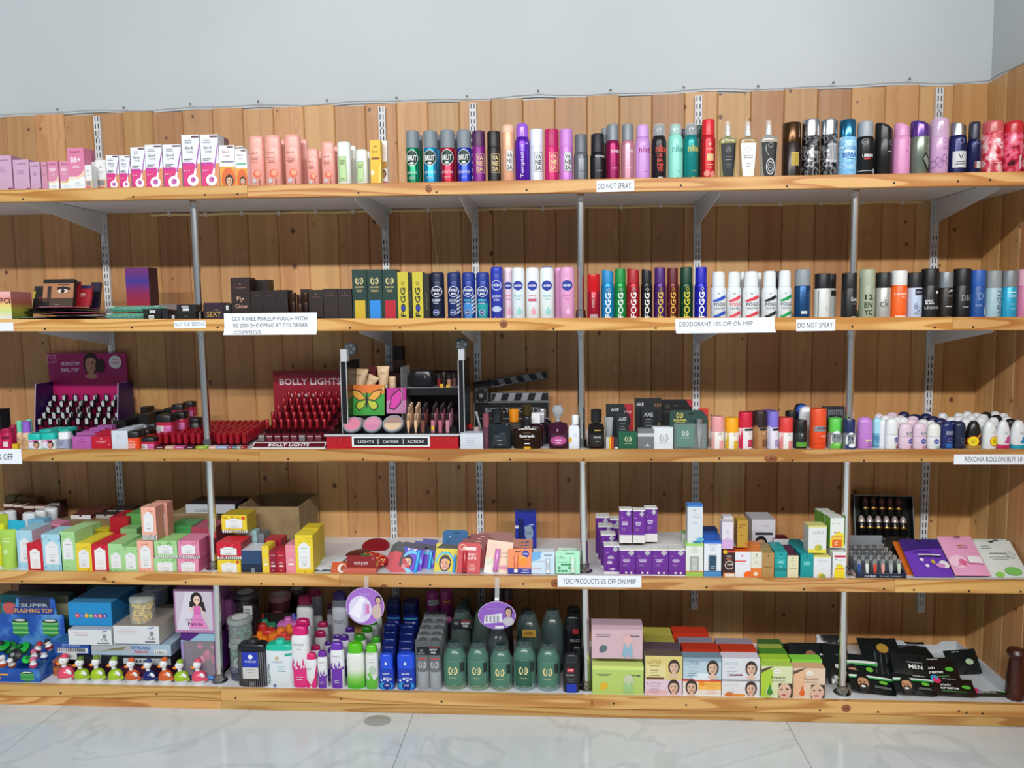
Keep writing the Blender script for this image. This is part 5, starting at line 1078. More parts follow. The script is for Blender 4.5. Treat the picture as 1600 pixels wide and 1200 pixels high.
palette(603.5,634,606,646,'pink half-butterfly makeup palette on the framed display','#b52a8c',lambda k:(k.rect(-1,1,0,.5,'#c07aa8'),k.poly([(-.8,.2),(-.5,.7),(.3,.98),(.7,.8),(.5,.4),(-.2,.12)],'#2a1020'),k.poly([(-.7,.24),(-.42,.66),(.3,.92),(.6,.78),(.42,.44),(-.2,.18)],'#d03aa0')),fy0+.085)
# round compacts with a clear rim
def compact(px0,px1,pt,pb,y,label,cols):
    cx,w,h,zb=fit(2,px0,px1,pt,y,pb);r=w/2;zb=fzb+fz1;th=math.acos(max(-1,min(1,.35)))
    o=thing('compact',label,'makeup',(cx,y,zb+.002),(math.radians(44),0,0),'round powder compacts');m=MB()
    m.lathe([(0,0),(r,0),(r,.008),(r*.97,.009),(r*.86,.009),(r*.84,.0075)],('#9aa0a8',.12,.2),30,cy=r,close=False);m.build('case',o)
    m=MB();n=24
    vs=[(r*.84*math.cos(2*PI*q/n),r+r*.84*math.sin(2*PI*q/n),.0076) for q in range(n)]
    m.face(vs[:n//2+1],cols[0]);m.face(vs[n//2:]+vs[:1],cols[-1]);m.build('powder',o,flat=True);return o
for n,(a,b,y,c,nm) in enumerate([(533.5,563,fy0+.002,('#d8829c','#d8829c'),'rose pink powder compact, front left on the framed display'),(564.5,595,fy0+.002,('#d890ac','#d084a4'),'lilac pink powder compact, front middle on the framed display'),(595.5,628,fy0+.002,('#a88a80','#d8c09c'),'cream and brown powder compact, front right on framed display'),
                                  (543,568,fy0+.036,('#b06a70','#b06a70'),'dark rose compact behind the rose pink one'),(575,597,fy0+.036,('#8a5a5e','#8a5a5e'),'brown-rose compact behind the lilac pink one'),(607,630,fy0+.036,('#7a6a68','#7a6a68'),'taupe compact behind the cream and brown one')]):
    compact(a,b,650,669,y,nm,c)
# lip glosses standing in the right half
GL=[('#e3b48e',0),('#e6bd98',0),('#7a4a44',0),('#c07a86',1),('#b06478',0),('#c08494',0)]
for r in range(4):
    for j in range(6):
        y=fy0+.03+r*.032;xx=hit(638+j*11.5+r*2+(4 if j > 2 else 0),660,y).x;zb=fzb+fz1+(0 if r == 0 else .015)+r*.006;h=.062
        zb=fzb+fz1 if r == 0 else fzb+fz1+.0152
        o=thing('lip_gloss','%s lip gloss, %s from left in the %s row of framed display' % (['peach','peach','brown','rose','rose','rose'][j],ORD[j],['front','second','third','back'][r]),'lip gloss',(xx,y,zb),0,'lip glosses in the framed display')
        m=MB();hh=.04+r*.004
        if j < 2:m.lathe([(.003,0),(.0058,.02),(.0062,hh)],(GL[j][0],.2),10)
        else:m.box(-.0055,.0055,-.0055,.0055,0,hh,(GL[j][0],.2))
        m.build('gloss_body',o)
        m=MB();m.lathe([(.0058,hh),(.0056,hh+.02),(.0045,hh+.022),(0,hh+.022)],('#c8a488' if j < 2 else '#2c2226',.15,.6 if j < 2 else .2),10);m.build('cap',o)
        if GL[j][1] and r == 0:m=MB();m.box(-.005,.005,-.0062,-.0056,.008,.02,'#e0b81e');m.build('price_sticker',o,flat=True)
for n,(a,b,t) in enumerate([(688,693,600),(697.5,703,601)]):
    cx,w,h=stand(a,b,t,fy0+.125,fzb+fzs);o=thing('price_tag','tiny yellow price tag on middle ledge of framed display, %s' % ['left','right'][n],'price tag',(cx,fy0+.125,fzb+fzs),0);m=MB();m.box(-w/2,w/2,0,.001,0,h,'#d8ac1e');m.build('tag',o,flat=True)
# clapper board leaning on the wall
def clapper():
    y=.395;x0,x1=hit(740.5,640,y).x,hit(858,640,y).x;w=x1-x0;cx=(x0+x1)/2;zb=zs(2,cx);zt=hit(800,613,y).z-zb
    o=thing('clapper_board','large black and white film clapper board standing against the wall','clapper board',(cx,y,zb),0);BK,GY=mat('#1b1b1e',.4),mat('#8d9096',.5)
    m=MB();m.box(-w/2,w/2,0,.008,0,zt,BK);m.build('slate',o,flat=True)
    zs_=zt-(hit(800,613,y).z-hit(800,627,y).z)
    def bar(parent,L0,L1,hh,name,lean):
        k=Deco(L1-L0,hh,lambda xx,z,of:(xx+(L0+L1)/2,-.0005-of,z),False);k.frame(-1,1,.0,1,.012,'#a0a3a8');n=6
        for q in range(4):
            u=-.85+q*.46;k.poly([(u,.1),(u+.22,.1),(u+.22+lean,.9),(u+lean,.9)],GY)
        k.done(parent,name)
    hx=-w/2+(hit(768,640,y).x-x0)
    b2=MB();b2.box(hx,w/2,-.004,0,zs_,zt,BK);lb=b2.build('lower_bar',o,flat=True)
    k=Deco(w/2-hx,zt-zs_,lambda xx,z,of:(xx+(hx+w/2)/2,-.004-of,zs_+z),False);k.frame(-.99,.99,.04,.96,.012,'#a0a3a8')
    for q in range(4):
        u=-.9+q*.46;k.poly([(u,.08),(u+.22,.08),(u+.3,.92),(u+.08,.92)],GY)
    k.done(lb,'stripes')
    ang=math.atan2(15,90);Lb=w*1.0
    b3=MB();b3.box(0,Lb*.99,-.004,.004,0,.03,BK);ub=b3.build('upper_arm',o,(-w/2+.004,0,zt+.008),(0,-ang*.92,0),flat=True)
    k=Deco(Lb*.99,.03,lambda xx,z,of:(xx+Lb*.495,-.004-of,z),False);k.frame(-.5,.99,.05,.95,.01,'#a0a3a8')
    for q in range(4):
        u=-.36+q*.34;k.poly([(u+.08,.1),(u+.24,.1),(u+.16,.9),(u,.9)],GY)
    k.done(ub,'stripes')
    hg=MB();s=.033*1.45;hg.box(-w/2+.003,-w/2+s+.006,-.008,-.004,zs_-.006,zt+.018,BK);h=hg.build('hinge_plate',o,flat=True)
    k=Deco(s,zt-zs_+.024,lambda xx,z,of:(xx-w/2+.0045+s/2,-.008-of,zs_-.006+z),False);k.frame(-.9,.95,.05,.95,.04,'#a0a3a8');k.circ(0,.5,.32,'#7d8086')
    for u in (-.62,.62):
        for v in (.16,.84):k.circ(u,v,.12,'#7d8086')
    k.done(h,'bolts')
    k=Deco(w,zt,lambda xx,z,of:(xx,-of,z),False);k.text('BOLLY LIGHTS',.03,.55,.13,'#8a8d92',1.45,bold=True);k.rect(-1,1,.74,.75,'#a0a3a8');k.rect(-1,1,.33,.34,'#a0a3a8');k.frame(-.995,.995,.01,.76,.01,'#a0a3a8');k.done(o,'lettering')
clapper()
# perfume bottles in front of the clapper board
flatbox(2,719,755,677,None,'white folded paper carton with red-lidded minis inside, beside the framed display','#c9d2dc',.05,deco=lambda k:k.lines(-.1,.7,1.0,4,'#8a9ab0',.14,.02),name='paper_carton')
for n,(a,b,t,c) in enumerate([(722,731,664,'#5a1a1c'),(731.5,739,662,'#a01822'),(740,751,667,'#c0a8a8')]):
    round_thing(2,a,b,t,'red-topped mini bottle behind the white paper carton, %s of three' % ['left','middle','right'][n],('#3a1418',.2),(c,.25),t+9,'flat',None,.085,name='mini_bottle',cat='bottle',n=14)
o=round_thing(2,754.5,765,646,'slim mauve perfume atomiser beside the white paper carton',('#7a4a5c',.15,0,.4),('#8a4a58',.25),668,'flat',None,.03,name='perfume_bottle',cat='perfume',n=14)
m=MB();a=hit(750,641,.12);o=thing('dropper','clear thin dropper stick leaning behind the mauve atomiser','dropper',(hit(757,660,.12).x,.12,zs(2,-.3)),(0,-.25,0));hh=a.z-zs(2,-.3);m.lathe([(.004,0),(.004,hh-.01),(.005,hh-.01),(.005,hh),(0,hh)],mat('#b8bcc0',.1,0,0,.7),10);m.build('rod',o)
def perfume(a,b,t,ysh,capa,capb,label,glass,capc,deco,y=FRONT,sy=.6,e=4.,stopper=None,shoulder=.85):
    cx,w,h,zb=fit(2,a,b,t,y);d=w*sy;w *= .96;hs=hit((a+b)/2,ysh,y+d/2).z-zb
    o=thing('perfume_bottle',label,'perfume',(cx,y+d/2,zb));pr=[(0,0),(.46*w,0),(.5*w,.03*hs),(.5*w,hs*shoulder),(.44*w,hs*.97),(.18*w,hs),(.16*w,hs+.003)]
    m=MB();m.lathe(pr,glass,28,1,sy,e=e);m.build('bottle_body',o)
    ca=hit(capa,t+5,y+d/2).x-cx;cb=hit(capb,t+5,y+d/2).x-cx;cw=(cb-ca)/2;cc=(ca+cb)/2;m=MB();hs += .003
    if stopper == 'cube':m.box(cc-cw,cc+cw,-cw,cw,hs,h,capc)
    elif stopper == 'gem':m.lathe([(cw*.35,hs),(cw*.35,hs+.2*(h-hs)),(cw*.9,hs+.55*(h-hs)),(cw,hs+.7*(h-hs)),(cw*.6,h),(0,h)],capc,8,cx=cc)
    else:m.lathe([(cw*.95,hs),(cw,hs+.1*(h-hs)),(cw,h-.002),(cw*.9,h),(0,h)],capc,22,cx=cc)
    m.build('cap',o,flat=stopper in ('cube','gem'))
    if deco:k=Deco(w,hs,round_surf(pr,1,sy,e),True);deco(k);k.done(o)
    return o
perfume(761.5,799,641,661,768,786,'square dark blue glass perfume with black cap',('#2a3238',.08,0,.35),('#26282c',.2,.3),lambda k:(k.lines(.3,.6,.5,1,'#7d8a94',.05,.02),k.poly([(-.3,.36),(.0,.3),(.3,.36),(.0,.33)],'#a0b0b8'),k.poly([(-.2,.2),(.05,.14),(.3,.2),(.05,.17)],'#a0b0b8'),k.poly([(-.5,.52),(-.1,.48),(.3,.53),(-.1,.5)],'#7d8a94')))
perfume(792,816,640,660,795,811,'grey glass perfume with orange cap, behind the amber one',('#55504c',.1,0,.3),('#e08a1c',.3),None,y=.085)
perfume(813,832,634,655,815,831,'gold-topped perfume behind the amber one',('#3a3430',.1,0,.3),('#6a5a3a',.2,.7),None,y=.15)
o=perfume(801,846,652,667,817,830,'wide amber-black perfume with white lettering and black cap',('#2e1a0e',.08,0,.35),('#1c1c20',.25),lambda k:(k.lines(0,.74,.6,1,'#8a7a6a',.04,.015),k.text('fastrack',0,.6,.13,'#eef0f0',1.1,bold=True),k.lines(0,.45,.5,1,'#a89888',.04,.015),k.lines(0,.28,.4,1,'#e0dcd4',.05,.05),k.rect(-.25,.25,.01,.12,'#e0b01e')))
perfume(826,850,646,662,831,844,'purple perfume with white cube cap, left of two',('#3a1428',.1,0,.3),'#e4e6e8',lambda k:k.text('life',.3,.5,.12,'#d8d8da'),y=.075,stopper='cube')
perfume(838,858,645,661,842,850,'purple perfume with white cube cap, right of two',('#2c1426',.1,0,.3),'#dcdfe2',None,y=.12,stopper='cube')
perfume(846,862,639,656,842,853,'dark perfume with silver spray top behind the cube-capped ones',('#221a24',.1),('#b0b2b6',.2,.6),None,y=.17)
perfume(857,888,634,660,862,881,'plum glass perfume with faceted crystal stopper',('#4a1a34',.06,0,.4),('#d8dce0',.05,0,.6),lambda k:(k.lines(-.1,.74,.2,2,'#c8a0b4',.05,.03),k.ell(0,.32,.85,.16,'#b04a8c'),k.lines(0,.36,.8,2,'#e0b0cc',.1,.05)),stopper='gem')
perfume(888,906,649,664,893.5,904,'white glass perfume with white cap beside middle chrome post',('#dfe5ee',.25),'#e4e8ea',lambda k:(k.lines(.2,.6,.8,2,'#a8b0bc',.06,.015),k.poly([(-1,.25),(-.4,.32),(-.4,.42),(-.9,.5)],'#e0a81e')))
o=perfume(918.5,945,640.5,661,923,940,'black glass perfume with yellow price sticker right of middle post',('#1d1916',.1,0,.1),('#1b1b1e',.3),lambda k:(k.text('SKINN',.1,.45,.075,'#d0d0d0',.9),k.lines(.1,.3,.5,1,'#a8a8a8',.04,.02),k.rect(-.25,.6,.7,.96,'#e8c01e'),k.lines(.2,.02,1,1,'#6a6a6a',.04,.02)))
# small sticks and blister packs
for n,(a,b,c,nm) in enumerate([(947,951.5,'#b8babc','silver'),(951.8,955,'#e0b01e','yellow'),(955.3,959,'#c04a1e','orange')]):
    flatbox(2,a,b,683,None,'slim %s stick box right of the black perfume' % nm,c,.012)
flatbox(2,960,966,684,None,'small dark sample box left of the little green carton','#33343a',.02,deco=lambda k:k.rect(-.9,.9,.02,.2,'#d8dadc'))
tube_thing(944,958,652,.075,zs(2,.12),'crumpled grey plastic sachet standing behind the stick boxes',('#9aa0a2',.2),('#8a9092',.3),0,None,name='plastic_sachet')
def d_axe(red):
    def f(k):
        k.text('AXE',-.6 if not red else -.35,.86,.07,'#c8ccd0',.55,bold=True)
        if red:k.poly([(.3,1),(1,1),(1,.0),(.55,.35),(.8,.6)],'#9c1424');k.text('150',.6,.8,.07,'#d8a8ac',.5)
        else:k.text('150',.75,.84,.07,'#b87a4a',.5);k.cring(.9,.25,.14,.3,'#b8a040');k.cring(-.95,.2,.12,.3,'#b8a040');k.cring(.8,.42,.08,.3,'#b8a040')
    return f
def pouch_on(o,w,h,y,col,txt,red):
    m=MB();a,b=(-.25,.62) if red else (-.52,.5)
    m.box(w/2*a,w/2*b,-.014,-.0005,h*.12,h*.78,col);p=m.build('gel_pack',o,flat=True)
    k=Deco(w*(b-a)/2,h*.66,lambda x,z,of:(x+w/2*(a+b)/2,-.014-of,h*.12+z),False);k.text(txt,0,.78,.13,'#b8bcc2',1.3,bold=True);k.lines(0,.62,1.2,3,'#8a9096',.1,.02)
    if red:k.rect(-.7,.7,.25,.36,'#a02a34')
    k.done(p,'label')
o=card(2,947,990,631,None,'black and red hanging blister pack with small gel pack','#16191c',.1,.003,.08,d_axe(True));pouch_on(o,o['_w'],o['_h'],0,('#24282c',.35),'AXE',True)
o=card(2,992,1034,622,None,'tall black blister pack with gold scroll marks','#121316',.15,.003,.08,d_axe(False));pouch_on(o,o['_w'],o['_h'],0,('#202226',.35),'AXE',False)
card(2,1031,1082,624,None,'large black hang card with red corner behind the green blister','#121316',.2,.004,.06,lambda k:(k.laurel(-.55,.83,.12,'#6a664a'),k.text('DENVER',-.55,.7,.04,'#6a664a',.5),k.lines(.0,.85,.4,1,'#7d7d70'),k.poly([(.6,1),(1,1),(1,.8),(.85,.82)],'#a82a30')),rnd=.08)
carton(2,966.5,995,675.5,'small dark green carton with pale laurel','#1c5a40',.03,deco=lambda k:(k.laurel(.05,.6,.34,'#c8d0a8'),k.text('DENVER',.05,.34,.08,'#b8c49c',.8)),flap=.12)
carton(2,996.5,1022,670,'small grey carton with white band','#6d7278',.03,deco=lambda k:(k.rect(-1,1,.62,.78,'#c0c4c8'),k.poly([(.0,.2),(.3,.28),(.3,.14)],'#e0e2e4'),k.text('DENVER',.15,.14,.07,'#c8cacc',.8)))
carton(2,1019.5,1052,667.5,'small white carton with faint laurel','#d8dde2',.03,y=.03,deco=lambda k:(k.laurel(.1,.52,.38,'#a8acae'),k.text('DENVER',.1,.3,.05,'#a8acae',.8)))
o=card(2,1047,1106,641,None,'dark green blister pack holding a green carton and silver tube','#24423c',.035,.003,.06,lambda k:(k.laurel(-.48,.87,.16,'#d8c860'),k.text('DENVER',-.45,.74,.055,'#d8c860',.7,bold=True),k.rect(-.7,-.2,.685,.695,'#d8c860'),k.rect(0,.25,.9,.93,'#16201e'),k.poly([(.7,1),(1,1),(1,.9),(.9,.86)],'#b02a30')),rnd=.06)
w_,h_=o['_w'],o['_h'];m=MB();m.box(-w_*.34,w_*.12,-.014,-.0005,h_*.06,h_*.62,'#1d6a58');p=m.build('boxed_scent',o,flat=True);k=Deco(w_*.46,h_*.56,lambda x,z,of:(x-w_*.11,-.014-of,h_*.06+z),False);k.laurel(0,.62,.34,'#d8e0d0');k.text('DENVER',0,.42,.06,'#c8d4c4',1.0);k.done(p,'label')
m=MB();m.lathe([(.006,h_*.04),(.0065,h_*.3),(.0095,h_*.36),(.0095,h_*.6),(.011,h_*.78)],SILVER,16,cx=w_*.26,cy=-.011);m.build('silver_tube',o)
m=MB();m.box(-w_*.4,w_*.44,-.0245,-.0005,h_*.02,h_*.66,mat('#dfe8e8',.08,0,0,.14));m.build('clear_blister',o,flat=True)
card(2,1092,1107,638,700,'orange-red hang card edge behind the green blister pack','#d0382c',.09,.003,.05,lambda k:k.circ(.4,.9,.4,'#e8c08a'))
# short deodorant cans
def d_eng(c):
    return lambda k:(k.rect(-1,-.55,.012,.55,c),k.rect(.15,.8,.012,.26,c),k.lines(.2,.5,.6,2,'#9a9486',.05,.012),k.circ(.3,.5,.1,'#b8b09c'))
def d_eng2(c,c2):
    return lambda k:(k.rect(-1,-.5,.012,.62,c),k.rect(-.3,.9,.5,.56,'#1d1d20'),k.rect(.2,.9,.05,.26,c2),k.circ(.4,.42,.12,'#c8bca8'))
SH=[(1110,1131.5,650,'#e4e0da','#e09a9c',676,d_eng('#e8a8a8'),'white mini spray with salmon pink cap',FRONT),(1132,1154,652,'#e6e2d8','#eda61e',677,d_eng('#d8b02c'),'white mini spray with golden yellow cap',FRONT),
      (1153,1176,643.5,'#e0dadc','#c8203c',669,d_eng2('#c8204c','#c03a58'),'white mini spray with crimson cap',FRONT),(1176,1198,642,'#a87c4e','#2e2320',669,d_eng2('#9a6a3c','#7a5030'),'tan mini spray with dark brown cap',FRONT),
      (1198,1216.5,643,'#dcdae6','#7d70cc',669,d_eng2('#c8c4dc','#a898d0'),'white mini spray with lavender cap',FRONT),(1216,1239,652,'#e4e0dc','#d8403c',677,d_eng('#e08a84'),'white mini spray with coral red cap',FRONT),
      (1239.5,1261,656,'#1d2020','#1a1b1d',677,lambda k:(k.circ(0,.5,.16,'#8a9090'),k.lines(0,.42,.5,1,'#7d8484'),k.rect(-.75,.8,.08,.24,'#5aa03a')),'black mini spray with green band',FRONT)]
for a,b,t,c,cc,ys,dc,nm,y in SH:
    round_thing(2,a,b,t,nm+' on third shelf',(c,.35),(cc,.35),ys,'flat',dc,y,group='short capped mini sprays')
for a,b,t,cc,nm,y in [(1167,1178,642,'#2a2022','dark-capped mini spray behind the crimson and brown ones',.09),(1189,1213,641,'#6a5cc0','violet-capped mini spray behind the lavender one',.1),(1211,1226,651,'#c03a38','coral-capped mini spray behind the front coral one',.09),(1226,1246,642,'#19191b','black-capped can with white band behind the coral mini spray',.12)]:
    round_thing(2,a,b,t,nm,('#3a3436',.35),(cc,.38),t+16,'flat',None,y)
for n,(a,b,t,c,y) in enumerate([(1239,1262,630,'#1b1d22',.2),(1242,1264,632,'#1f55b0',.15),(1247,1270,635,'#d8dde0',.1)]):
    round_thing(2,a,b,t,'%s dome-topped stick behind the orange can' % ['black','blue','white'][n],(c,.3),(c,.3),t+24,'roll',None,y,name='deodorant_stick',cat='deodorant',e=2.6,sy=.6)
round_thing(2,1264.5,1291,638,'large orange spray can with silver lettered band',('#df4a1e',.3),('#e0502a',.35),665.5,'flat',lambda k:(k.rect(-1,1,.44,.575,'#85888c'),k.text('JOVAN',.25,.51,.085,'#23252a',1.2,bold=True),k.text('MUSK',.5,.32,.05,'#f0d8c8',.7),k.rect(-.5,1,.27,.28,'#b83a14'),k.rect(-1,1,.14,.15,'#b83a14')))
o=carton(2,1286,1319,636,'dark grey comb pack with woven front behind the green-capped bottle','#33363c',.02,y=.14,name='comb_pack',cat='packet',deco=lambda k:(k.rect(-.55,.85,.35,.92,'#7d8088'),[k.rect(-.5+q*.2,-.42+q*.2,.4,.88,'#3a3d44') for q in range(7)]))
def d_fa(c):
    return lambda k:(k.ell(-.0,.31,.8,.28,'#e4e8ec'),k.rect(-.8,.8,.02,.2,c),k.text('Fa',-.05,.42,.14,'#2a3a5a',.75),k.ell(.2,.16,.6,.06,'#e4e8ec' if c != '#6ac04a' else '#8fd870'))
round_thing(2,1293,1316,652.5,'clear roll-on with bright green tapered cap',('#9aa3a0',.12,0,.3),('#5cc850',.3),677,'neck',d_fa('#6ac04a'),name='roll_on',cat='roll-on')
round_thing(2,1317,1337,655,'clear roll-on with navy tapered cap by the right chrome post',('#8d9699',.12,0,.3),('#23305c',.3),677,'neck',d_fa('#2a3a6a'),y=.002,name='roll_on',cat='roll-on')
round_thing(2,1294,1316,649,'dark-capped roll-on behind the bright green one',('#4a5054',.2),('#1c2b30',.3),672,'neck',None,y=.09,name='roll_on',cat='roll-on')
# roll-ons
WHT,LPK,NVY=('#dfe3e6',.3),('#dcc4d4',.3),('#242c66',.28)
def d_niv(c='#2a3aa4',sub='#c0788c',bar=False,off=.0):
    def f(k):
        k.circ(off,.3,.4,c);k.text('NIVEA',off,.3,.05,'#f0f2f8',.62,bold=True);k.lines(off,.17,.7,1,sub,.03,.012);k.rect(off-.1,off+.6,.03,.12,sub)
        if bar:k.rect(-.1,.75,.56,.66,'#8a8a96');k.text('48h',.3,.61,.05,'#eceef2',.5)
        k.rect(-1,1,.475,.485,'#8a8e9c')
    return f
def d_rex(base,tri):
    return lambda k:(k.poly([(.1,.4),(.75,.5),(.75,.2),(.3,.2)],tri),k.poly([(-.1,.28),(.4,.36),(.6,.2),(0,.2)],tri),k.lines(.1,.6,.8,2,'#6a707a',.06,.014))
def d_dot(u):return lambda k:(k.circ(u,.28,.72,'#e0701e'),k.circ(u,.28,.62,'#ece01e'),k.text('BUY 1',u,.33,.05,'#a83a1e',.6,bold=True),k.text('GET 1',u,.24,.05,'#a83a1e',.6,bold=True))
RO=[(1338,1363,651,('#b87ac8',.25),('#bd80cc',.2),lambda k:(k.rect(-.1,.95,.01,.3,'#dcd49c'),k.lines(.4,.26,.5,3,'#6a5a70',.08,.02)),'large orchid roll-on with cream label, left end of the roll-ons','roll',None,FRONT),
      (1362,1378,652,('#6aa8c4',.3),('#9fd4e4',.3),lambda k:k.rect(-1,1,.03,.4,'#4a88a8'),'aqua roll-on beside the large orchid one','roll',None,.05),
      (1371,1388,655,WHT,WHT,None,'white roll-on partly hidden behind the first white one','roll',None,.045),
      (1382,1402.5,653,WHT,WHT,d_niv(off=.6),'white roll-on, first in front row of round-emblem ones','roll',None,FRONT),
      (1403,1424.5,660.5,LPK,LPK,d_niv('#2a3aa4','#c888a8',True,.65),'pale pink roll-on, left of the front pair','roll',None,FRONT),
      (1425,1447,660,LPK,LPK,d_niv('#2a3aa4','#c888a8',True,.35),'pale pink roll-on, right of the front pair','roll',None,FRONT),
      (1447.5,1469,661,WHT,('#e4e6e2',.3),d_niv('#2a3aa4','#a8c8cc',False,.15),'white roll-on with centred blue emblem in front of navy ones','roll',None,FRONT),
      (1469.5,1489,658,NVY,NVY,lambda k:(k.rect(-.5,.9,.52,.66,'#7d8498'),k.cring(.2,.33,.38,.12,'#aab0c4'),k.rect(-.4,.7,.05,.2,'#2a6ab8')),'navy roll-on with bright blue label, left of two','roll',None,FRONT),
      (1489,1508,658,('#1f2640',.3),('#222a46',.3),lambda k:(k.cring(.3,.33,.38,.12,'#8a90a8'),k.lines(.3,.2,.7,2,'#5a607c',.05,.014)),'dark navy roll-on with faint label, right of two','roll',None,FRONT),
      (1508.5,1533,657,('#1d1c1b',.3),('#1f1e1c',.25),lambda k:(k.poly([(-.1,.36),(.7,.6),(.75,.54),(.1,.3)],'#c88a3a'),d_dot(-.3)(k)),'black and gold roll-on with yellow offer dot','egg',(.14,'#a8843a'),FRONT),
      (1533.5,1557,657,WHT,WHT,lambda k:(k.lines(.3,.62,.6,2,'#7d828a',.06,.014),d_dot(.45)(k)),'white roll-on with yellow offer dot','egg',None,FRONT),
      (1556,1577.5,656,WHT,WHT,d_rex('#d8dcde','#c44a94'),'white roll-on with pink triangles and crimson base','egg',(.15,'#c0305c'),FRONT),
      (1578,1603,656,WHT,WHT,d_rex('#d8dcde','#2a8ac0'),'white roll-on with blue triangles and teal base','egg',(.14,'#1c98b0'),FRONT),
      (1604,1626,656,WHT,WHT,d_rex('#d8dcde','#2a8ac0'),'white roll-on cut off at the right end of third shelf','egg',(.14,'#1c98b0'),FRONT)]
for a,b,t,c,cc,dc,nm,st,base,y in RO:
    ylip=lip_px(2,(a+b)/2);ys=t+(ylip-t)*(.52 if st == 'roll' else .67)
    round_thing(2,a,b,t,nm,c,cc,ys,st,dc,y,name='roll_on',cat='roll-on',base=base,e=2.3,sy=.8,group='front row of roll-ons',bname='bottle_body')
REAR=[(1375,1390,649,'w'),(1392,1408,651,'w'),(1403,1418,651.5,'w'),(1416,1432,654,'p'),(1434,1449,655,'w'),(1446,1460,657,'w'),(1459,1477,653,'n'),(1481,1495,657,'n'),(1500,1518,653,'w'),(1524,1540,651,'w'),(1545,1558,652,'w'),(1571,1586,654,'k')]
REAR2=[(1366,1379,646,'p'),(1382,1398,648,'p'),(1400,1413,649,'p'),(1418,1433,650,'p'),(1448,1465,650,'n'),(1478,1492,651,'w'),(1491,1505,650,'w'),(1510,1524,648,'w'),(1528,1542,647,'w'),(1549,1563,648,'k'),(1564,1578,650,'w')]
REAR3=[(1385,1401,644,'p'),(1404,1419,643,'n'),(1421,1437,647,'n'),(1438,1454,646,'n'),(1466,1478,645,'w'),(1491,1503,645,'w'),(1504,1517,642.5,'w'),(1519,1531,644.5,'w'),(1533,1547,643.5,'k'),(1547,1560,642.5,'w'),(1561,1573,645,'w'),(1574,1586,647,'w')]
CN={'w':(WHT,'white'),'p':(LPK,'pale pink'),'n':(('#1f2450',.3),'navy'),'k':(('#1a1a1c',.3),'black')}
for r,(row,y) in enumerate([(REAR,.085),(REAR2,.155),(REAR3,.225)]):
    for j,(a,b,t,c) in enumerate(row):
        ylip=700-(r*6);col,nm=CN[c]
        round_thing(2,a-2,b+2,t,'%s roll-on, %s from left in the %s row behind the front ones' % (nm,ORD[j],ORD[r]),col,col,t+(ylip-t)*.6,'roll',None,y,name='roll_on',cat='roll-on',e=2.2,sy=.8,group='roll-ons behind the front row',n=16,bname='bottle_body')
flatbox(2,-12,2,640,None,'black box at the far left end of third shelf','#17171a',.05,y=.2)
# ------------------------------------------------------------ FOURTH SHELF
def d_inn(lab='#e6e8ea',n=3,mark=False,low=.2,hi=.72):
    """floral soap carton: white shield label with a stepped top"""
    def f(k):
        k.rect(-.66,.66,low,hi,lab);k.rect(-.4,.4,hi,hi+.05,lab);k.ell(0,hi+.05,.22,.04,lab)
        k.lines(0,hi-.06,.8,1,'#9aa098',.05,.012);k.lines(0,(low+hi)/2,.9,n,'#b4bab4',.07,.01);k.lines(0,low+.1,.5,1,'#8a8f88',.05,.015)
        if mark:k.circ(.75,.85,.14,'#d8402c')
        for q in range(9):k.circ(random.uniform(-.9,.9),random.choice([random.uniform(.03,low-.03),random.uniform(hi+.1,.96)]),.07,(.0,.0,.0) if False else k.dot)
    return f
class _D:pass
def floral(i,a,b,t,label,col,dot,yb=None,d=.06,y=FRONT,stripe=False,side=None,top=None,mark=False,low=.2,hi=.72,group=None,red=False,**kw):
    def dc(k):
        k.dot=dot
        if stripe:
            n=12;k.rect(-1,1,0,.16,'#e8e8e4')
            for q in range(n):k.rect(-1+2*q/n,-1+2*q/n+1/n,0,.16,'#7d8a80')
        d_inn('#e6e8ea' if not red else '#eceaea',mark=mark,low=low if not stripe else .26,hi=hi)(k)
    return carton(i,a,b,t,label,col,d,y,yb,side=side or col,top=top or col,deco=dc,name='soap_carton',group=group,**kw)
LB,RD,GN,YL,PC,PK='#a6d4e4','#c81e32','#a4d494','#e6cc34','#efb09c','#e08cac'
def tubeY(px0,px1,pt,pb,label,col,cap,lean,tilt=0,y=FRONT+.03,deco=None,name='lotion_tube',group=None):
    cx,w,h,zb=fit(3,px0,px1,pt,y,pb)
    return tube_thing(px0,px1,pt,y,zb,label,col,cap,tilt,deco,name,caph=.1,group=group)
tubeY(-14,6,818,890,'bright yellow lotion tube at the left end of fourth shelf',('#d6d824',.35),'#dfe2e2',0,.02,.06)
tubeY(1,28,827,893,'lime green lotion tube standing at the left end of fourth shelf',('#a9d25a',.3),'#e2e6e2',0,-.03,FRONT+.03,lambda k:(k.lines(0,.8,1,2,'#dcefc0',.06,.02),k.ell(0,.5,.3,.06,'#c8e69a')))
tubeY(10,38,813,885,'turquoise lotion tube behind the lime green one',('#2fb4d4',.3),'#dfe4e6',0,.05,.12)
tubeY(-6,14,803,880,'yellow-green lotion tube behind the bright yellow one',('#a8b830',.3),'#e0e2de',0,.0,.17)
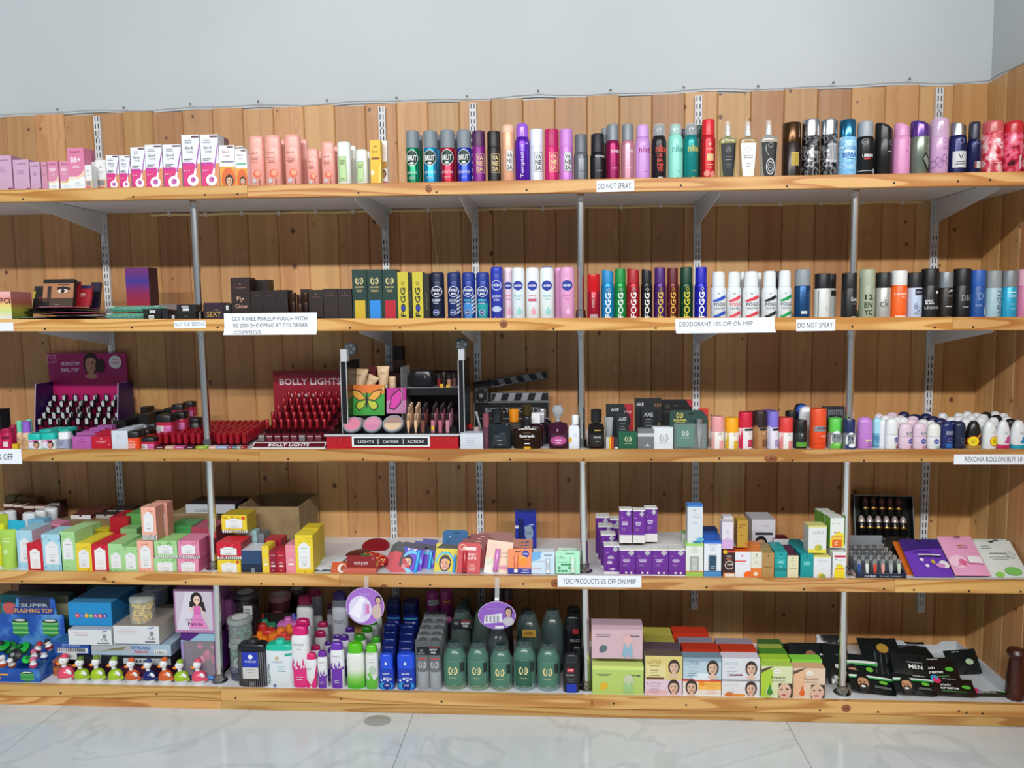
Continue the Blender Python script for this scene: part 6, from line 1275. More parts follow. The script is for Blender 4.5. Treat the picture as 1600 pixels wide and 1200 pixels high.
for n,(a,b,t,y) in enumerate([(36,55,801,.2),(55,72,797,.26),(70,90,793,.31)]):
    cx,w,h,zb=fit(3,a,b,t,y);o=thing('lotion_tube','blue tube standing on its head with white cap up, %s of three behind the cartons' % ['left','middle','right'][n],'tube',(cx,y,zb),(0,.06,0),'white-capped blue tubes')
    m=MB();m.lathe([(w*.5,0),(w*.47,h*.62),(w*.42,h*.7)],('#2f9ad0',.3),20,1,.6);m.build('tube_body',o);m=MB();m.lathe([(w*.46,h*.7),(w*.5,h*.72),(w*.5,h*.97),(w*.42,h),(0,h)],('#d8dce0',.3),20,1,.7);m.build('cap',o)
for n,(a,b,t,y) in enumerate([(-8,10,800,.26),(8,28,798,.3)]):
    cx,w,h,zb=fit(3,a,b,t,y);o=thing('lotion_tube','pale tube with white cap up behind the yellow ones, %s' % ['left','right'][n],'tube',(cx,y,zb),0);m=MB();m.lathe([(w*.5,0),(w*.45,h*.7)],('#c9d2a0',.3),18,1,.6);m.build('tube_body',o);m=MB();m.lathe([(w*.5,h*.7),(w*.5,h*.97),(w*.4,h),(0,h)],('#d8dce0',.3),18,1,.7);m.build('cap',o)
floral(3,27,52,829,'light blue floral carton leftmost, beside the lime tube',LB,'#7ab8d8',None,.1,.04,low=.18,side='#c8b8c8')
floral(3,43,67,849,'red carton with white label, first from the left',RD,'#a8142a',None,.1,.024,red=True,low=.08,hi=.72,top='#d8283c')
floral(3,66,97,835,'wide light blue floral carton right of the first red one',LB,'#5aa4d0',None,.1,low=.18,top='#a8dcec',side='#90c0d4')
floral(3,95,118.5,831,'tall light green floral carton between light blue and yellow',GN,'#7ebc70',None,.1,low=.3,hi=.75,top='#b4e0a0')
floral(3,119,143.5,849,'yellow floral carton left of the second red one',YL,'#c8a820',None,.13,low=.12,hi=.7,top='#f0d83c')
floral(3,143.5,170,851,'red carton with white label, second from the left',RD,'#a8142a',None,.13,red=True,low=.04,hi=.8,top='#d8283c')
floral(3,169.5,192.5,850,'green floral carton right of the second red one',GN,'#7ebc70',None,.12,low=.12,hi=.6,top='#a8d890')
floral(3,192.5,216,854.5,'shorter green floral carton left of the peach ones',GN,'#7ebc70',None,.12,low=.08,hi=.68,top='#a0d488')
floral(3,215,240,845,'peach floral carton carrying another one on its top',PC,'#dc7e6c',None,.07,low=.12,hi=.76)
floral(3,221,244,792.5,'peach floral carton standing on another peach one',PC,'#dc7e6c',844,.05,stripe=True,low=.3,hi=.78,side='#c88a78')
floral(3,238,262,786,'peach floral carton behind the raised peach one','#e0a08c','#cc7464',842,.04,.085,side='#b87c6a')
carton(3,232,270,838,'green carton supporting the rear peach one','#5a9a54',.04,.1)
floral(3,240,276.5,872.5,'green floral carton at the bottom of the green pair',GN,'#7ebc70',None,.09,low=.0,hi=.68,stripe=False)
floral(3,241,277,845,'green floral carton on top of the green pair',GN,'#7ebc70',872,.09,stripe=True,hi=.7,top='#a0da88')
floral(3,277,311,873,'pink floral carton at the bottom of the pink pair',PK,'#c8688c',None,.09,low=.0,hi=.68,side='#c05a80')
floral(3,278,311.5,845,'pink floral carton on top of the pink pair',PK,'#c8688c',872.5,.09,stripe=True,hi=.72,side='#c45c84',top='#e488a8')
for n,(a,b,t,c,nm,y,d) in enumerate([(264,301,822,'#4a9a54','green',.15,.1),(300,338,824,'#b04a64','dusky pink',.15,.1),(113,140,824,'#9ccc88','light green',.15,.08),(148,172,827,'#c8b428','yellow',.19,.05),(174,202,808,'#b01c2c','red',.2,.1),(190,216,826,'#86b878','green striped',.16,.05),(200,226,803,'#5a9a50','deep green',.22,.09),(70,97,819,'#d888a4','pink',.17,.08),(46,72,812,'#7ab8d4','light blue',.17,.04),(90,116,826,LB,'pale blue',.14,.02)]):
    carton(3,a,b,t,'%s soap carton in the rear row, behind the front floral cartons' % nm,c,d,y,name='soap_carton',top=c)
# dark makeup boxes at the back left
for n,(a,b,t,c) in enumerate([(12,28,775,'#6a5a38'),(30,46,777,'#6e5c3a'),(45,61,779,'#6a4c34')]):
    carton(3,a,b,t,'olive brown box standing at the back left, %s of three' % ['left','middle','right'][n],c,.04,.38 if n < 2 else .375,ends=None)
for n,(a,b,t) in enumerate([(10,24,788),(25,39,789),(40,57,791),(58,73,791)]):
    carton(3,a,b,t,'maroon lipstick box with pale top edge, %s from left in the rear row' % ORD[n],'#4a2020',.04,.335,flap=.06,ends='#d0c0b4',top='#5a2c2a')
carton(3,82,98,784,'small maroon box with white top behind the blue tubes','#3a1a1c',.04,.37,deco=lambda k:k.rect(-.9,.9,.9,.97,'#c8bcb4'))
def palbox(a,b,t,yb,y,label,col,edge,d=.08):
    carton(3,a,b,t,label,col,d,y,yb,name='palette_box',deco=lambda k:(k.rect(-1,1,0,1,edge),k.ell(0,1,.12,.4,col)) if edge else None,top=col)
palbox(110,142,805,812,.24,'flat brown palette box with white front at the back of fourth shelf','#5a2c26','#d4d4d4')
palbox(120,160,798,804.5,.29,'flat brown palette box lying on the white-fronted one','#522824',None)
palbox(150,180,804,811,.25,'flat dark palette box with pale edge right of the brown ones','#2c2020','#a89c98')
palbox(168,200,797,804,.3,'flat black palette box with pale edge beside the slotted upright','#2a1e1e','#8a8080')
palbox(178,212,804.5,812,.24,'flat black palette box farthest right of the makeup heap','#241c1c','#8a7d7a')
KR=blotch('cardboard',[(.35,'#85704e'),(.65,'#977f5b')],14,.8,0)
carton(3,94,182,812.5,'low open cardboard tray holding flat palette boxes','#7d6a4a',.12,.225,name='cardboard_tray',cat='tray')
# big cardboard box, open and empty
def open_box(a,b,t,label,y,d,flaph=None):
    cx,w,h,zb=fit(3,a,b,t,y);o=thing('cardboard_box',label,'box',(cx,y+d/2,zb));th=.004
    for nm,bx in (('bottom',(-w/2,w/2,-d/2,d/2,0,th)),('front_wall',(-w/2,w/2,-d/2,-d/2+th,th,h)),('back_wall',(-w/2,w/2,d/2-th,d/2,th,h)),('side_wall',(-w/2,-w/2+th,-d/2+th,d/2-th,th,h)),('side_wall',(w/2-th,w/2,-d/2+th,d/2-th,th,h))):
        m=MB();m.box(*bx,KR);m.build(nm,o,flat=True)
    return o,w,h,d
open_box(374,469,792,'large open cardboard box at the back behind the yellow carton',.2,.2)
carton(3,268,342,803,'closed cardboard box under the white-fronted dark carton',KR,.13,.26,name='cardboard_box',deco=lambda k:k.rect(-.9,.2,.3,.9,'#8a7450'))
carton(3,290,368,788,'long black carton with white lettered front lying on cardboard','#24242a',.12,.27,802.5,name='long_carton',deco=lambda k:(k.rect(-1,1,0,1,'#b9bec6'),k.text('COLORBAR',-.35,.3,.25,'#3a3e46',.6)))
# red and yellow pile right of the left post
floral(3,340,376.5,875,'yellow floral carton under the red one beside the left post',YL,'#c8a820',None,.09,low=.0,hi=.7,mark=True)
floral(3,338,377,848.5,'red floral carton in the middle of the stack beside left post',RD,'#e04a5a',873.5,.09,stripe=True,hi=.68,top='#d8303c',side='#8c1424')
floral(3,346,386,805,'yellow floral carton on top of the red one',YL,'#c89c20',832.5,.08,.08,stripe=True,hi=.74,mark=True,side='#a8922c',top='#b8a030')
carton(3,377,402,829,'pale blue carton behind the red one in the stack','#9cc4c4',.03,.12)
carton(3,377,409,882,'navy carton with round white mark at the front, lower of two','#1e2c44',.08,FRONT,deco=lambda k:(k.cring(.15,.3,.2,.2,'#c8d0d8'),k.text('G',.15,.3,.3,'#c8d0d8')))
carton(3,377,409.5,860,'navy carton with white top and black ribbon, upper of two','#2a466c',.08,FRONT,881.5,top='#d4dae4',deco=lambda k:k.rect(.86,.98,.0,.9,'#141c2a'))
carton(3,388,414,834,'grey carton behind the navy ones','#7d8288',.05,.13,top='#6a6e74')
for n,(a,b,t,c,tp,nm) in enumerate([(409.5,420.5,853,YL,'#e8cc38','slim yellow carton'),(420.5,432.5,861,'#8e1a34','#a02840','slim wine-red carton'),(432.8,445.5,861,'#b01a30','#c02a40','slim bright red carton'),(446.5,462,851.5,'#e68a9c','#e898a8','slim salmon pink carton')]):
    carton(3,a,b,t,nm+' standing between the navy and big yellow cartons',c,.06,FRONT,top=tp,deco=lambda k:(k.text('TINTED',0,.8,.04,'#e8d8dc',1.3),k.lines(0,.5,1.2,2,'#e8d8dc',.05,.016),k.rect(-.5,.6,.28,.35,'#ece4e4'),k.lines(0,.12,.8,1,'#e8d8dc')))
carton(3,415,440,843,'small dark red carton behind the slim ones','#9c1c30',.06,.1,top='#b02c3c')
floral(3,461.5,489.5,836,'big yellow floral carton, front one right of the slim cartons',YL,'#c8a820',None,.07,low=.12,hi=.72,side='#cdb424',top='#eed83c')
floral(3,474,499,825,'big yellow floral carton standing behind the front one','#dcc22c','#c0a020',None,.06,.11,side='#c4ac20')
m=MB();cx,w,h,zb=fit(3,490,541,880,.05);o=thing('tissue_sheet','crumpled white tissue sheet on fourth shelf beside the yellow carton','paper',(cx,.11,zb+.001));vs=[];n=9
for j in range(n):
    for q in range(7):vs.append((-w/2+w*j/(n-1)+.004*math.sin(q),-.075+.15*q/6,.004+.006*random.random()))
m.add(vs,[(j*7+q,j*7+q+7,j*7+q+8,j*7+q+1) for j in range(n-1) for q in range(6)],mat('#dfe3ea',.6));m.build('sheet',o)
# cards and sachets
def blob(a,b,t,yb,y,label,col,z=0.,tilt=(0,0,0),e=2.,name='lip_mask',deco=None,ry=.04,th=.006,cat='packet',leaf=None):
    cx,w,h,zb=fit(3,a,b,t,y,yb);o=thing(name,label,cat,(cx,y,zs(3,cx)+z),tilt);m=MB()
    m.lathe([(.02,0),(1,th*.35),(.98,th*.7),(.6,th),(0,th*1.1)],col,26,w/2,ry,e=e);m.build('pack',o)
    if leaf:q=MB();q.box(-w*.42,-w*.1,-ry*.3,ry*.5,th*1.1,th*1.2,leaf);q.build('leaf_print',o,flat=True)
    return o
DRK=('#4a1a1e',.25);STR=blotch('strawberry_print',[(.45,'#b01828'),(.55,'#c8283a'),(.62,'#e8c86a')],120,.3)
blob(527,562,868,880,.12,'dark brown fruit-shaped mask packet at the bottom of the pile',DRK,.002,(.0,.0,.2),ry=.05)
blob(540,580,858,868,.2,'dark brown fruit-shaped mask packet behind the lower one',('#5a2224',.25),.004,(.1,0,-.1),ry=.05)
blob(566,608,842,858,.3,'dark red strawberry-shaped mask packet at the back of pile',('#8a1a26',.3),.006,(.3,0,.15),ry=.05)
blob(556,602,862,875,.13,'red strawberry-shaped mask packet with green leaf print',STR,.012,(.22,.05,-.2),ry=.045,leaf='#2f7a3c')
blob(570,606,866,880,.085,'red strawberry-shaped mask packet in front of the leafy one',STR,.022,(.3,.0,.1),ry=.035,leaf=None)
card(3,516,541,878,895.5,'curved orange and white sachet at the front of fourth shelf','#c8501e',.03,.004,.7,lambda k:(k.ell(.3,.45,.5,.4,'#e8e0da'),k.ell(.45,.45,.3,.3,'#a8441c')),name='sachet')
o=carton(3,539,588,888.5,'salmon red carton with maroon lettered flap raised','#cf6a58',.06,FRONT,name='flap_carton',flap=None)
w_=fit(3,539,588,888,FRONT)[1];hh=hit(560,869.5,FRONT+.01).z-hit(560,888,FRONT+.01).z;h0=hit(560,888.5,FRONT).z-o.location.z
m=MB();m.box(-w_*.46,w_*.47,-.018,-.0165,h0+.0005,h0+hh,'#8a2226');f=m.build('flap',o,flat=True);k=Deco(w_,hh,lambda x,z,of:(x,-.018-of,h0+z),False);k.text('DOT & KEY',0,.36,.24,'#f0e4e0',.9,bold=True);k.lines(0,.15,.4,1,'#e0c8c4');k.circ(.75,.75,.1,'#a85050');k.done(f,'lettering')
for n in range(4):
    a=594+n*4.5;card(3,a,a+28,852-n*1.5,896,'red eyeliner hang card, %s from left in the fan with black headers' % ORD[n],'#c01c34',.1-.02*n,.002,.45,lambda k:(k.rect(-1,1,.68,1,'#17171a'),k.circ(.2,.84,.1,'#b8b8ba'),k.rect(-.2,.05,.25,.78,'#1d1d20'),k.lines(.4,.3,.6,2,'#e8c8cc',.06,.02)),roll=.42-.06*n,group='red eyeliner cards')
def pen(o,x,z0,z1,col,tip,y=-.006,r=.0058):
    m=MB();m.lathe([(r*.7,0),(r*.95,.002),(r,.012),(r*1.02,z1-z0-.006),(r*.9,z1-z0-.001),(0,z1-z0)],col,14);p=m.build('pen',o,(x,y-r*.3,z0));m=MB();m.lathe([(r*.72,-.006),(r*.74,.0005)],tip,12);q=m.build('pen_tip',p)
def d_pop(bg1,bg2,hd,face=True,u=-.4):
    def f(k):
        k.rect(-1,1,.0,.72,bg2);k.rect(-1,1,.82,1,hd);k.text('POP',-.1 if u else -.3,.77,.09,'#f0ecf4',.9,bold=True);k.ring(0,.3,1.0,.45,.2,'#5cc4ec',.2,PI-.2)
        if face:k.woman(u,.36,.36,'#191416','#e6b49c',False)
        k.ell(u,.08,.5,.1,'#7ac8ea')
    return f
for n,(a,b,t,y) in enumerate([(652,676,842,.2),(640,668,846,.12)]):
    o=card(3,a,b,t,897,'blue and purple kajal card with blue pen, %s behind the front ones' % ['second','first'][n],'#2c3a9c',y,.003,.4,d_pop('#4a2a9a','#5a2ab0','#3a2a8c',False),roll=.12,group='blue kajal cards');pen(o,.006,.01,o['_h']*.8,('#2a8ad8',.3),'#17171c')
for n,(a,b,t,y,rl) in enumerate([(648,675,850,.075,.1),(622,655,848,.045,.16)]):
    o=card(3,a,b,t,897,'blue and purple kajal card with bright blue pen, %s at front' % ['right one','left one with face'][n],'#3a3ac0',y,.003,.4,d_pop('#3a3ac0','#6a34c8','#201a3c',n == 1,-.35),roll=rl,group='blue kajal cards');pen(o,o['_w']*.28,.004,o['_h']*.78,('#2fa4ec',.28),'#1b1b22')
card(3,690,730,828,895,'plain steel blue hang card standing behind the yellow one','#2f6a9c',.16,.004,.25,lambda k:(k.circ(-.4,.83,.08,'#c8d4dc'),k.lines(.2,.78,.7,1,'#5a90b8',.05,.014),k.ell(.1,.93,.25,.03,'#24506f')),rnd=.1)
card(3,700,728,838,895,'steel blue hang card just in front of the plain one','#2a6090',.135,.003,.28,rnd=.1)
o=card(3,677,713,850,897,'yellow kajal card with winking woman and blue pen','#d8c020',.05,.003,.4,lambda k:(k.rect(-1,1,.0,.84,'#d8c428'),k.poly([(-1,.84),(-.5,1),(1,1),(1,.86)],'#1b1a1c'),k.text('POP',-.1,.7,.08,'#1d1b1c',.8,bold=True),k.ring(-.1,.32,.85,.42,.16,'#4ab8e0',.1,PI-.1),k.woman(-.1,.34,.4,'#191416','#e8a890',False),k.ell(.2,.39,.14,.06,'#e8b024'),k.ell(0,.03,.9,.06,'#5cc0e4')),roll=.06);pen(o,o['_w']*.38,.004,o['_h']*.66,('#2a9ad8',.3),'#17171c',r=.004)
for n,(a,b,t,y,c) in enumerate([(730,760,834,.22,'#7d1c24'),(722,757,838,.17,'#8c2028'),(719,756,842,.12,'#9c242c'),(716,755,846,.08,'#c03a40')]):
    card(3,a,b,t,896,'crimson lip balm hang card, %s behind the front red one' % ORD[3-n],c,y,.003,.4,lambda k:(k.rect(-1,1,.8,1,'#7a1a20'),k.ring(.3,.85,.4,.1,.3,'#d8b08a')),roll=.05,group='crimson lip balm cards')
def balm(o,u,z0,z1,r,col,capc,base=None):
    w,h=o['_w'],o['_h'];m=MB();m.lathe([(r,h*z0),(r*1.03,h*(z0+.01)),(r*1.03,h*(z1-.02)),(r*.9,h*z1),(0,h*z1)],col,16,cx=u*w/2,cy=-r*.75);p=m.build('balm_tube',o)
    m=MB();m.lathe([(r*1.08,h*z0-.0005),(r*1.08,h*(z0+(z1-z0)*.18)),(r*1.0,h*(z0+(z1-z0)*.19))],capc,16,cx=u*w/2,cy=-r*.75);m.build('tube_base',p)
o=card(3,713,749,848,896,'red lip balm card with red tube, front of its row','#c8444a',.03,.003,.35,lambda k:(k.text('BABY',.3,.62,.07,'#f6e8e6',.7,bold=True),k.text('LIPS',.3,.5,.08,'#f6e8e6',.7,bold=True),k.lines(.3,.3,.7,4,'#eab8b4',.06,.02),k.rect(-.55,.6,.76,.86,'#f0dcd8'),k.ring(-.6,.85,.3,.1,.25,'#e8b88a')),roll=.03,rnd=.1);balm(o,-.35,.04,.72,.0065,('#b8202c',.25),'#8c1820')
card(3,746,800,832,884,'dull rose hang cards stacked behind the cream one','#8a5048',.26,.004,.5)
o=card(3,755,796,845,897,'cream and peach lip balm card with pink tube, leaning sideways','#ecd0b8',.04,.003,.35,lambda k:(k.rect(-1,.1,.0,.3,'#ece6dc'),k.poly([(-1,.3),(-.2,.9),(-1,.9)],'#e8c8b4'),k.ell(-.7,.35,.3,.12,'#d8dcc4'),k.text('LAKMÉ',.45,.66,.06,'#c07a8c',.8),k.text('LIP',.4,.54,.05,'#c07a8c',.5),k.ell(.5,.22,.4,.07,'#d894a8')),roll=.12);balm(o,-.12,.08,.76,.008,('#d07ac0',.22),'#c06aae')
for n,(a,b,t,y) in enumerate([(801,832,842,.19),(799,831,848,.14),(797,830,853,.09)]):
    card(3,a,b,t,896,'orange-brown lip balm card, %s behind the front orange one' % ['third','second','first'][n],'#a8644c',y,.003,.35,lambda k:(k.ell(.4,.86,.24,.07,'#2a2468'),k.rect(-.2,.1,.88,.91,'#3a2a2a')),group='orange lip balm cards')
o=card(3,793,829.5,857.5,896.5,'orange lip balm card with peach tube and blue base','#ea8c5c',.03,.003,.3,lambda k:(k.circ(.5,.8,.3,'#2434a0'),k.text('NIVEA',.5,.8,.06,'#eef0f8',.42,bold=True),k.ell(.25,.52,.4,.2,'#f0a83c'),k.ell(.3,.47,.34,.16,'#e8902c'),k.rect(-1,1,0,.22,'#22309c'),k.text('Peachy',.55,.15,.06,'#f0f0f4',.5),k.lines(.5,.07,.7,1,'#d0d4ec',.05,.02),k.rect(-.4,.1,.86,.9,'#3a2418')),roll=.02);balm(o,-.3,.06,.72,.0062,('#e8825a',.25),'#e8ecee')
o=card(3,805,838,796,870,'tall royal blue lip care card standing against the wall','#22309a',.3,.004,.08,lambda k:(k.rect(-.9,.9,.94,1,'#17205a'),k.ell(.3,.5,.4,.17,'#8a9cb4'),k.poly([(-.2,.62),(.1,.66),(.3,.55),(.1,.5)],'#8a9cb4'),k.text('care',.3,.5,.05,'#3a4a6a',.5),k.rect(-1,-.3,.6,.66,'#d8dce4'),k.lines(.55,.69,.5,1,'#c8d0e8',.04,.02),k.lines(.5,.15,.7,1,'#c8d0e8',.04,.02)),rnd=.05);balm(o,-.45,.12,.82,.0075,('#1c2a5c',.25),'#d8dce0')
o=card(3,833,866,857,880,'grey-white hang card behind the pale blue one','#b8bec4',.12,.003,.35,lambda k:k.lines(-.4,.85,.6,2,'#6a6e7a',.08,.03))
o=card(3,830,866.5,862.5,896.5,'pale blue and white lip balm card with clear tube','#c4daea',.035,.003,.3,lambda k:(k.poly([(-1,.55),(-.2,.7),(-.2,1),(-1,1)],'#6aaada'),k.rect(-1,-.1,1.0-.06,1.,'#6aaada'),k.text('SOFT',-.4,.56,.07,'#6a9ac8',.7),k.text('lip',.1,.56,.07,'#d87a94',.3),k.rect(-.9,-.1,.24,.27,'#d86a8c'),k.rect(.1,.8,.84,.87,'#5a6066'),k.rect(.38,.44,.3,.6,'#d86a8c')));balm(o,.42,.05,.72,.006,mat('#dce8f2',.1,0,0,.6),'#e8eef2')
card(3,872,902,856,880,'green-white hang card behind the mint green one','#b0d0b8',.11,.003,.35,lambda k:k.lines(-.3,.85,.8,2,'#2f5a40',.08,.03))
o=card(3,868,906,861,896.5,'mint green lip balm card with leaf prints','#a8e4c4',.03,.003,.3,lambda k:(k.rect(-.2,.55,.86,.9,'#2f4a3a'),k.text('L&L',-.5,.72,.1,'#5a8a70',.6),[k.ell(-.7+.28*(q % 5),.12+.14*(q//3),.14,.045,'#2f8a50') for q in range(9)],k.rect(-.9,.1,.5,.52,'#6ab48c')));balm(o,.42,.06,.74,.0066,('#c8ecd8',.25),'#dcefe4')
# purple and white serum cartons
PV='#6a2a94'
def d_purple(front=True,extra=False):
    def f(k):
        k.rect(-1,1,0,.08,'#d6d4d2') if not front else None
        for u,v in ((.45,.93),(.3,.88),(.6,.88),(.45,.84)):k.circ(u,v,.2,'#b4b6bc')
        k.lines(-.6,.76,.35,1,'#d8c8e4',.03,.012);k.lines(-.15,.64,1.0,3,'#e8dcf0',.04,.02);k.lines(-.3,.45,.7,3,'#b090c8',.03,.01)
        if extra:k.ell(-.3,.4,.35,.06,'#c8b4d8');k.poly([(-.5,.16),(.1,.2),(.5,.17),(.1,.12)],'#e0d4ea')
        else:k.circ(-.2,.13,.14,'#eae2f0');k.circ(.45,.13,.14,'#eae2f0')
    return f
def serum(a,b,t,yb,y,label,d=.045,foot=.0,extra=False,rz=0,group='purple and white serum cartons',ttop='#e6e6e4'):
    o=carton(3,a,b,t,label,PV,d,y,yb,top=ttop,deco=d_purple(True,extra),name='serum_carton',group=group,rz=rz)
    cx,w,h,zb=fit(3,a,b,t,y,yb);m=MB();w *= .985
    m.box(-w/2-.0004,w/2+.0004,-d/2-.0004,d/2+.0004,0,h*(foot or .06),'#dcdad6');m.build('white_base',o,flat=True);m=MB();m.box(-w/2-.0004,w/2+.0004,-d/2-.0004,d/2+.0004,h*.965,h+.0006,'#e4e4e2');m.build('white_lid',o,flat=True)
    return o
for n,(a,b) in enumerate([(968,993.5),(993.7,1018.5),(1019,1044.5),(1045,1071)]):
    serum(a,b,859,None,FRONT,'purple carton with white top, %s from left in the front row' % ORD[n])
    for r in range(3):
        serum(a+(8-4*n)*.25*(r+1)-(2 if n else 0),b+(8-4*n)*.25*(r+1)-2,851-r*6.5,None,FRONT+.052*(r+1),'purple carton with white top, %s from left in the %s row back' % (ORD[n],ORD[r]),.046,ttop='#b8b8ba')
serum(944,968.5,853,None,.05,'purple carton with capsule print, front one at the left corner',extra=True)
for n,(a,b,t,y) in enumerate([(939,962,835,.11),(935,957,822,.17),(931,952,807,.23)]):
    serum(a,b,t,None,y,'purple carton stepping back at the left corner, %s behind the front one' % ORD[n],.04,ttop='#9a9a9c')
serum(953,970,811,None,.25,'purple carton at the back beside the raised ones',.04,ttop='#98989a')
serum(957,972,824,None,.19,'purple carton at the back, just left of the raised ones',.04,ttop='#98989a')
for n,(a,b,t) in enumerate([(968,987.5,796),(989,1008,797),(1007.5,1027,794)]):
    serum(a,b,t,848.5 if n < 2 else 846.5,.06 if n < 2 else .075,'purple carton with white foot standing raised, %s of three on top' % ['left','middle','right'][n],.035,foot=.24,group='raised purple cartons')
def d_pack(c1,c2,win):
    return lambda k:(k.rect(-1,1,0,.14,c1),k.rect(-1,1,.14,.17,c2),k.lines(0,.92,1.2,1,'#8a928a',.04,.012),k.lines(0,.86,.9,3,'#a0a8a4',.05,.01),k.rect(-.5,.45,.16,.62,'#8a908c'),k.rect(-.4,.36,.18,.6,win),k.lines(0,.3,.5,2,'#e8ece8',.05,.01))
carton(3,1071.5,1099,850,'white carton with lime green trim and window print, front','#dfe4dc',.05,FRONT,top='#b4e088',flap=.06,ends='#9ed468',deco=d_pack('#9ac85c','#d87a30','#b8bcb8'),side='#d0e4b8')
carton(3,1066,1092,834,'white carton with lime trim standing behind the front one','#d0d4c8',.04,.09,top='#9cc874')
carton(3,1100,1127,846,'white carton with blue trim and navy bottle print, front','#dfe6ec',.05,FRONT,top='#2f6ad0',flap=.06,ends='#2f6ad0',deco=d_pack('#4a90c8','#3a6ab0','#2a4a66'))
for n,(a,b,t,y,c) in enumerate([(1099,1124,836,.085,'#3a70d4'),(1098,1121,828,.14,'#24407c')]):
    carton(3,a,b,t,'white carton with blue top, %s behind the blue-trimmed front one' % ORD[n],'#c8d0d8',.045,y,top=c,flap=.06,ends=c)
carton(3,1074,1098,789,'tall white carton with blue top standing on the lime one','#d3dae0',.035,.035,849,top='#4a8ad4',flap=.045,ends='#3f80d0',deco=lambda k:(k.circ(-.1,.86,.1,'#7d8a94'),k.lines(.2,.75,1,2,'#9aa4ac',.06,.01),k.lines(.0,.55,.7,1,'#a8b0b8'),k.ell(.7,.1,.5,.06,'#6ab0d0'),k.ell(.3,.04,.6,.03,'#2f80b0')),side='#b4bcc4')
carton(3,1129,1148.5,859,'dark brown carton with ringed orange letters and yellow seal','#3c2626',.04,FRONT,deco=lambda k:(k.circ(-.6,.92,.35,'#e0b02a'),k.rect(-.2,1,.9,.97,'#d84a3c'),k.text('TAN',.0,.76,.06,'#e0d8d0',.8,bold=True),k.lines(0,.68,1.3,1,'#e08a5a',.04,.02),k.cring(.1,.44,.75,.16,'#e8d4c0',.5,2*PI-.5),k.text('COFFEE',.25,.46,.07,'#f0e4d8',1.0,bold=True),k.rect(-.9,.95,.0,.16,'#e08a4a'),k.rect(-.6,.9,.02,.12,'#e8e0d4')),top='#a8382c')
carton(3,1128,1146,816,'white carton with lilac fade standing on the brown one','#dcd6e2',.035,FRONT,857.5,deco=lambda k:(k.rect(-1,1,.02,.35,'#cfa8d8'),k.lines(0,.72,.8,3,'#8a8aa0',.07,.012),k.lines(0,.4,.8,1,'#9a80b0')),flap=None)
carton(3,1129.5,1144.5,807,'small white carton behind the lilac-fade one','#d8d6d8',.03,.07,857)
carton(3,1148.5,1173,862,'white carton with orange top and orange block print','#dfe2ea',.05,FRONT,top='#ee6a1c',deco=lambda k:(k.rect(-1,.4,.6,.65,'#d8402c'),k.lines(-.2,.52,1,1,'#e0a098'),k.poly([(.2,.02),(1,.02),(1,.22),(.6,.25),(.1,.15)],'#f06a1e'),k.poly([(-.3,.84),(-.1,.88),(.1,.84),(-.1,.8)],'#d07a7a')))
carton(3,1152,1168.5,813,'gold carton with dark lettering standing on the orange-topped one','#b98f34',.045,.04,855.5,side='#8a6a2a',top='#c8a038',deco=lambda k:(k.text('LAKMÉ',-.05,.84,.06,'#3a2a14',1.3),k.text('9to5',-.3,.74,.05,'#4a3818',.8),k.lines(-.4,.58,.5,1,'#4a3818',.05,.014),k.lines(-.2,.46,.8,1,'#4a3818'),k.rect(.55,.95,.02,.2,'#c8781e')))
def mam(c,bottom,txt,ring=False):return lambda k:(k.rect(-1,1,0,.36,bottom) if bottom else None,k.ell(0,.88,.08,.04,'#3a3a30'),k.lines(0,.78,.9,1,'#8a8a7c',.05,.014),k.lines(0,.62,.7,2,'#a8a898',.05,.012),k.text(txt,0,.42,.05,'#5a5244',1.3) if txt else None,k.circ(-.1,.13,.4,'#e8dcc0') if ring else None)
MA=[(1173,1190.5,862,'#dcdccc','#e8812c','cream carton with orange lower half',mam(0,'#e07a34',None,True)),(1190.5,1209.5,864,'#b08a52','#a89052','kraft gold carton with dark lettering',mam(0,None,'SERUM')),(1210.5,1229.5,862,'#1c9a9c','#22a4a8','teal carton, left of two',lambda k:(k.ell(0,.88,.08,.04,'#0f5a5c'),k.lines(0,.8,.7,1,'#7acaca'),k.rect(-.6,.6,.54,.7,'#3fb4b4'),k.lines(0,.62,1,2,'#c8ecec',.05,.012),k.lines(0,.44,.6,1,'#d8eeee',.05,.02),k.rect(-.95,.95,.26,.36,'#147a7c'))),
      (1230,1247.5,868,'#dcd8b4','#5c3048','cream carton with plum top',mam(0,None,'FACE')),(1250.5,1271,866,'#179496','#1c9ca0','teal carton, right of two',lambda k:(k.ell(0,.9,.08,.05,'#0f5a5c'),k.rect(-.55,.55,.5,.7,'#3fb4b4'),k.lines(0,.65,.9,2,'#c8ecec',.06,.012)))]
for a,b,t,c,tp,nm,dc in MA:
    carton(3,a,b,t,nm+' in the serum row',c,.055,FRONT,top=tp,side='#4a2a3a' if 'plum' in nm else None,deco=dc)
for a,b,t,y,c,nm in [(1170,1188,852,.1,'#e8812c','orange-topped carton behind the cream one'),(1185,1205,855,.1,'#9a8248','gold-topped carton behind the kraft one'),(1205,1224,854,.1,'#1f9ca0','teal-topped carton behind the left teal one'),(1222,1243,858,.1,'#5c3048','plum-topped carton behind the cream and plum one'),(1240,1262,856,.1,'#1c9498','teal-topped carton behind the right teal one'),(1233,1256,849,.17,'#178c90','second teal-topped carton back behind the right teal one')]:
    carton(3,a,b,t,nm,c,.05,y,top=c)
carton(3,1208,1232,842,'small white carton with maroon top behind the teal ones','#d8d4d6',.05,.19,top='#5a1a2a',deco=lambda k:k.lines(0,.6,1,2,'#a8a0a4',.2,.06),side='#5a1a2a')
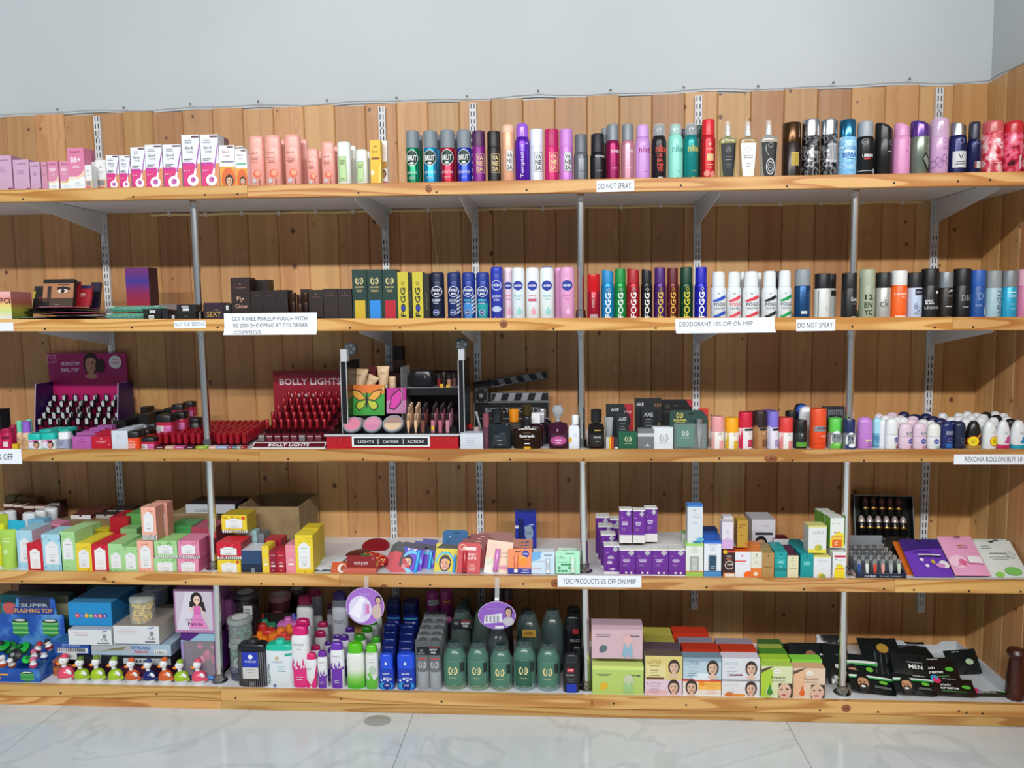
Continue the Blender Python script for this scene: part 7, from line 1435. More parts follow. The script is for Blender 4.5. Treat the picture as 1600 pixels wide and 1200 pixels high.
carton(3,1174,1211,812,'big white carton with half a womans face at the back','#cfcbd2',.1,.2,side='#9a98a0',top='#b8b6bc',deco=lambda k:(k.lines(.2,.85,.6,1,'#8a8890',.04,.014),k.rect(-.7,.8,.62,.68,'#26242a'),k.woman(-.2,.38,.42,'#1d1a1c','#c89a80',False),k.circ(.72,.4,.22,'#b86a9c')))
carton(3,1271,1298,870,'white carton with yellow lid and lemon print, lower of two','#dfe2e6',.055,FRONT,top='#e6e088',flap=.03,ends='#e2dc7a',deco=lambda k:(k.text('LOTUS',.1,.82,.08,'#b4bac4',1.1),k.lines(0,.68,.3,1,'#c4c8ce'),k.lines(0,.42,1,1,'#b4bac4'),k.ell(-.1,.1,.4,.12,'#d8c03c'),k.ell(.1,.08,.3,.1,'#8aa84a')))
carton(3,1263,1291.5,822,'white carton with yellow lid and lemon print, upper of two','#dce0e0',.05,.035,864,top='#dcd88a',flap=.05,ends='#d8d484',side='#c4ccc0',deco=lambda k:(k.rect(-1,1,0,.14,'#e2d84a'),k.text('LOTUS',.1,.76,.11,'#a8b0ba',1.2),k.lines(0,.6,.3,1,'#c4c8ce'),k.lines(.1,.46,1,1,'#b4bac4'),k.ell(.1,.2,.4,.12,'#c8b83c'),k.ell(.3,.2,.2,.1,'#9ab050')))
carton(3,1301,1321.5,863,'white carton with crimson band and yellow base, lower front','#e0e4e4',.05,FRONT,deco=lambda k:(k.rect(-.8,.95,.8,.88,'#c8204c'),k.circ(-.5,.72,.09,'#4a6a4a'),k.lines(.2,.7,.8,1,'#8aa08a'),k.poly([(-.8,.0),(.9,.0),(.8,.4),(0,.58),(-.7,.35)],'#e8d828'),k.text('BRIGHT',0,.5,.05,'#c8a020',1),k.rect(-.6,.8,.33,.39,'#e0943c'),k.lines(.1,.24,1.1,1,'#e8b060')))
def garn(a,b,t,yb,y,label):return carton(3,a,b,t,label,'#dfe4e0',.05,y,yb,side='#6ab040',top='#d8dcd8',deco=lambda k:(k.circ(-.6,.82,.09,'#4a6a4a'),k.lines(.1,.82,.8,1,'#8aa08a',.03,.016),k.poly([(-1,.02),(1,.02),(1,.45),(.2,.56),(-1,.3)],'#e8d838'),k.text('BRIGHT',.0,.52,.05,'#c86a20',.9,bold=True),k.rect(-.8,.8,.34,.42,'#e0a050'),k.rect(-.7,.7,.02,.28,'#e06a28'),k.text('C',-.1,.15,.12,'#f2e8d8',.4,bold=True)),group='white and green cartons in a receding stack')
garn(1297,1319,809.5,856,.035,'white carton with green side and orange badge, front of the upper stack')
garn(1288,1309,804,855,.09,'white carton with green side, second in the upper stack')
garn(1280,1301,800,854,.145,'white carton with green side, third in the upper stack')
carton(3,1290,1318,857,'pale pink carton supporting the green-sided ones','#d8b8b4',.1,.085)
# mascara box tipped up at the back
def mascara_box():
    y=.34;cx,w,h,zb=fit(3,1337,1431,776,y,843);o=thing('mascara_box','open black carton tray of bullet mascaras tipped up against the wall','display box',(cx,y,zb),(-.22,.02,0));th=.003
    BK=mat('#151517',.35);RIM=mat('#7d8a8e',.3)
    m=MB();m.box(-w/2,w/2,.03,.033,0,h,BK);m.build('back_wall',o,flat=True)
    for a in ((-w/2,-w/2+th,0,.03,0,h),(w/2-th,w/2,0,.03,0,h),(-w/2,w/2,0,.03,0,th),(-w/2,w/2,0,.03,h-th,h)):
        m=MB();m.box(*a,BK,(None,None,RIM,None,None,None));m.build('rim',o,flat=True)
    m=MB();m.box(-w/2+th,w/2-th,.0275,.03,th,h*.06,'#2a2a2c');m.build('floor_strip',o,flat=True)
    for r in range(2):
        for j in range(6 if r == 0 else 5):
            q=thing('mascara','black mascara with %s, %s from left in the %s row of the tipped tray' % (['gold rings','brown cap'][r],ORD[j],['lower','upper'][r]),'mascara',(0,0,0),0,'mascaras in the tipped tray')
            xx=-w/2+.03+(w-.05)*(j+.5*r)/5.4;zz=h*.06+r*h*.44;L=h*.45;rr=.0125
            m=MB();m.lathe([(rr*.8,0),(rr,.003),(rr,L*.35,GOLD),(rr*1.02,L*.36),(rr*1.02,L*.44,mat('#3a2420' if r else '#1a1a1c',.2,.2)),(rr,L*.45),(rr*.95,L*.68,mat('#6a4438' if r else '#b8aaa6',.25,.3)),(rr*.7,L*.9),(rr*.3,L),(0,L)],('#151516',.15,.2),14);m.build('tube',q)
            T=Matrix.Translation((cx,y,zb)) @ Matrix.Rotation(.02,4,'Y') @ Matrix.Rotation(-.22,4,'X') @ Matrix.Translation((xx,.0265-.0105,zz+.003));q.matrix_world=T
mascara_box()
# tray of nail clippers
def clippers():
    y=FRONT;cx,w,h,zb=fit(3,1338,1416,896.5,y);o=thing('clipper_tray','navy and white counter tray full of nail clippers','display box',(cx,y,zb));d=.19;NV=mat('#1c2a44',.4);PK_=mat('#d8b8b8',.4);hb=.075
    m=MB();m.box(-w/2,w/2,0,.002,0,h,NV);m.build('front_wall',o,flat=True)
    m=MB();m.box(-w/2,w/2,.002,d,0,.002,NV);m.build('bottom',o,flat=True)
    for s in (-1,1):
        x=s*w/2-(.002 if s > 0 else 0);m=MB();m.prism([(0,0),(d,0),(d,hb),(d*.6,h+.02),(0,h)],0,.002,mat('#2a3244',.4),xf=Matrix(((0,1,0,x),(1,0,0,0),(0,0,1,0),(0,0,0,1))));m.build('side_wall',o,flat=True)
        m=MB();m.prism([(.002,.002),(d-.004,.002),(d-.004,hb*.8),(d*.6,h+.012),(.002,h-.004)],0,.0005,PK_,xf=Matrix(((0,1,0,-w/2-.0006 if s < 0 else w/2+.0001),(1,0,0,0),(0,0,1,0),(0,0,0,1))));m.build('side_print',o,flat=True)
    m=MB();m.box(-w/2,w/2,d-.002,d,.002,hb+.008,mat('#8a9096',.4));m.build('back_wall',o,flat=True)
    k=Deco(w,h,lambda x,z,of:(x,-of,z),False);k.text('GUBB',-.45,.45,.5,'#c8d0dc',.46,bold=True);k.text('36 NAIL CLIPPERS',.38,.42,.3,'#aeb8c8',.86);k.done(o,'lettering')
    cols=['#2c4a9a','#e0e0dc','#d8402c','#e8a094','#a8b0ac','#c8d4c0'];first={}
    for r in range(5):
        for j in range(6):
            lb='%s nail clipper, %s from left in the %s row of tray' % (['blue','white','red','salmon','grey','pale green'][j],ORD[j],['front','second','middle','fourth','back'][r]);loc=(cx-w/2+.016+(w-.03)*j/5,y+.018+r*.033,zb+.003+r*.003)
            if r:lb='silver nail clipper, %s from left in the %s row of tray' % (ORD[j],['','second','middle','fourth','back'][r])
            q=j if r == 0 else 9
            if q not in first:
                cl=cols[j] if r == 0 else '#5a6068';q_=q;q=thing('nail_clipper',lb,'nail clipper',loc,(-.12,0,0),'nail clippers in the counter tray');first[q_] =q
                m=MB();m.prism([(-.002,0),(.002,0),(.0045,.022),(.004,.036),(-.004,.036),(-.0045,.022)],-.001,.0012,cl);m.build('lever',q,flat=True)
                m=MB();m.prism([(-.0055,0),(.0055,0),(.0065,.05),(-.0065,.05)],.0012,.004,CHROME);m.box(-.0065,.0065,-.003,.0012,.046,.05,CHROME);m.lathe([(.002,.04),(.002,.054),(0,.054)],CHROME,8,cy=.001);m.build('jaws',q,flat=True)
            else:copy_thing(first[q],loc,(-.12,0,0),lb)
clippers()
carton(3,1322,1340,866,'low grey carton behind the nail clipper tray','#7d848c',.05,.25)
carton(3,1392,1420,845,'dark packet lying behind the purple pouch','#1f221f',.05,.23)
# flat face mask pouches
def pouchflat(a,b,t,yb,label,col,y,lean,roll=0.,deco=None,th=.006,z=0.,rz=0.):
    cx,w,h,zb=fit(3,a,b,t,y,yb);L=slant_len(0,t,cx,y,zb+z,lean);o=thing('mask_pouch',label,'pouch',(cx,y,zb+z),(-lean,roll,rz));m=MB();vs=[];n,q=9,11
    for i in range(q):
        for j in range(n):
            u,v=-1+2*j/(n-1),i/(q-1);vs.append((u*w/2,-th*(1-u*u)*(1-(2*v-1)**2)**.5,v*L))
    m.add(vs,[(i*n+j,i*n+j+1,(i+1)*n+j+1,(i+1)*n+j) for i in range(q-1) for j in range(n-1)],col)
    m.add([(x,.0015,zz) for x,yy,zz in vs],[(i*n+j,(i+1)*n+j,(i+1)*n+j+1,i*n+j+1) for i in range(q-1) for j in range(n-1)],col);m.build('pouch',o)
    if deco:k=Deco(w,L,lambda x,zz,of:(x,-th*max(0,1-(2*x/w)**2)*max(0,1-(2*zz/L-1)**2)**.5-of*3-.0014,zz),True);deco(k);k.done(o)
    return o
def hole(k):k.ell(0,.94,.14,.02,'#3a2a3a')
pouchflat(1424,1486,846,909,'orange-edged mask pouch lying under the purple one','#c8641e',.035,1.0,-.02,z=.0)
pouchflat(1478,1545,842,909,'teal mask pouch lying under the pink one','#3a8a86',.05,1.05,.02)
pouchflat(1430,1493,843.5,907,'purple holographic mask pouch lying at the front',('#6a3ab0',.25),.035,.98,0,lambda k:(k.poly([(-1,.66),(1,.76),(1,1),(-1,1)],'#3a2070'),k.text('ANTI-FRIZZ',-.15,.62,.04,'#241850',.9,bold=True),k.rect(-.4,.75,.53,.56,'#e8e0f0'),k.rect(-.4,.75,.49,.53,'#1b1540'),k.ell(.72,.3,.26,.1,'#e6e2e8'),k.ell(.5,.26,.24,.06,'#c88ac8'),k.poly([(.05,.34),(.2,.42),(.3,.34),(.2,.28)],'#c8a84a'),k.circ(-.35,.4,.1,'#e0d4ec'),k.circ(-.2,.24,.1,'#e0d4ec'),hole(k)),z=.012,rz=-.0)
pouchflat(1494,1550,838.5,909,'pink mask pouch with torn label lying beside the purple one',('#e4a0c4',.25),.04,.98,0,lambda k:(k.ell(-.5,.32,.5,.16,'#eec4d8'),k.ell(-.3,.3,.2,.08,'#d8608c'),[k.circ(-.55+.12*q,.22+.07*(q % 3),.07,'#dc7aa4') for q in range(6)],k.rect(.05,.85,.27,.44,'#e8e4ea'),k.rect(.05,.85,.25,.27,'#d070a0'),k.lines(.1,.72,.9,2,'#a85a86',.06,.012),k.rect(-.1,.25,.93,.955,'#5a2a50'),k.circ(.0,.72,.07,'#d0a84a')),z=.02)
pouchflat(1546,1614,845,912,'white mask pouch with green leaf print at right end',('#d8ded8',.3),.04,.98,0,lambda k:(k.lines(-.4,.84,.6,2,'#8a9a90',.06,.014),k.rect(-.4,.9,.62,.635,'#5a6a60'),k.lines(.0,.54,1,2,'#a8b0a8',.06,.012),k.ell(.3,.18,.4,.1,'#7ac060'),k.ell(-.4,.1,.2,.06,'#8acc50'),k.ell(.6,.6,.22,.1,'#c4ccc6'),hole(k)),z=.012)
pouchflat(1562,1630,842,913,'pale green mask pouch beneath the white one at right end',('#c4d4c8',.3),.05,1.02,0,hole,z=.0)
# ------------------------------------------------------------ BOTTOM SHELF
# toy display box with a header card
def d_barrel(k,cu,cv,ru,rv):
    k.ell(cu,cv,ru,rv,'#2f7a48');k.rect(cu-ru*.98,cu+ru*.98,cv-rv*.7,cv+rv*.7,'#3a9a54')
    for q in (-.5,0,.5):k.rect(cu-ru,cu+ru,cv+q*rv-.012,cv+q*rv+.012,'#8fd07a')
    k.ell(cu,cv+rv*.8,ru*.95,rv*.22,'#1c2420');k.ell(cu,cv+rv*.86,ru*.7,rv*.12,'#d8e0d0')
SKY=blotch('toy_box_print',[(.3,'#123a8a'),(.5,'#1f56b4'),(.62,'#5a9ad8'),(.75,'#2a4a90')],9,.35)
def toy_box():
    y=.03;cx,w,h,zb=fit(4,-44,62,1044.5,y);d=.12
    o=thing('toy_display_box','blue open display box of small toys with printed flashing top header','display box',(cx,y,zb));th=.002
    for nm,a in (('front_wall',(-w/2,w/2,0,th,0,h)),('bottom',(-w/2,w/2,th,d,0,th)),('side_wall',(w/2-th,w/2,th,d,0,h)),('side_wall',(-w/2,-w/2+th,th,d,0,h))):
        m=MB();m.box(*a,SKY);m.build(nm,o,flat=True)
    x0,x1=hit(-60,1000,y+d).x-cx,hit(102,1000,y+d).x-cx;z0=hit(50,960,y+d).z-zb;zt=hit(50,933,y+d).z-zb
    m=MB();c0,c1=hit(24,950,y+d).x-cx,hit(88,950,y+d).x-cx
    m.prism([(x0,0),(x1,0),(x1,z0),(c1,z0),(c1-.006,zt),(c0+.006,zt),(c0,z0),(x0,z0)],d,d+.003,SKY);m.build('header_card',o,flat=True)
    k=Deco(x1-x0,zt,lambda x,z,of:(x+(x0+x1)/2,d-of,z),False);uu=lambda px:2*(hit(px,1000,y+d).x-cx-x0)/(x1-x0)-1;vv=lambda py:(hit(50,py,y+d).z-zb)/zt
    k.rect(uu(34),uu(82),vv(956),vv(935),'#26304a');k.text('SUPER',uu(58),vv(946),.05,'#aab4c4',uu(80)-uu(37),bold=True)
    k.rect(uu(25),uu(88),vv(960),vv(949),'#24408c');k.text('FLASHING TOP',uu(56),vv(954),None,'#e8a838',uu(86)-uu(27),bold=True)
    d_barrel(k,uu(34),vv(981),.15,.13);d_barrel(k,uu(81),vv(981),.15,.13);k.done(o,'header_print')
    k=Deco(w,h,lambda x,z,of:(x,-of,z),False);d_barrel(k,.64,.42,.2,.38);k.circ(-.2,.3,.06,'#e8a020');k.rect(-.6,.1,.5,.62,'#e8a838');k.done(o,'front_print');return o,cx,zb,y,d
TBO,tcx,tzb,ty,td=toy_box()
carton(4,83,118,1032,'orange and purple printed toy box lying behind the leftmost duck',blotch('toy_print',[(.35,'#3a1f4a'),(.5,'#c8742a'),(.6,'#4a2a6a')],16,.4),.06,.08)
carton(4,5,112,930,'teal and olive toy carton standing behind the toy display header','#3a5a50',.04,.2,deco=lambda k:(k.rect(-1,-.5,0,1,'#1f8a9a'),k.ell(-.75,.8,.2,.1,'#d86a6a'),k.rect(-.5,1,.7,1,'#8a8a6a'),k.ell(.6,.5,.3,.2,'#2a3a30'),k.ell(-.8,.3,.1,.1,'#d8dcd8')))
carton(4,34,140,915,'dark maroon box at the back under the fourth shelf','#3a1424',.08,.33)
# toys heaped in the box: tops, barrels, penguin figures
def toy(px,py,y,label,kind,c1,c2,s=.02,rot=(0,0,0)):
    p=hit(px,py,y);o=thing('toy_figure' if kind == 'bird' else 'spinning_top',label,'toy',p,rot);m=MB()
    if kind == 'bird':
        m.ball((0,0,-s*.5),(s*.9,s*.8,s),'#e4e6e8');m.build('body',o);m=MB();m.ball((0,0,s*.75),s*.68,'#e6e8ea');m.build('head',o)
        m=MB();m.lathe([(s*.7,0),(s*.68,s*.35),(s*.4,s*.66),(0,s*.74)],c1,14,xf=Matrix.Translation((0,0,s*.9)));m.build('hat',o)
        m=MB();m.lathe([(s*.24,0),(0,s*.5)],'#e8821e',8,xf=Matrix.Translation((-s*.2,-s*.55,s*.7)) @ Matrix.Rotation(PI/2,4,'X'));m.build('beak',o)
        for g in (-.45,.15):
            m=MB();m.ball((s*g,-s*.6,s*.92),s*.12,'#17181a',8,5);m.build('eye',o)
        m=MB();m.lathe([(s*.93,-s*.9),(s*1.0,-s*.5),(s*.95,-s*.2)],c2,16,1,.92,close=False);m.build('vest',o)
    else:
        m.lathe([(0,-s),(s*.3,-s*.7),(s,-s*.1),(s,s*.2),(s*.6,s*.4),(s*.3,s*.5)],c1,18);m.build('body',o)
        m=MB();m.lathe([(s*.3,s*.5),(s*.34,s*.9),(s*.2,s),(0,s)],c2,12);m.build('knob',o);m=MB();m.lathe([(s*1.01,-s*.06),(s*1.06,s*.05),(s*1.01,s*.16)],'#101814',18,close=False);m.build('rim',o)
    return o
G_='#0f9a34'
for px,py,y,nm,kd,c1,c2,s,rt in [(4,1010,.1,'bright green spinning top at the far left of the toy box','top',G_,'#1c1f22',.024,(.4,.2,0)),(36,1014,.11,'large bright green toy top in the middle of the toy box','top','#17a83c','#0c6a24',.026,(.6,-.2,0)),(24,1024,.07,'black toy top with grey wheel in the toy box','top','#191b1e','#7d868a',.022,(1.0,.2,0)),
    (42,1031,.065,'green toy top at front right of the toy box','top','#1ec044','#127a2c',.016,(.3,.5,0)),(4,1034,.06,'white toy figure at front left of the toy box','bird','#d8dcda','#c8501e',.015,(0,0,.3)),(18,1036,.06,'white toy figure with orange vest at front of the toy box','bird','#e0e2e0','#d8642a',.014,(.5,0,.2)),
    (52,1036,.055,'pink-hatted toy figure at the front right of the toy box','bird','#d86a94','#d0507c',.014,(0,0,-.2)),(53,1024,.09,'pink-hatted toy figure standing behind the front one','bird','#d0648c','#c84a74',.014,(0,0,.2)),(69,1024,.1,'blue-hatted toy figure on the right of the toy box','bird','#1f3a8a','#24408c',.015,(0,0,-.3)),
    (60,1012,.12,'red-hatted toy figure at the back of the toy box','bird','#b82a2e','#8a1c20',.015,(0,.4,0)),(76,1008,.12,'dark-hatted toy figure with orange beak by the header edge','bird','#26303c','#8a1a2a',.015,(0,-.3,0)),(16,1012,.12,'dark green toy top at the back of the toy box','top','#14702c','#30383a',.022,(.8,.3,0))]:
    toy(px,py,y,nm,kd,c1,c2,s,rt)
# boxes and jars stacked left
carton(4,107,175,941.5,'bright blue toy carton with coloured letter dots on its front','#1f8ac8',.16,.1,977.5,name='toy_carton',side='#1a6a9c',top='#3a7fa8',deco=lambda k:[(k.circ(-.6+q*.215,.43,.105,c),k.text('ALPHABE'[q],-.6+q*.215,.43,.09,'#e8eaf0',bold=True)) for q,c in enumerate(['#d8404a','#4a6ad0','#d89a2a','#5ab04a','#b04aa0','#d8404a','#4a4ab0'])],rz=.0)
for n,(px0,px1,pt,pb,y,lc,nm) in enumerate([(201,237,934,977,.076,'#ecc420','clear jar of yellow hair ties on the white box'),(222,257,918,955,.24,'#2a5a9c','clear jar of blue hair ties behind the yellow one')]):
    cx,w,h,zb=fit(4,px0,px1,pt,y,pb,True,.05);zq=hit(213,978,.07).z+.0008;h += zb-zq;zb=zq;o=thing('hair_tie_jar',nm,'jar',(cx,y+w/2,zb));r=w/2;m=MB();m.lathe([(r*.9,0),(r,.002),(r,h*.82),(r*.96,h*.86)],mat('#dfe6e4',.06,0,0,.25),24);m.build('jar_body',o)
    m=MB();m.lathe([(r*1.02,h*.86),(r*1.02,h*.97),(r*.9,h),(0,h)],mat('#c9d2d0',.15,0,0,.5),24);m.build('lid',o)
    random.seed(3)
    for q in range(30):
        z=.006+h*.72*random.random();m=MB();R_=r*.42;pts=[(R_*math.cos(t*.55),R_*.6*math.sin(t*.55),.004*math.sin(t*2)) for t in range(12)];m.tube(pts,.0028,lc if q % 4 else '#e2cf6c' if n == 0 else '#3a78c0',6)
        e=m.build('hair_tie',o,(r*.45*math.cos(q*1.9),r*.45*math.sin(q*1.9),z),(random.uniform(0,3),random.uniform(0,3),0))
def d_ce(k):(k.lines(-.4,.8,.9,3,'#c8b0b4',.1,.03),k.text('CE',.65,.32,.16,'#5a5e66',.3),k.lines(.6,.16,.6,1,'#6a6e74',.06,.08),k.rect(.6,.75,.45,.7,'#8a8e94'),k.poly([(.55,.85),(.8,.9),(.8,.95),(.6,.92)],'#3a5aa8'))
carton(4,106.5,175,984,'white toy box with printed symbols, left of the two','#d9dee2',.16,.07,1007.5,deco=d_ce,side='#c4c8cc',top='#b8bcc0',name='toy_carton')
carton(4,177,249,978,'white toy box with printed symbols, right of the two','#d6dade',.2,.07,1006,deco=d_ce,side='#c8c0b4',top='#9a9088',name='toy_carton')
carton(4,83,140,1003,'blue toy keyboard box with printed keys','#24489c',.14,.075,1021.5,name='toy_carton',top='#2a6a9c',deco=lambda k:(k.text('KEYBOARD',.0,.72,.2,'#8ab0e0',1.0,bold=True),k.rect(-.8,.9,.08,.5,'#d8dce2'),[k.rect(-.78+q*.1,-.73+q*.1,.2,.5,'#17181c') for q in range(16)]))
carton(4,142,268,1007,'pale blue toy keyboard box with red and blue lettering','#a4bcd0',.16,.075,1024,name='toy_carton',side='#8a9ab0',deco=lambda k:(k.rect(-1,.0,.3,1,'#aab0b4'),k.poly([(-.75,.35),(-.2,.5),(-.1,.8),(-.5,.6)],'#7d7a5a'),k.text('KEYBOARD',.24,.72,.3,'#2a4a9c',.5,bold=True),k.text('PIANO',.26,.34,.26,'#c83a4a',.36,bold=True),k.rect(.58,.9,.1,.6,'#d8dcdc'),k.text('1180/-',.74,.3,.26,'#3a3e46',.24)))
carton(4,100,192,1023,'black toy box under the blue keyboard box','#1b1e28',.12,.08,1038,deco=lambda k:(k.rect(.0,.26,.1,1,'#b8bcbc'),k.rect(-.0-.0,.2,.2,.5,'#8a8e90')))
carton(4,192,268,1025,'black toy box with white printed strip behind the ducks','#20222a',.12,.08,1038,deco=lambda k:(k.rect(-1,.98,.0,.7,'#b9bec0'),[k.circ(-.6+q*.16,.35,.05,'#3a3e44') for q in range(4)],k.lines(.5,.55,.6,3,'#7d8286',.18,.06)))
carton(4,100,275,1038.5,'dark plum wide carton behind the row of ducks','#3a1432',.12,.085,name='carton',deco=lambda k:(k.ell(.2,.5,.3,.4,'#5a2a4a'),k.ell(-.5,.4,.3,.3,'#4a1c3c')))
m=carton(4,98,120,1018,'white price slip stuck in front of the black toy box','#d0d4d4',.002,.074,1030,name='price_slip',cat='price tag',deco=lambda k:k.text('1180/-',0,.4,.36,'#3a3e46',1.4))
carton(4,250,275,921,'dark blue carton at the back behind the jars','#1f2c50',.06,.33)
carton(4,140,222,917,'dusky teal printed carton at the back above the blue one','#2a5a60',.06,.33)
# ducks
DK=[(81,110,1026,'#e0506c','#d84a66'),(108,134,1030,'#9ac02a','#5a7a24'),(134,159,1028,'#a4c82c','#6a8a2a'),(161,187,1030,'#a0c42c','#84a428'),(189,214,1032,'#c85a2e','#cc5c2a'),(216,240.5,1033.5,'#1c2a6c','#24387c'),(241,266,1031,'#d0602c','#d2622c'),(265,291,1034.5,'#9cc02c','#8cb42c'),(293,319,1033,'#e0506c','#dc4c68')]
DN=['pink','green','green','green','orange','navy','orange','green','pink']
for n,(a,b,t,c,hc) in enumerate(DK):
    cx,w,h,zb=fit(4,a,b,t,.03);y=.03+w*.35
    o=thing('duck_toy','%s-vested toy duck with %s cap, %s from left in the duck row' % (DN[n],DN[n],ORD[n]),'toy duck',(cx,y,zb),0,'row of toy ducks')
    W=('#e6e8ea',.25);u=w;BX=u*.02
    m=MB();m.lathe([(0,0),(u*.3,0),(u*.36,h*.06),(u*.41,h*.17)],W,20,1,.85,cx=BX,close=False);m.build('white_belly',o)
    m=MB();m.lathe([(u*.415,h*.16),(u*.43,h*.23),(u*.4,h*.34),(u*.28,h*.44),(u*.14,h*.49)],(c,.2),20,1,.85,cx=BX,close=False);m.build('vest',o)
    m=MB();m.lathe([(u*.13,h*.46),(u*.115,h*.56),(u*.14,h*.64)],W,14,cx=-u*.06,close=False);m.build('neck',o)
    m=MB();m.ball((-u*.08,0,h*.735),(u*.24,u*.23,h*.16),W,16,10);m.build('head',o)
    m=MB();m.lathe([(u*.19,0),(u*.195,h*.025),(u*.16,h*.075),(u*.08,h*.11),(0,h*.115)],(hc,.3),16,xf=Matrix.Translation((-u*.05,.004,h*.865)) @ Matrix.Rotation(.12,4,'Y'));m.build('cap',o)
    m=MB();m.ball((-u*.27,-u*.12,h*.67),(u*.15,u*.12,h*.045),('#f08a1c',.25),12,7);m.ball((-u*.25,-u*.11,h*.635),(u*.11,u*.1,h*.03),('#e07614',.25),10,6);m.build('beak',o)
    for ex,ey in ((-.16,-.165),(.0,-.19)):
        m=MB();m.ball((u*ex,u*ey,h*.765),(u*.032,u*.02,h*.032),'#111214',8,5);m.build('eye',o)
    m=MB();m.ball((u*.3,-u*.2,h*.37),(u*.19,u*.08,h*.075),W,12,7,Matrix.Rotation(.7,4,'Y'));m.build('wing',o)
    m=MB();m.ball((u*.4,-u*.02,h*.16),(u*.13,u*.12,h*.1),(c,.25),12,7,Matrix.Rotation(-.4,4,'Y'));m.build('tail',o)
    m=MB();m.lathe([(u*.145,h*.47),(u*.17,h*.49),(u*.14,h*.515)],(hc,.3),14,cx=-u*.02,close=False);m.build('collar',o)
# doll cartons
def d_doll(k):
    k.rect(-.92,.92,.06,.95,'#c4bccb');k.poly([(-.9,.06),(-.3,.06),(.2,.95),(-.4,.95)],'#d4d0dc')
    k.ell(.15,.77,.3,.17,'#231a1e');k.poly([(.3,.7),(.5,.72),(.62,.48),(.4,.52)],'#231a1e');k.poly([(-.2,.72),(-.02,.74),(-.05,.58),(-.22,.6)],'#231a1e')
    k.ell(.17,.76,.17,.1,'#e8c8b4');k.ell(.1,.765,.04,.018,'#2a1d1a');k.ell(.25,.765,.04,.018,'#2a1d1a');k.rect(.12,.22,.55,.68,'#e4c2ae');k.poly([(.3,.62),(.38,.6),(.62,.32),(.56,.32)],'#e4c2ae');k.poly([(-.25,.54),(.05,.62),(.05,.58),(-.2,.5)],'#e4c2ae')
    k.poly([(0,.4),(.0,.62),(.34,.62),(.34,.4)],'#d86ab0');k.poly([(-.3,.1),(0,.42),(.34,.42),(.7,.1)],'#dc84c0');k.text('LOVELY DOLL',.0,.3,.04,'#8a4a7c',.9);k.text('Fannia',.05,.21,.09,'#7a2a6c',.75,bold=True)
carton(4,272,334.5,921,'pink carton with a printed dark-haired doll, upper of two','#b07aa8',.14,.06,988.5,name='doll_carton',deco=d_doll,top='#8a4a7c',side='#7d4a78')
def window_box():
    y=.07;cx,w,h,zb=fit(4,284,338,991,y,1062);d=.13;zb=zs(4,cx);h=hit(310,990,y).z-zb
    o=thing('doll_window_box','purple window box holding pink doll accessories, lower of two','box',(cx,y,zb));PU=mat('#5a2478',.4)
    for nm,a in (('back',(-w/2,w/2,d-.002,d,0,h)),('bottom',(-w/2,w/2,0,d,0,.012)),('top',(-w/2,w/2,0,d,h-.012,h)),('side',(-w/2,-w/2+.004,0,d,0,h)),('side',(w/2-.004,w/2,0,d,0,h))):
        m=MB();m.box(*a,PU if nm != 'back' else mat('#b08a9c',.5));m.build(nm,o,flat=True)
    m=MB();m.box(-w/2+.004,w/2-.004,.001,.0016,.012,h-.012,mat('#e8e0e6',.06,0,0,.16));m.build('window',o,flat=True)
    k=Deco(w,h,lambda x,z,of:(x,-of,z),False);k.rect(-1,1,.84,1,'#8ab4c8');k.poly([(-1,1),(-1,.86),(-.5,.84),(.1,1)],'#4a1c74');k.rect(-1,1,0,.1,'#3a3a8a');k.ell(.3,.06,.5,.05,'#5a9ad0');k.rect(-1,-.86,.1,.84,'#9a8ac0');k.rect(.9,1,.1,.84,'#5a2478');k.done(o,'label')
    for n,(u,z,r,c) in enumerate([(-.3,.62,.012,'#d83a8c'),(.1,.4,.016,'#c82a74'),(.5,.6,.011,'#e0508c'),(.55,.3,.015,'#d8407c'),(-.2,.3,.012,'#e87aa8')]):
        m=MB();m.ball((u*w/2,.05,z*h),(r,r*.8,r*1.3),(c,.3),12,8);m.build('doll_accessory',o)
    return o
window_box()
carton(4,352,362,935,'narrow dusky purple carton behind the left chrome post','#6a3a64',.1,.14,985)
# hair accessory jars right of the left post
def cjar(px0,px1,pt,pb,y,label,body,lid,fill=None,lh=.18):
    cx,w,h,zb=fit(4,px0,px1,pt,y,pb,True,.05);o=thing('accessory_jar',label,'jar',(cx,y+w/2,zb));r=w/2
    m=MB();m.lathe([(r*.88,0),(r*.92,.002),(r*.92,h*(1-lh)-.002),(r*.86,h*(1-lh))],body,24);m.build('jar_body',o);m=MB();m.lathe([(r,h*(1-lh)),(r,h*.95),(r*.92,h),(0,h)],lid,24);m.build('lid',o)
    m=MB();m.lathe([(r*.6,h),(r*.6,h+.0006),(0,h+.0007)],'#c8ccc8',18);m.build('label',o)
    if fill:
        random.seed(int(px0))
        for q in range(14):
            m=MB();R_=r*.4;m.tube([(R_*math.cos(t*.57),R_*math.sin(t*.57),0) for t in range(12)],.0026,fill[q % len(fill)],6);m.build('hair_tie',o,(r*.42*math.cos(q*2.4),r*.42*math.sin(q*2.4),h*(.08+.68*q/14)),(random.uniform(.4,1.8),random.uniform(0,3),0))
    return o
CJ=mat('#c4d0cc',.06,0,0,.28)
cjar(353,391,967,1003,.06,'clear jar of patterned hair ties behind the black talc, upper',CJ,mat('#9aa3a0',.2,0,0,.75),['#2f7a70','#c87a2a','#3a5a6a','#8ac0b0','#7a2a2a'])
cjar(356,392,1003.5,1041,.06,'clear jar of mint hair ties behind the black talc, lower',CJ,mat('#a8b4b0',.2,0,0,.5),['#4ab09a','#3a8a74','#c8d8d0'])
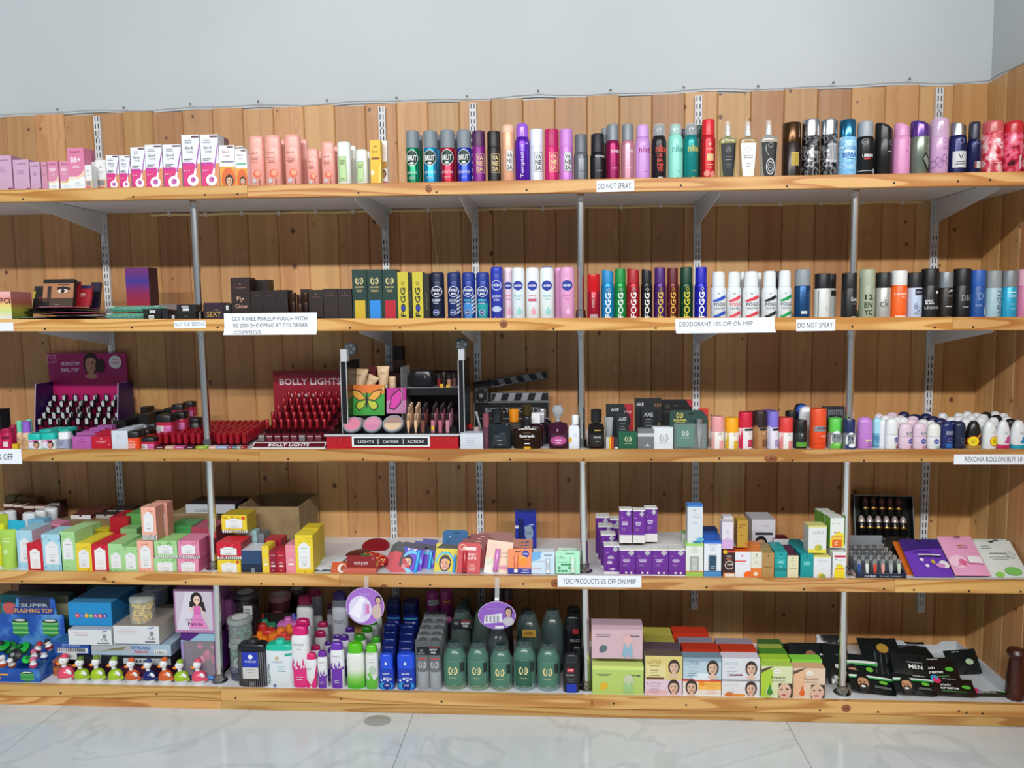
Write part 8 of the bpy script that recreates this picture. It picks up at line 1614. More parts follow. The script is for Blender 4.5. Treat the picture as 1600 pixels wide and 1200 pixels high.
cjar(358,394,1041.5,1073,.062,'dark jar at the bottom of the hair tie stack',mat('#4a4c60',.15,0,0,.8),mat('#5a5c74',.2),None)
cjar(360,400,928,962,.16,'dark grey jar with white tag at the back of the hair tie jars',mat('#2e2a30',.2,0,0,.9),mat('#4a484e',.25),None)
carton(4,380,394,947,'small white tag hanging on the dark grey jar','#b8bcba',.002,.158,960,name='price_slip',cat='price tag',deco=lambda k:k.lines(0,.6,1.4,2,'#5a5e60',.3,.1))
carton(4,358,402,962.5,'dark box carrying the grey jar behind the hair ties','#221c22',.048,.155)
cjar(419,452,930,958,.255,'jar of pink clips with a ribbed pink cap behind the talcs',mat('#8a4a54',.2,0,0,.85),mat('#b8848a',.3),None,.3)
carton(4,415,458,958.5,'dark box carrying the jar of pink clips','#1d1614',.06,.25)
cjar(447,478,921,952,.33,'dark spool-shaped jar at the back beside the pink-capped bottles',mat('#2c2624',.2,0,0,.9),mat('#4c4440',.25),None)
carton(4,445,480,952.5,'dark box at the back carrying the spool-shaped jar','#1a1412',.07,.325)
# talc tins: flat shouldered bottles
def talc(px0,px1,pt,psh,y,label,body,shoulder,cap,deco,group='talc bottles'):
    cx,w,h,zb=fit(4,px0,px1,pt,y);hs=hit((px0+px1)/2,psh,y).z-zb;sy=.52;o=thing('talc_bottle',label,'bottle',(cx,y+w*sy/2,zb),0,group);r=w/2*.98
    lo=hs-(h-hs)*1.4;pr=[(0,0),(r*.94,0),(r,.004),(r,lo)]
    m=MB();m.lathe(pr,body,28,1,sy,e=4.5);m.build('bottle_body',o)
    m=MB();m.lathe([(r*1.0,lo+.0002),(r*.98,hs-.006),(r*.86,hs),(r*.36,hs+.002)],shoulder,28,1,sy,e=4.);m.build('shoulder',o)
    m=MB();m.lathe([(r*.36,hs+.001),(r*.35,hs+(h-hs)*.7),(r*.28,h),(0,h)],cap,20);m.build('cap',o)
    if deco:k=Deco(w,lo,round_surf(pr,1,sy,4.5),True);deco(k);k.done(o)
    return o
talc(369,415.5,1003,1009,FRONT,'black striped talc bottle with blue and white label',('#17181c',.3),('#1d1e22',.28),('#2a2b30',.2),lambda k:([k.rect(-.95+q*.13,-.9+q*.13,.02,.98,'#6a6d74') for q in range(15)],k.rect(-.55,.5,.56,.98,'#2038b0'),k.ell(0,.85,.16,.06,'#e8ecf0'),k.text('YARDLEY',0,.72,.05,'#e4e8f4',.8),k.rect(-.55,.5,.25,.56,'#c8cac6'),k.lines(0,.5,.7,2,'#8a8c88',.07,.012),k.text('GENT',.1,.12,.1,'#a8aab0',.4)),None)
talc(413.5,456.5,1003,1009,FRONT,'white talc bottle with turquoise shoulder and leaf print',('#dbe4ea',.3),('#22b89a',.28),('#35c4a8',.25),lambda k:(k.ell(-.1,.8,.14,.06,'#c8b48a'),k.text('YARDLEY',-.05,.7,.05,'#8a949c',.9),k.lines(.2,.58,.6,3,'#3aa890',.06,.014),[k.ell(-.72+.05*math.sin(q),.12+.07*q,.08,.03,'#7d8c96') for q in range(8)],k.rect(.5,.95,.88,.94,'#1fa88a'),k.circ(-.3,.07,.1,'#3a6a9c')),None)
for n,(px0,px1,pt,psh,y,bc,sc,nm) in enumerate([(392,418,990,998,.1,'#c85a14','#e07a1c','orange'),(388,428,979,987,.16,'#a81c1c','#c8342c','red'),(418,456,985,993,.1,'#c8501c','#dc7424','orange-red'),(428,458,991,997,.075,'#b82420','#c8403a','scarlet'),(392,430,972,979,.21,'#1c6a50','#2c8a68','green'),(432,466,968,975,.19,'#a04a90','#b864a8','mauve'),(446,470,961,967,.25,'#4a4a9c','#6464b8','violet-blue'),(440,463,978,984,.14,'#c8681c','#d88030','amber'),(400,425,961,968,.27,'#a83a20','#c04a30','rust')]):
    talc(px0,px1,pt,psh,y,'%s talc bottle, one of the coloured ones behind the black and white talcs' % nm,(bc,.3),(sc,.3),(sc,.25),None,'coloured talc bottles at the back')
# flower talc bottles, white with coloured caps
def flower(c,full=.5,splash=True):
    def f(k):
        k.text("POND'S",0,.72,.04,'#7d7d84',1.1);k.lines(0,.65,.6,1,'#9a9aa2',.03,.008)
        k.rect(-1,1,.012,full-.1,c)
        if splash:
            for q in range(9):
                u=-.9+q*.22;k.poly([(u-.16,full-.12),(u,full+.1*math.sin(q*2.3)),(u+.2,full-.12)],c)
            for q in range(7):k.ell(-.8+q*.26,full-.03+.05*math.cos(q*1.7),.09,.022,'#eadfee')
        k.lines(0,.2,.9,2,'#eadfe8',.04,.01)
    return f
GRN=grad('green_fade',[(.05,'#4ac21e'),(.3,'#8ad45c'),(.55,'#e0e6da'),(1,'#e2e6e2')],h=.12)
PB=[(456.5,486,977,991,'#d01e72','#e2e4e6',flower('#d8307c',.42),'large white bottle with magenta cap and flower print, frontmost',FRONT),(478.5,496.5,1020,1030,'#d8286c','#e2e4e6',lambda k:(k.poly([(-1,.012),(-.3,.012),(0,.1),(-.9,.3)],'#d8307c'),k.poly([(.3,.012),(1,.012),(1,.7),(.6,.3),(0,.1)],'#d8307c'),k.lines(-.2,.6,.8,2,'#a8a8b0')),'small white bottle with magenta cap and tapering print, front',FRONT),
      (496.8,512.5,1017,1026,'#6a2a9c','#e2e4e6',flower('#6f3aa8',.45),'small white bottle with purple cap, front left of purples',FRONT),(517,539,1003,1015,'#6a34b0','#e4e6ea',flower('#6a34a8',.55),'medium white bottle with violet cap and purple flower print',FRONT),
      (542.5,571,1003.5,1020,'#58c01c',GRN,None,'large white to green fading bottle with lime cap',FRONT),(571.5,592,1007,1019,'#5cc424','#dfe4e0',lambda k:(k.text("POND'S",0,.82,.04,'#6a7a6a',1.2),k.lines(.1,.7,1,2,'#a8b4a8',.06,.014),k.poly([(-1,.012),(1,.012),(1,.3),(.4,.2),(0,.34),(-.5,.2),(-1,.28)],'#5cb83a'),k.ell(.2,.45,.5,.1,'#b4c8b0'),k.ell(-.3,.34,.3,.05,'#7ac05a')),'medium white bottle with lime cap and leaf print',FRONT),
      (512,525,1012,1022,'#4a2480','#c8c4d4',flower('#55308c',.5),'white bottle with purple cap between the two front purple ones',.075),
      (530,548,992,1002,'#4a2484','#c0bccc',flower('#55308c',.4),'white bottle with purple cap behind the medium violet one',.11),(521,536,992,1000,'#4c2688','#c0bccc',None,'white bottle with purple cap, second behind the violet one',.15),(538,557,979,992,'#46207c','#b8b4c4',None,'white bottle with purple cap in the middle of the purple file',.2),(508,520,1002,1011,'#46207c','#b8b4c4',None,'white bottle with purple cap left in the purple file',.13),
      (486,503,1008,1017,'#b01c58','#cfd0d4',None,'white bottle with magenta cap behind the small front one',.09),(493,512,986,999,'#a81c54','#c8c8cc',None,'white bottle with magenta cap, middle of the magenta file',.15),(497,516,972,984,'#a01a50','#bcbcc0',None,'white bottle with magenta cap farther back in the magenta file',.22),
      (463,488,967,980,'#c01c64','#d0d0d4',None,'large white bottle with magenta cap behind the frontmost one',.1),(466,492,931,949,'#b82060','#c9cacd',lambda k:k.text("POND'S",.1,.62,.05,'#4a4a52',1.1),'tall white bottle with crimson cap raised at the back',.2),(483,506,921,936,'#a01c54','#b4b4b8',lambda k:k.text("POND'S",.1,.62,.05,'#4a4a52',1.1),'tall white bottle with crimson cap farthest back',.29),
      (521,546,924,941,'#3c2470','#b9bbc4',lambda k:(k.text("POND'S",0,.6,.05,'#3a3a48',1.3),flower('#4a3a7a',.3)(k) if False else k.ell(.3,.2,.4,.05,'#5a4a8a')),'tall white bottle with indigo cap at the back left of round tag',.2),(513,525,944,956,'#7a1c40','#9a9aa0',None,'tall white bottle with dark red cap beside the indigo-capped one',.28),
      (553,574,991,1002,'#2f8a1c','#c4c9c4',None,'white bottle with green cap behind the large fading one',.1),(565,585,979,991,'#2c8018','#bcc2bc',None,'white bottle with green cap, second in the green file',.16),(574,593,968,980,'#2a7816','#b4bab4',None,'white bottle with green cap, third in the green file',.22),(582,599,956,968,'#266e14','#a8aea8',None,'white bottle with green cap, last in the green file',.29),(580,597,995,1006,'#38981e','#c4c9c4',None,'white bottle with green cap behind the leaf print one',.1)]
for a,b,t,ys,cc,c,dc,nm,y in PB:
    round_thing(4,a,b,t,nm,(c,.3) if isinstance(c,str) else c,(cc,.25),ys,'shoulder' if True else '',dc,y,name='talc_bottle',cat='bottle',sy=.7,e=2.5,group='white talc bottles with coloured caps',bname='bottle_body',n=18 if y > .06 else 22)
# blue bottles in two files
def d_elsoap(k):(k.rect(.9,.95,.5,.55,'#1f3ab0'),k.text('GLOW',0,.47,.05,'#e8ecf6',.9,bold=True),k.lines(.05,.36,1,2,'#d0d8f0',.05,.016),k.ell(0,.12,.9,.12,'#2f9ad8'),k.circ(.1,.13,.52,'#1a2f8c'),k.text('15X',.1,.14,.05,'#e4e8f4',.55,bold=True),[k.circ(-.6+.4*q,.28+.05*(q % 2),.12,'#e0ecf6') for q in range(4)],k.rect(-.12,.12,.72,.8,'#e8ecf2'))
for n,(a,b,t,y) in enumerate([(592.5,617,1021,FRONT),(621,650,1020,FRONT)]):
    round_thing(4,a,b,t,'royal blue shampoo bottle with bubble print, %s one at front' % ['left','right'][n],('#1f3cae',.25),('#2450d8',.25),t+(1083-t)*.4,'shoulder' if n == 0 else 'round',d_elsoap,y,name='shampoo_bottle',cat='bottle',sy=.6,e=3,group='blue shampoo bottles',bname='bottle_body')
for f in range(2):
    for r in range(6):
        x0=[598,623][f]+r*1.0;t=1008-r*11.5+(f*2)
        if r >= 4:x0=[606,631][f]+(r-4);t=[939,940][f]-(r-4)*5
        round_thing(4,x0,x0+[22,25][f],t,'dark blue shampoo bottle, %s behind the front one in the %s file' % (ORD[r],['left','right'][f]),('#101d60',.28),('#12246e',.28),t+24,'round',(lambda k:(k.text('ELOCIP',0,.62,.06,'#c0c8dc',1.3,bold=True),k.rect(-.9,.9,.7,.72,'#3a8aa0'),k.lines(.05,.5,1.1,2,'#8a98c0',.05,.02))) if r == 4 else None,
                    .065+.052*r if r < 4 else .275+.05*(r-4),name='shampoo_bottle',cat='bottle',sy=.6,e=3,group='blue shampoo bottles',bname='bottle_body',n=16)
# shrink-wrapped twin packs
def d_twin(k):
    k.rect(-.9,1.0,.72,.88,'#15171b');k.laurel(-.5,.81,.1,'#b8bcc0');k.text('DENVER',-.5,.755,.022,'#b8bcc0',.55);k.text('INSTANT',.45,.83,.035,'#e8e8ea',.6,bold=True);k.text('FREE',.45,.775,.035,'#e8e8ea',.4,bold=True);k.rect(.1,.9,.868,.876,'#c83a3e')
for r in range(5):
    t=1001-r*10;y=FRONT+.055*r;a,b=650+r*3.5,688.5+r*2.4
    cx,w,h,zb=fit(4,a,b,t,y);o=thing('twin_pack','shrink-wrapped grey twin pack, %s' % ['frontmost of its file','second in its file','middle of its file','fourth in its file','last in its file'][r],'bottle pack',(cx,y,zb),0,'grey twin packs');rr=w/4*.97
    for s in (-1,1):
        m=MB();pr=[(0,0),(rr*.92,0),(rr,.004),(rr,h*.37,('#4a5054',.3)),(rr,h*.68),(rr*.9,h*.7,('#191c20',.25)),(rr*.9,h*.93),(rr*.7,h*.98),(0,h*.985)];m.lathe(pr,('#9aa0a6',.3),18,cx=s*w/4,cy=rr);m.build('can_body',o)
        if r == 0:
            k=Deco(2*rr,h,lambda x,z,of:(x+s*w/4,rr-math.sqrt(max(0,rr*rr-x*x))-of*2,z),True);k.laurel(0,.52,.62,'#c8ccd0');k.rect(-.8,.8,.635,.66,'#c8484c');k.done(o,'label')
    m=MB();m.box(-w/2,w/2,-.001,rr*2,.002,h,mat('#c8d0d4',.12,0,0,.16));m.build('shrink_wrap',o,flat=True)
    if r == 0:k=Deco(w,h,lambda x,z,of:(x,-.0012-of,z),False);d_twin(k);k.done(o,'offer_label')
# clear gift bags of green jars: jar with faceted shoulder
def gjar(a,b,t,y,label,full=True,col='#54806e',base='#9ab0a4',dark=False):
    cx,w,h,zb=fit(4,a,b,t,y);d=w*.8;o=thing('green_jar',label,'jar',(cx,y+d/2,zb),0,'green laurel-labelled jars');r=w/2*.97
    pr=[(0,0),(r*.82,0),(r*.93,h*.03),(r,h*.12),(r,h*.66),(r*.95,h*.72),(r*.6,h*.86),(r*.42,h*.89)]
    m=MB();m.lathe(pr[:4]+[(r,h*.13,(col,.2))]+pr[4:],(base,.2),26,1,.8);m.build('jar_body',o)
    m=MB();m.lathe([(r*.48,h*.88),(r*.5,h*.9),(r*.5,h*.97),(r*.44,h),(0,h)],('#2a3a3c',.2),20);m.build('cap',o)
    m=MB();m.lathe([(r*1.03,h*.02),(r*1.05,h*.66),(r*.98,h*.74),(r*.7,h*.9),(r*.55,h*1.0)],mat('#b8d0cc',.08,0,0,.08),14,1,.82,close=False);m.build('clear_wrap',o)
    if full:
        k=Deco(w,h,round_surf(pr,1,.8),True);k.off=.002
        k.rect(-.78,.7,.1,.66,'#4a7a66' if not dark else '#2a5a48');k.frame(-.78,.7,.1,.66,.02,'#8fae9c');k.laurel(-.05,.45,.36,'#e8dca0');k.text('DENVER',-.05,.3,.025,'#d8d0a0',.6);k.lines(0,.14,.6,1,'#b8c4a8',.03,.008);k.rect(.55,.85,.42,.62,'#26302e');k.done(o)
    return o
for n,(a,b,t) in enumerate([(690,727.5,1008),(727.5,763.5,1008),(764,800,1012),(800.5,837,1006),(838,875,1010)]):
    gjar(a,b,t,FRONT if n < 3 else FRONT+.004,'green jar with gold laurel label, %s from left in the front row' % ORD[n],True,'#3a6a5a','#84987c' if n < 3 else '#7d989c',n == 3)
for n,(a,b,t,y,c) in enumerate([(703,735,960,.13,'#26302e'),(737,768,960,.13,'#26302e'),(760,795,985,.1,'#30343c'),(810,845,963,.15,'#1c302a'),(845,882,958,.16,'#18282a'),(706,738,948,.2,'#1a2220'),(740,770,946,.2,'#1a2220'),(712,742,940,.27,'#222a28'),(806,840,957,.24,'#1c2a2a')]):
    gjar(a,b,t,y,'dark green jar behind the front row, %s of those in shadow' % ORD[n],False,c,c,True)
card(4,705,737,968,982,'black and white offer slip on the dark jars behind the left green jars','#17191c',.125,.001,0,lambda k:(k.laurel(-.5,.6,.16,'#b8bcc0'),k.text('INSTANT',.4,.6,.22,'#e8e8ea',.8,bold=True),k.text('FREE',.4,.3,.22,'#e8e8ea',.5,bold=True),k.rect(.0,.9,.85,.92,'#c83a3e')),name='offer_slip',cat='price tag')
card(4,816,837,984,996,'gold offer slip on the dark jar behind the fourth green jar','#b8923c',.145,.001,0,lambda k:k.text('OFFER',0,.5,.4,'#5a3a1c',1.2,bold=True),name='offer_slip',cat='price tag')
for n,(a,b,t,y,nm) in enumerate([(667,689,920,.31,'left'),(688,710,918,.315,'right')]):
    tubeY4=fit(4,a,b,t,y);cx,w,h,zb=tubeY4;o=thing('powder_bottle','tall magenta bottle with dark lettered base at the back, %s of two' % nm,'bottle',(cx,y,zb),0,'tall magenta bottles');m=MB();m.lathe([(w*.46,0),(w*.48,.004),(w*.48,h*.5,('#a83a84',.3)),(w*.46,h*.8),(w*.4,h*.96),(0,h)],('#2a1c28',.3),20);m.build('bottle_body',o)
    k=Deco(w,h,round_surf([(w*.48,0),(w*.48,h)],1,1),True);k.text('ENVY',0,.56,.05,'#b8b8bc',1.4,bold=True);k.rect(-.5,.9,.78,.86,'#c03a4a' if nm == 'right' else '#d8d8d8');k.text('INSTANT',.2,.82,.03,'#e8d8a0' if nm == 'right' else '#2a2a2e',1.1,bold=True);k.done(o)
for n,(a,b,t,y) in enumerate([(768,788,918,.27),(782,803,917,.3)]):
    cx,w,h,zb=fit(4,a,b,t,y);o=thing('powder_bottle','tall dark bottle with red stripe at the back behind round tag, %s' % ['left','right'][n],'bottle',(cx,y,zb),0,'tall dark striped bottles');m=MB();m.lathe([(w*.46,0),(w*.48,.004),(w*.48,h*.78,('#8a2a34',.3)),(w*.48,h*.84,('#3a3038',.3)),(w*.44,h*.98),(0,h)],('#241c22',.3),20);m.build('bottle_body',o)
    k=Deco(w,h,round_surf([(w*.48,0),(w*.48,h)],1,1),True);k.text('ENVY',0,.7,.06,'#b8b8bc',1.5,bold=True);k.done(o)
def d_axb(k):(k.rect(-.5,.3,.56,.66,'#c82a3a'),k.text('AXE',-.1,.61,.04,'#f0e4e4',.5,bold=True),k.text('SPORT',-.1,.48,.035,'#d8dce0',.9),k.lines(-.1,.36,.7,2,'#8a929a',.05,.012),k.rect(-.6,.6,.02,.24,'#1f3ab0'))
round_thing(4,879.5,906,1021,'black body wash bottle with red badge and blue base at front',('#1a1d22',.3),('#22262c',.28),1034,'shoulder',d_axb,FRONT+.004,name='body_wash_bottle',cat='bottle',sy=.6,e=3,bname='bottle_body')
for n,(a,b,t,y) in enumerate([(892,912,1010,.09),(880,910,962,.16),(884,910,948,.22)]):
    round_thing(4,a,b,t,'black body wash bottle, %s behind the badge-fronted one' % ORD[n],('#101316',.3),('#14181b',.3),t+18,'shoulder',(lambda k:(k.rect(.0,.6,.72,.8,'#a82a34'),k.text('PEACE',.25,.6,.05,'#a8acb0',1))) if n == 1 else None,y,name='body_wash_bottle',cat='bottle',sy=.6,e=3,group='black body wash bottles',bname='bottle_body')
# round purple shelf tags hanging from the fourth lip
def wobbler(px,py,rx,ry,label,pic,bg='#a06ac4'):
    y=-.03;c=hit(px,py,y);r=hit(px+rx,py,y).x-c.x;rz=c.z-hit(px,py+ry,y).z;lipz=SHELF[3][0]+SHELF[3][1]*c.x
    o=thing('shelf_tag',label,'shelf tag',c,0,'round purple shelf tags');T=Matrix.Rotation(PI/2,4,'X');n=36
    m=MB();m.lathe([(1,-.0008),(1,.0008)],'#d8c8e4',n,r,rz,xf=T);m.build('disc',o)
    k=Deco(2*r,2*rz,lambda x,z,of:(x,-.0008-of,z-rz),False);k.ell(0,.5,.98,.49,bg,24);pic(k);k.done(o,'disc_print')
    m=MB();zz=lipz-c.z;vs=[(s,yy,z) for z,yy in ((rz*.9,.001),(zz-.05,.018),(zz-.012,.0275),(zz-.002,.0275)) for s in (-.007,.007)];m.add(vs,[(2*j,2*j+1,2*j+3,2*j+2) for j in range(3)],mat('#e6ecec',.1,0,0,.4));m.build('clear_strip',o)
wobbler(570.5,947,30,29,'round purple shelf tag with a woman and pale packs, left one',lambda k:(k.ell(-.25,.42,.6,.36,'#d8d0ea'),k.poly([(-.85,.3),(-.2,.75),(0,.7),(-.3,.15)],'#eae8f4'),k.rect(-.1,.1,.25,.58,'#c8b4dc'),k.rect(.05,.22,.3,.55,'#d07ab0'),k.woman(.7,.66,.13,'#2a1c20','#d8b4a0'),k.ell(.62,.36,.25,.2,'#c8b0a8'),k.text('GLOW',.0,.83,.04,'#e4d4f0',.6),k.rect(-.35,-.05,.07,.17,'#e0d8ec')))
wobbler(776.5,961.5,29.5,21.5,'round purple shelf tag with a row of packs and woman, right one',lambda k:(k.poly([(-.7,.2),(-.65,.5),(.25,.58),(.3,.26)],'#d8d8de'),[k.rect(-.6+q*.2,-.5+q*.2,.26,.5,'#8a8294') for q in range(4)],k.woman(.62,.62,.16,'#2a1c20','#c8a494'),k.ell(.6,.3,.3,.16,'#b8b4bc'),k.rect(-.1,.35,.04,.14,'#d8d4e0'),k.text('NEW GLOW',-.1,.75,.05,'#c8b0dc',.8)),'#8a5ab8')
# gift set cartons
def d_bio(c1,c2,fc):return lambda k:(k.lines(-.55,.72,.6,2,'#6a5a5c',.05,.014),k.text('Bioraga',.68,.68,.07,'#3a3438',.4,bold=True),k.circ(-.55,.3,.14,fc),k.circ(-.48,.33,.09,fc),k.circ(-.6,.25,.1,fc),k.ell(.42,.5,.2,.22,c1),k.poly([(.2,.1),(.3,.5),(.42,.3),(.55,.52),(.62,.05),(.5,.05),(.44,.2),(.38,.03)],c2))
carton(4,924,1004.5,977,'large dusty pink facial kit carton standing on the lime one','#cdb0b8',.05,.034,1029,deco=d_bio('#dcb0b0','#8ab0c4','#5a6a74'),flap=.12,ends='#b89aa6',name='kit_carton')
carton(4,925,1006,1041,'large lime green facial kit carton on bottom shelf','#b2cc6c',.06,.028,deco=d_bio('#c0c8a8','#9cc488','#e0b42c'),flap=.13,ends='#cce07c',name='kit_carton',top='#d0e484')
def d_lotus(bg,lc,fx,bar=None,sub=True,hair='#3a2c26',ex=None):
    def f(k):
        k.rect(-1,1,0,1,bg)
        if ex:ex(k)
        k.text('LOTUS',-fx*.52 if fx else -.4,.76,.16,lc,.72);k.lines(-fx*.5 if fx else -.4,.58,.6,1,lc,.06,.02);k.lines(-fx*.5 if fx else -.4,.4,.6,3,lc,.11,.02)
        k.woman(fx*.55,.52,.24,hair,'#dcb8a0',True)
        if bar:k.rect(-.95,.0,.03,.1,bar)
    return f
LO=[(1007.5,1066,1062.5,None,d_lotus('#dcc4d4','#8a6a80',1,None,ex=lambda k:k.rect(-1,.2,0,.3,'#e0b4b8')),'lilac facial kit with woman, lower left','#d0b8c8'),(1066.5,1127,1063.5,None,d_lotus('#e4dcd4','#d8842c',-1,None,ex=lambda k:(k.rect(-.2,1,.4,1,'#eeb858'),k.circ(.0,.8,.14,'#e8902c'),k.rect(-1,1,.94,1,'#d84a2c'))),'white and orange facial kit with smiling woman, lower middle','#d8482c'),
      (1127.5,1187,1065.5,None,d_lotus('#dcdee0','#b4bac4',1,None,ex=lambda k:(k.ell(-.3,.08,.6,.1,'#e0882c'),k.ell(-.6,.16,.2,.14,'#c8701c'))),'white facial kit with orange gel print, lower right','#d8dade')]
for a,b,t,yb,dc,nm,tp in LO:carton(4,a,b,t,nm+' of the portrait cartons','#d8d4d8',.06,.03,yb,deco=dc,name='kit_carton',top=tp)
LU=[(1008,1066.5,1025,1061.5,d_lotus('#d8c87c','#6a5a34',1,'#6a4a24',ex=lambda k:k.rect(-1,.1,0,.6,'#e0d498')),'gold facial kit with closed-eyed woman, upper left','#6a5a50','#6a5a4a'),(1067,1127.5,1028,1061.5,d_lotus('#b4cad6','#5a7484',1,None,ex=lambda k:(k.rect(-1,1,.82,1,'#8fa8b8'),k.ell(0,.1,.5,.2,'#d8e6ee'))),'pale blue facial kit with woman, upper middle','#7a94a4','#8fa8b8'),
      (1128,1187.5,1028.5,1063,d_lotus('#d6dae0','#a8b0bc',1,None,ex=lambda k:(k.rect(-.6,.1,.2,.28,'#8a4a5c'),k.rect(-1,1,0,.04,'#a8a8b0'))),'white facial kit with woman resting her chin, upper right','#dcd8e6','#d4d0e0')]
for a,b,t,yb,dc,nm,tp,en in LU:carton(4,a,b,t,nm+' of the portrait cartons','#d4d4d8',.045,.034,yb,deco=dc,name='kit_carton',top=tp)
for n,(a,b,t,y,d,c,nm) in enumerate([(1006,1062,1013,.09,.05,'#5a4a54','dark mauve-topped kit carton behind the gold one'),(1066,1124,1014,.09,.05,'#b8321c','red-topped kit carton behind the pale blue one'),(1126,1182,1016,.09,.05,'#c03a20','red-topped kit carton behind the upper right white one'),(1006,1054,1002,.15,.05,'#a8a046','olive-topped kit carton farther behind the gold one'),(1060,1114,1003,.15,.04,'#8a8494','grey-mauve topped kit carton behind the red-topped one'),(1118,1176,1005,.15,.04,'#948e9e','grey-mauve topped kit carton at right of the portrait cartons'),(1004,1050,991,.22,.06,'#b0a84c','olive-topped kit carton farthest back by the dusty pink one'),(1051,1107,990,.22,.06,'#c0341c','bright red-topped kit carton farthest back in the portrait stack')]):
    carton(4,a,b,t,nm,c,d,y,name='kit_carton',deco=lambda k:k.lines(0,.85,1,1,'#8a7a6a',.05,.02))
def d_face2(t1,t2,c,drop,bg2):
    return lambda k:(k.poly([(-1,.0),(-.4,.0),(-.2,.9),(-1,.9)],bg2),k.ell(.0,.83,.24,.07,'#ece8e4'),k.text('Ayur',.0,.83,.05,'#8a6a6a',.3),k.poly([(-1,.78),(-1,.9),(-.4,.99),(-.2,.99)],'#5a4a3a'),k.text(t1,.1,.64,.1,'#3a4a2a' if t1 == 'Neem' else '#8a4a34',.9),k.text(t2,.1,.53,.035,'#5a5a4a',.85),
        k.poly([(-.45,.4),(-.68,.2),(-.45,.08),(-.22,.2)],'#d8dcd4'),k.circ(-.45,.17,.24,'#e4e6e0'),k.circ(-.45,.16,.2,drop),k.poly([(-.45,.42),(-.6,.22),(-.3,.22)],drop),k.rect(.12,.98,.0,.45,'#3a2a26'),k.ell(.5,.2,.42,.26,'#d8b4a0'),k.ell(.3,.26,.08,.02,'#2a1d1a'),k.ell(.66,.27,.1,.025,'#2a1d1a'),k.ell(.45,.08,.14,.025,'#b84a54'))
carton(4,1189,1238.5,1041,'green and white leaf face pack carton with drop emblem','#d4dcae',.04,.03,deco=d_face2('Neem','FACE PACK',0,'#3a8a2c','#a8cc3c'),top='#b8dc5a',name='face_pack_carton')
carton(4,1239.5,1289.5,1044,'beige sandal face pack carton with orange drop emblem','#dcc4ac',.04,.03,deco=d_face2('Sandal','HERBAL',0,'#d8682c','#e0b48c'),top='#e4b48c',name='face_pack_carton')
for n,(a,b,t,y,c) in enumerate([(1188,1234,1030,.075,'#a8d83c'),(1187,1230,1021,.12,'#4a8a2c'),(1186,1224,1014,.165,'#a0b04c'),(1236,1284,1031,.08,'#8ad84a'),(1186,1222,1006,.21,'#3c6a34')]):
    carton(4,a,b,t,'%s face pack carton behind the front two' % ['lime-topped','leaf green topped','olive green topped','bright green topped','dark green topped'][n],c,.04,y,name='face_pack_carton',top=c)
# dark hair-colour sachets
SG=mat('#14191a',.18)
def sachet(a,b,t,yb,y,label,lean,roll,deco,z=0.,col=None,rz=0.):
    cx,w,h,zb=fit(4,a,b,t,y,yb);zb=zs(4,cx)+z;L=slant_len(0,t,cx,y,zb,lean);o=thing('hair_colour_sachet',label,'sachet',(cx,y,zb),(-lean,roll,rz),'dark hair colour sachets');m=MB();vs=[];n,q=8,8;th=.006
    for i in range(q):
        for j in range(n):
            u,v=-1+2*j/(n-1),i/(q-1);vs.append((u*w/2,-th*(1-u*u)*(1-(2*v-1)**2)+.0012*math.sin(j*2.1+i*1.3),v*L))
    f=[(i*n+j,i*n+j+1,(i+1)*n+j+1,(i+1)*n+j) for i in range(q-1) for j in range(n-1)]
    m.add(vs,f,col or SG);m.add([(x,.002,zz) for x,yy,zz in vs],[tuple(reversed(p)) for p in f],col or SG);m.build('pouch',o)
    if deco:k=Deco(w,L,lambda x,zz,of:(x,-th*max(0,1-(2*x/w)**2)*max(0,1-(2*zz/L-1)**2)-.0026-of*3,zz),True);deco(k);k.done(o)
    return o
def d_men(face=True,txt='MEN'):return lambda k:(k.poly([(-1,.62),(1,.7),(1,.78),(-1,.72)],'#dfe8e0'),k.poly([(-1,.55),(1,.62),(1,.7),(-1,.62)],'#2f9a4a'),k.text(txt,.3,.9,.07,'#dfe4e4',.6,bold=True) if txt else None,k.man(-.45,.33,.27) if face else None,k.ell(.45,.45,.2,.08,'#6ab83a'),k.lines(.4,.25,.8,2,'#8a9490',.06,.02))
def d_rich(k):(k.circ(-.75,.88,.2,'#2a9ad0'),k.circ(-.7,.8,.18,'#d8345c'),k.text('Bigen',-.1,.9,.08,'#d8dcdc',.6,bold=True),k.text('rich',-.4,.5,.12,'#e4e6e6',.45,bold=True),k.text('creme',-.25,.3,.1,'#e4e6e6',.85,bold=True),k.ell(.55,.42,.22,.1,'#5ab83a'),k.lines(-.1,.15,1.2,1,'#2f7a3a',.06,.04))
BR=mat('#1e1614',.18)
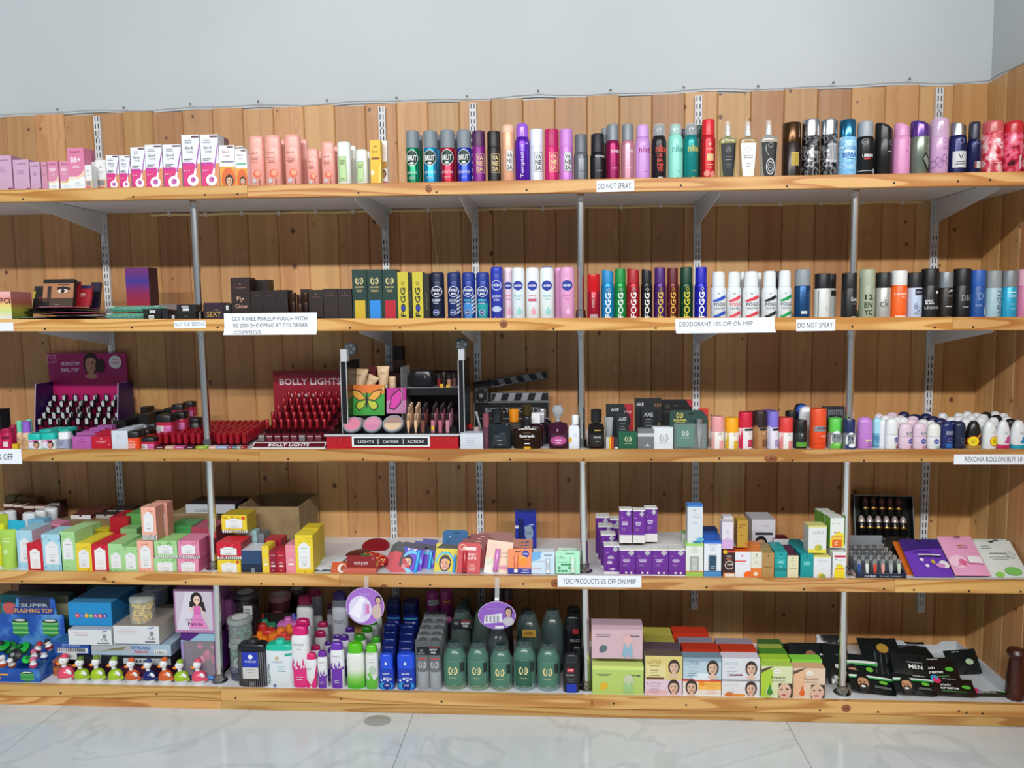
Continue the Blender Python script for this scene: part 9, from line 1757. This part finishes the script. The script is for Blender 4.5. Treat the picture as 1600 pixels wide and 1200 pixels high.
SA=[(1238,1296,1004,None,.22,'black sachet at the back left with printed figures',.7,0,lambda k:(k.ell(.1,.5,.3,.2,'#8a5a3a'),k.ell(.7,.5,.12,.1,'#c8d0cc')),.0,None),(1192,1240,1005,None,.3,'plain black sachet lying flat at the back left',.9,0,lambda k:k.lines(0,.8,1.4,1,'#3a7a4a',.05,.05),.0,None),
      (1280,1326,992,None,.3,'black sachet standing behind the right chrome post',.5,0,lambda k:k.ell(.6,.75,.2,.08,'#b8c0bc'),.0,None),(1290,1330,1006,None,.2,'black sachet with grey script behind the right post',.8,.1,lambda k:(k.cring(.2,.5,.3,.15,'#8a8e8e'),k.ell(.7,.3,.2,.08,'#c0c8c4')),.004,None),
      (1286,1322,1024,None,.12,'black sachet with white dots left of the right post',.75,0,lambda k:(k.ell(.5,.6,.2,.08,'#c8d0cc'),k.ell(.2,.2,.2,.07,'#c8d0cc')),.004,None),
      (1350,1412,997,None,.3,'black sachet with gold figure at the back right of post',1.0,0,lambda k:(k.rect(-1,1,.0,.12,'#3a9a4a'),k.ell(.1,.5,.3,.2,'#b8903a')),.0,None),(1400,1462,1003,None,.3,'black sachet at the middle of the back row',1.35,0,None,.006,None),
      (1318,1378,1022,None,.12,'black sachet with bearded man and green stripe, second row',.85,.1,d_men(True,None),.006,None),(1366,1412,1020,None,.14,'black folded sachet between the two bearded ones',.8,.25,lambda k:[k.rect(-.9+.4*q,-.84+.4*q,.1,.95,'#4a5252') for q in range(5)],.006,None),
      (1330,1402,1050,None,.045,'black sachet with bearded man and green stripe, front left',.95,.14,d_men(True,None),.014,None),
      (1400,1456,1021,None,.12,'black sachet lettered MEN in white, middle',.7,.1,lambda k:(k.text('SHAMPOO',.2,.68,.05,'#b8c0bc',.9),k.text('MEN',.2,.53,.14,'#e4e8e6',.8,bold=True)),.012,None),(1400,1466,1054,None,.035,'shiny black sachet with smiling man and green stripe, front',.9,.08,d_men(True,'SHAMPOO'),.018,None),
      (1440,1502,1028,None,.15,'brown-black sachet with white lettering in the tray',.9,-.05,d_rich,.008,BR),(1488,1538,1015,None,.2,'black sachet with pale cup print at the back of tray',.8,-.1,lambda k:(k.text('SPA',-.3,.9,.06,'#c8d0cc',.5),k.ell(.3,.45,.25,.12,'#a8c8a0')),.008,None),
      (1460,1528,1060,None,.035,'shiny brown-black sachet with white lettering and coloured dots, front',.95,.06,d_rich,.016,BR),(1520,1582,1080,None,.05,'brown-black sachet with white lettering lying flat at right',1.2,.0,d_rich,.008,BR)]
for a,b,t,yb,y,nm,ln,rl,dc,z,c in SA:sachet(a,b,t,yb,y,nm,ln,rl,dc,z,c)
# white carton tray under the sachets
def ptray():
    y0,y1=.06,.38;xa,xb=hit(1420,1060,y0).x,hit(1574,1070,y0).x;xb=min(xb,XR-.02);w=xb-xa;cx=(xa+xb)/2;zb=zs(4,cx)
    o=thing('carton_tray','open white carton tray under the dark sachets at right','tray',(cx,y0,zb));PW_=mat('#c9ced2',.5)
    m=MB();m.box(-w/2,w/2,0,y1-y0,0,.002,PW_);m.build('tray_bottom',o,flat=True)
    m=MB();m.box(w/2-.002,w/2,0,y1-y0,.002,.045,PW_);m.build('side_wall',o,flat=True)
    m=MB();m.prism([(-w/2,.002),(w/2-.002,.002),(w/2-.002,.045),(w/2-.05,.045),(w/2-.07,.03),(-.02,.03),(-.04,.045),(-w/2,.045)],y1-y0-.002,y1-y0,PW_);m.build('back_wall',o,flat=True)
ptray()
# dark wooden leg at the right end
def wleg():
    p=hit(1594,1060,.03);zb=zs(4,p.x);h=hit(1590,1018,.03).z-zb;x=min(p.x,XR-.035)
    o=thing('wooden_leg','dark reddish-brown carved wooden leg at the right end of bottom shelf','wooden leg',(x,.055,zb));W_=blotch('dark_wood',[(.3,'#2a120e'),(.6,'#4a2018'),(.8,'#331610')],12,.3,0,4,(1,1,.2))
    m=MB();m.lathe([(0,0),(.026,0),(.028,.004),(.026,h*.35),(.021,h*.7),(.019,h*.82)],W_,24);m.build('shaft',o);m=MB();m.lathe([(.019,h*.82),(.026,h*.86),(.028,h*.92),(.022,h*.985),(0,h)],W_,24);m.build('rounded_top',o)
wleg()
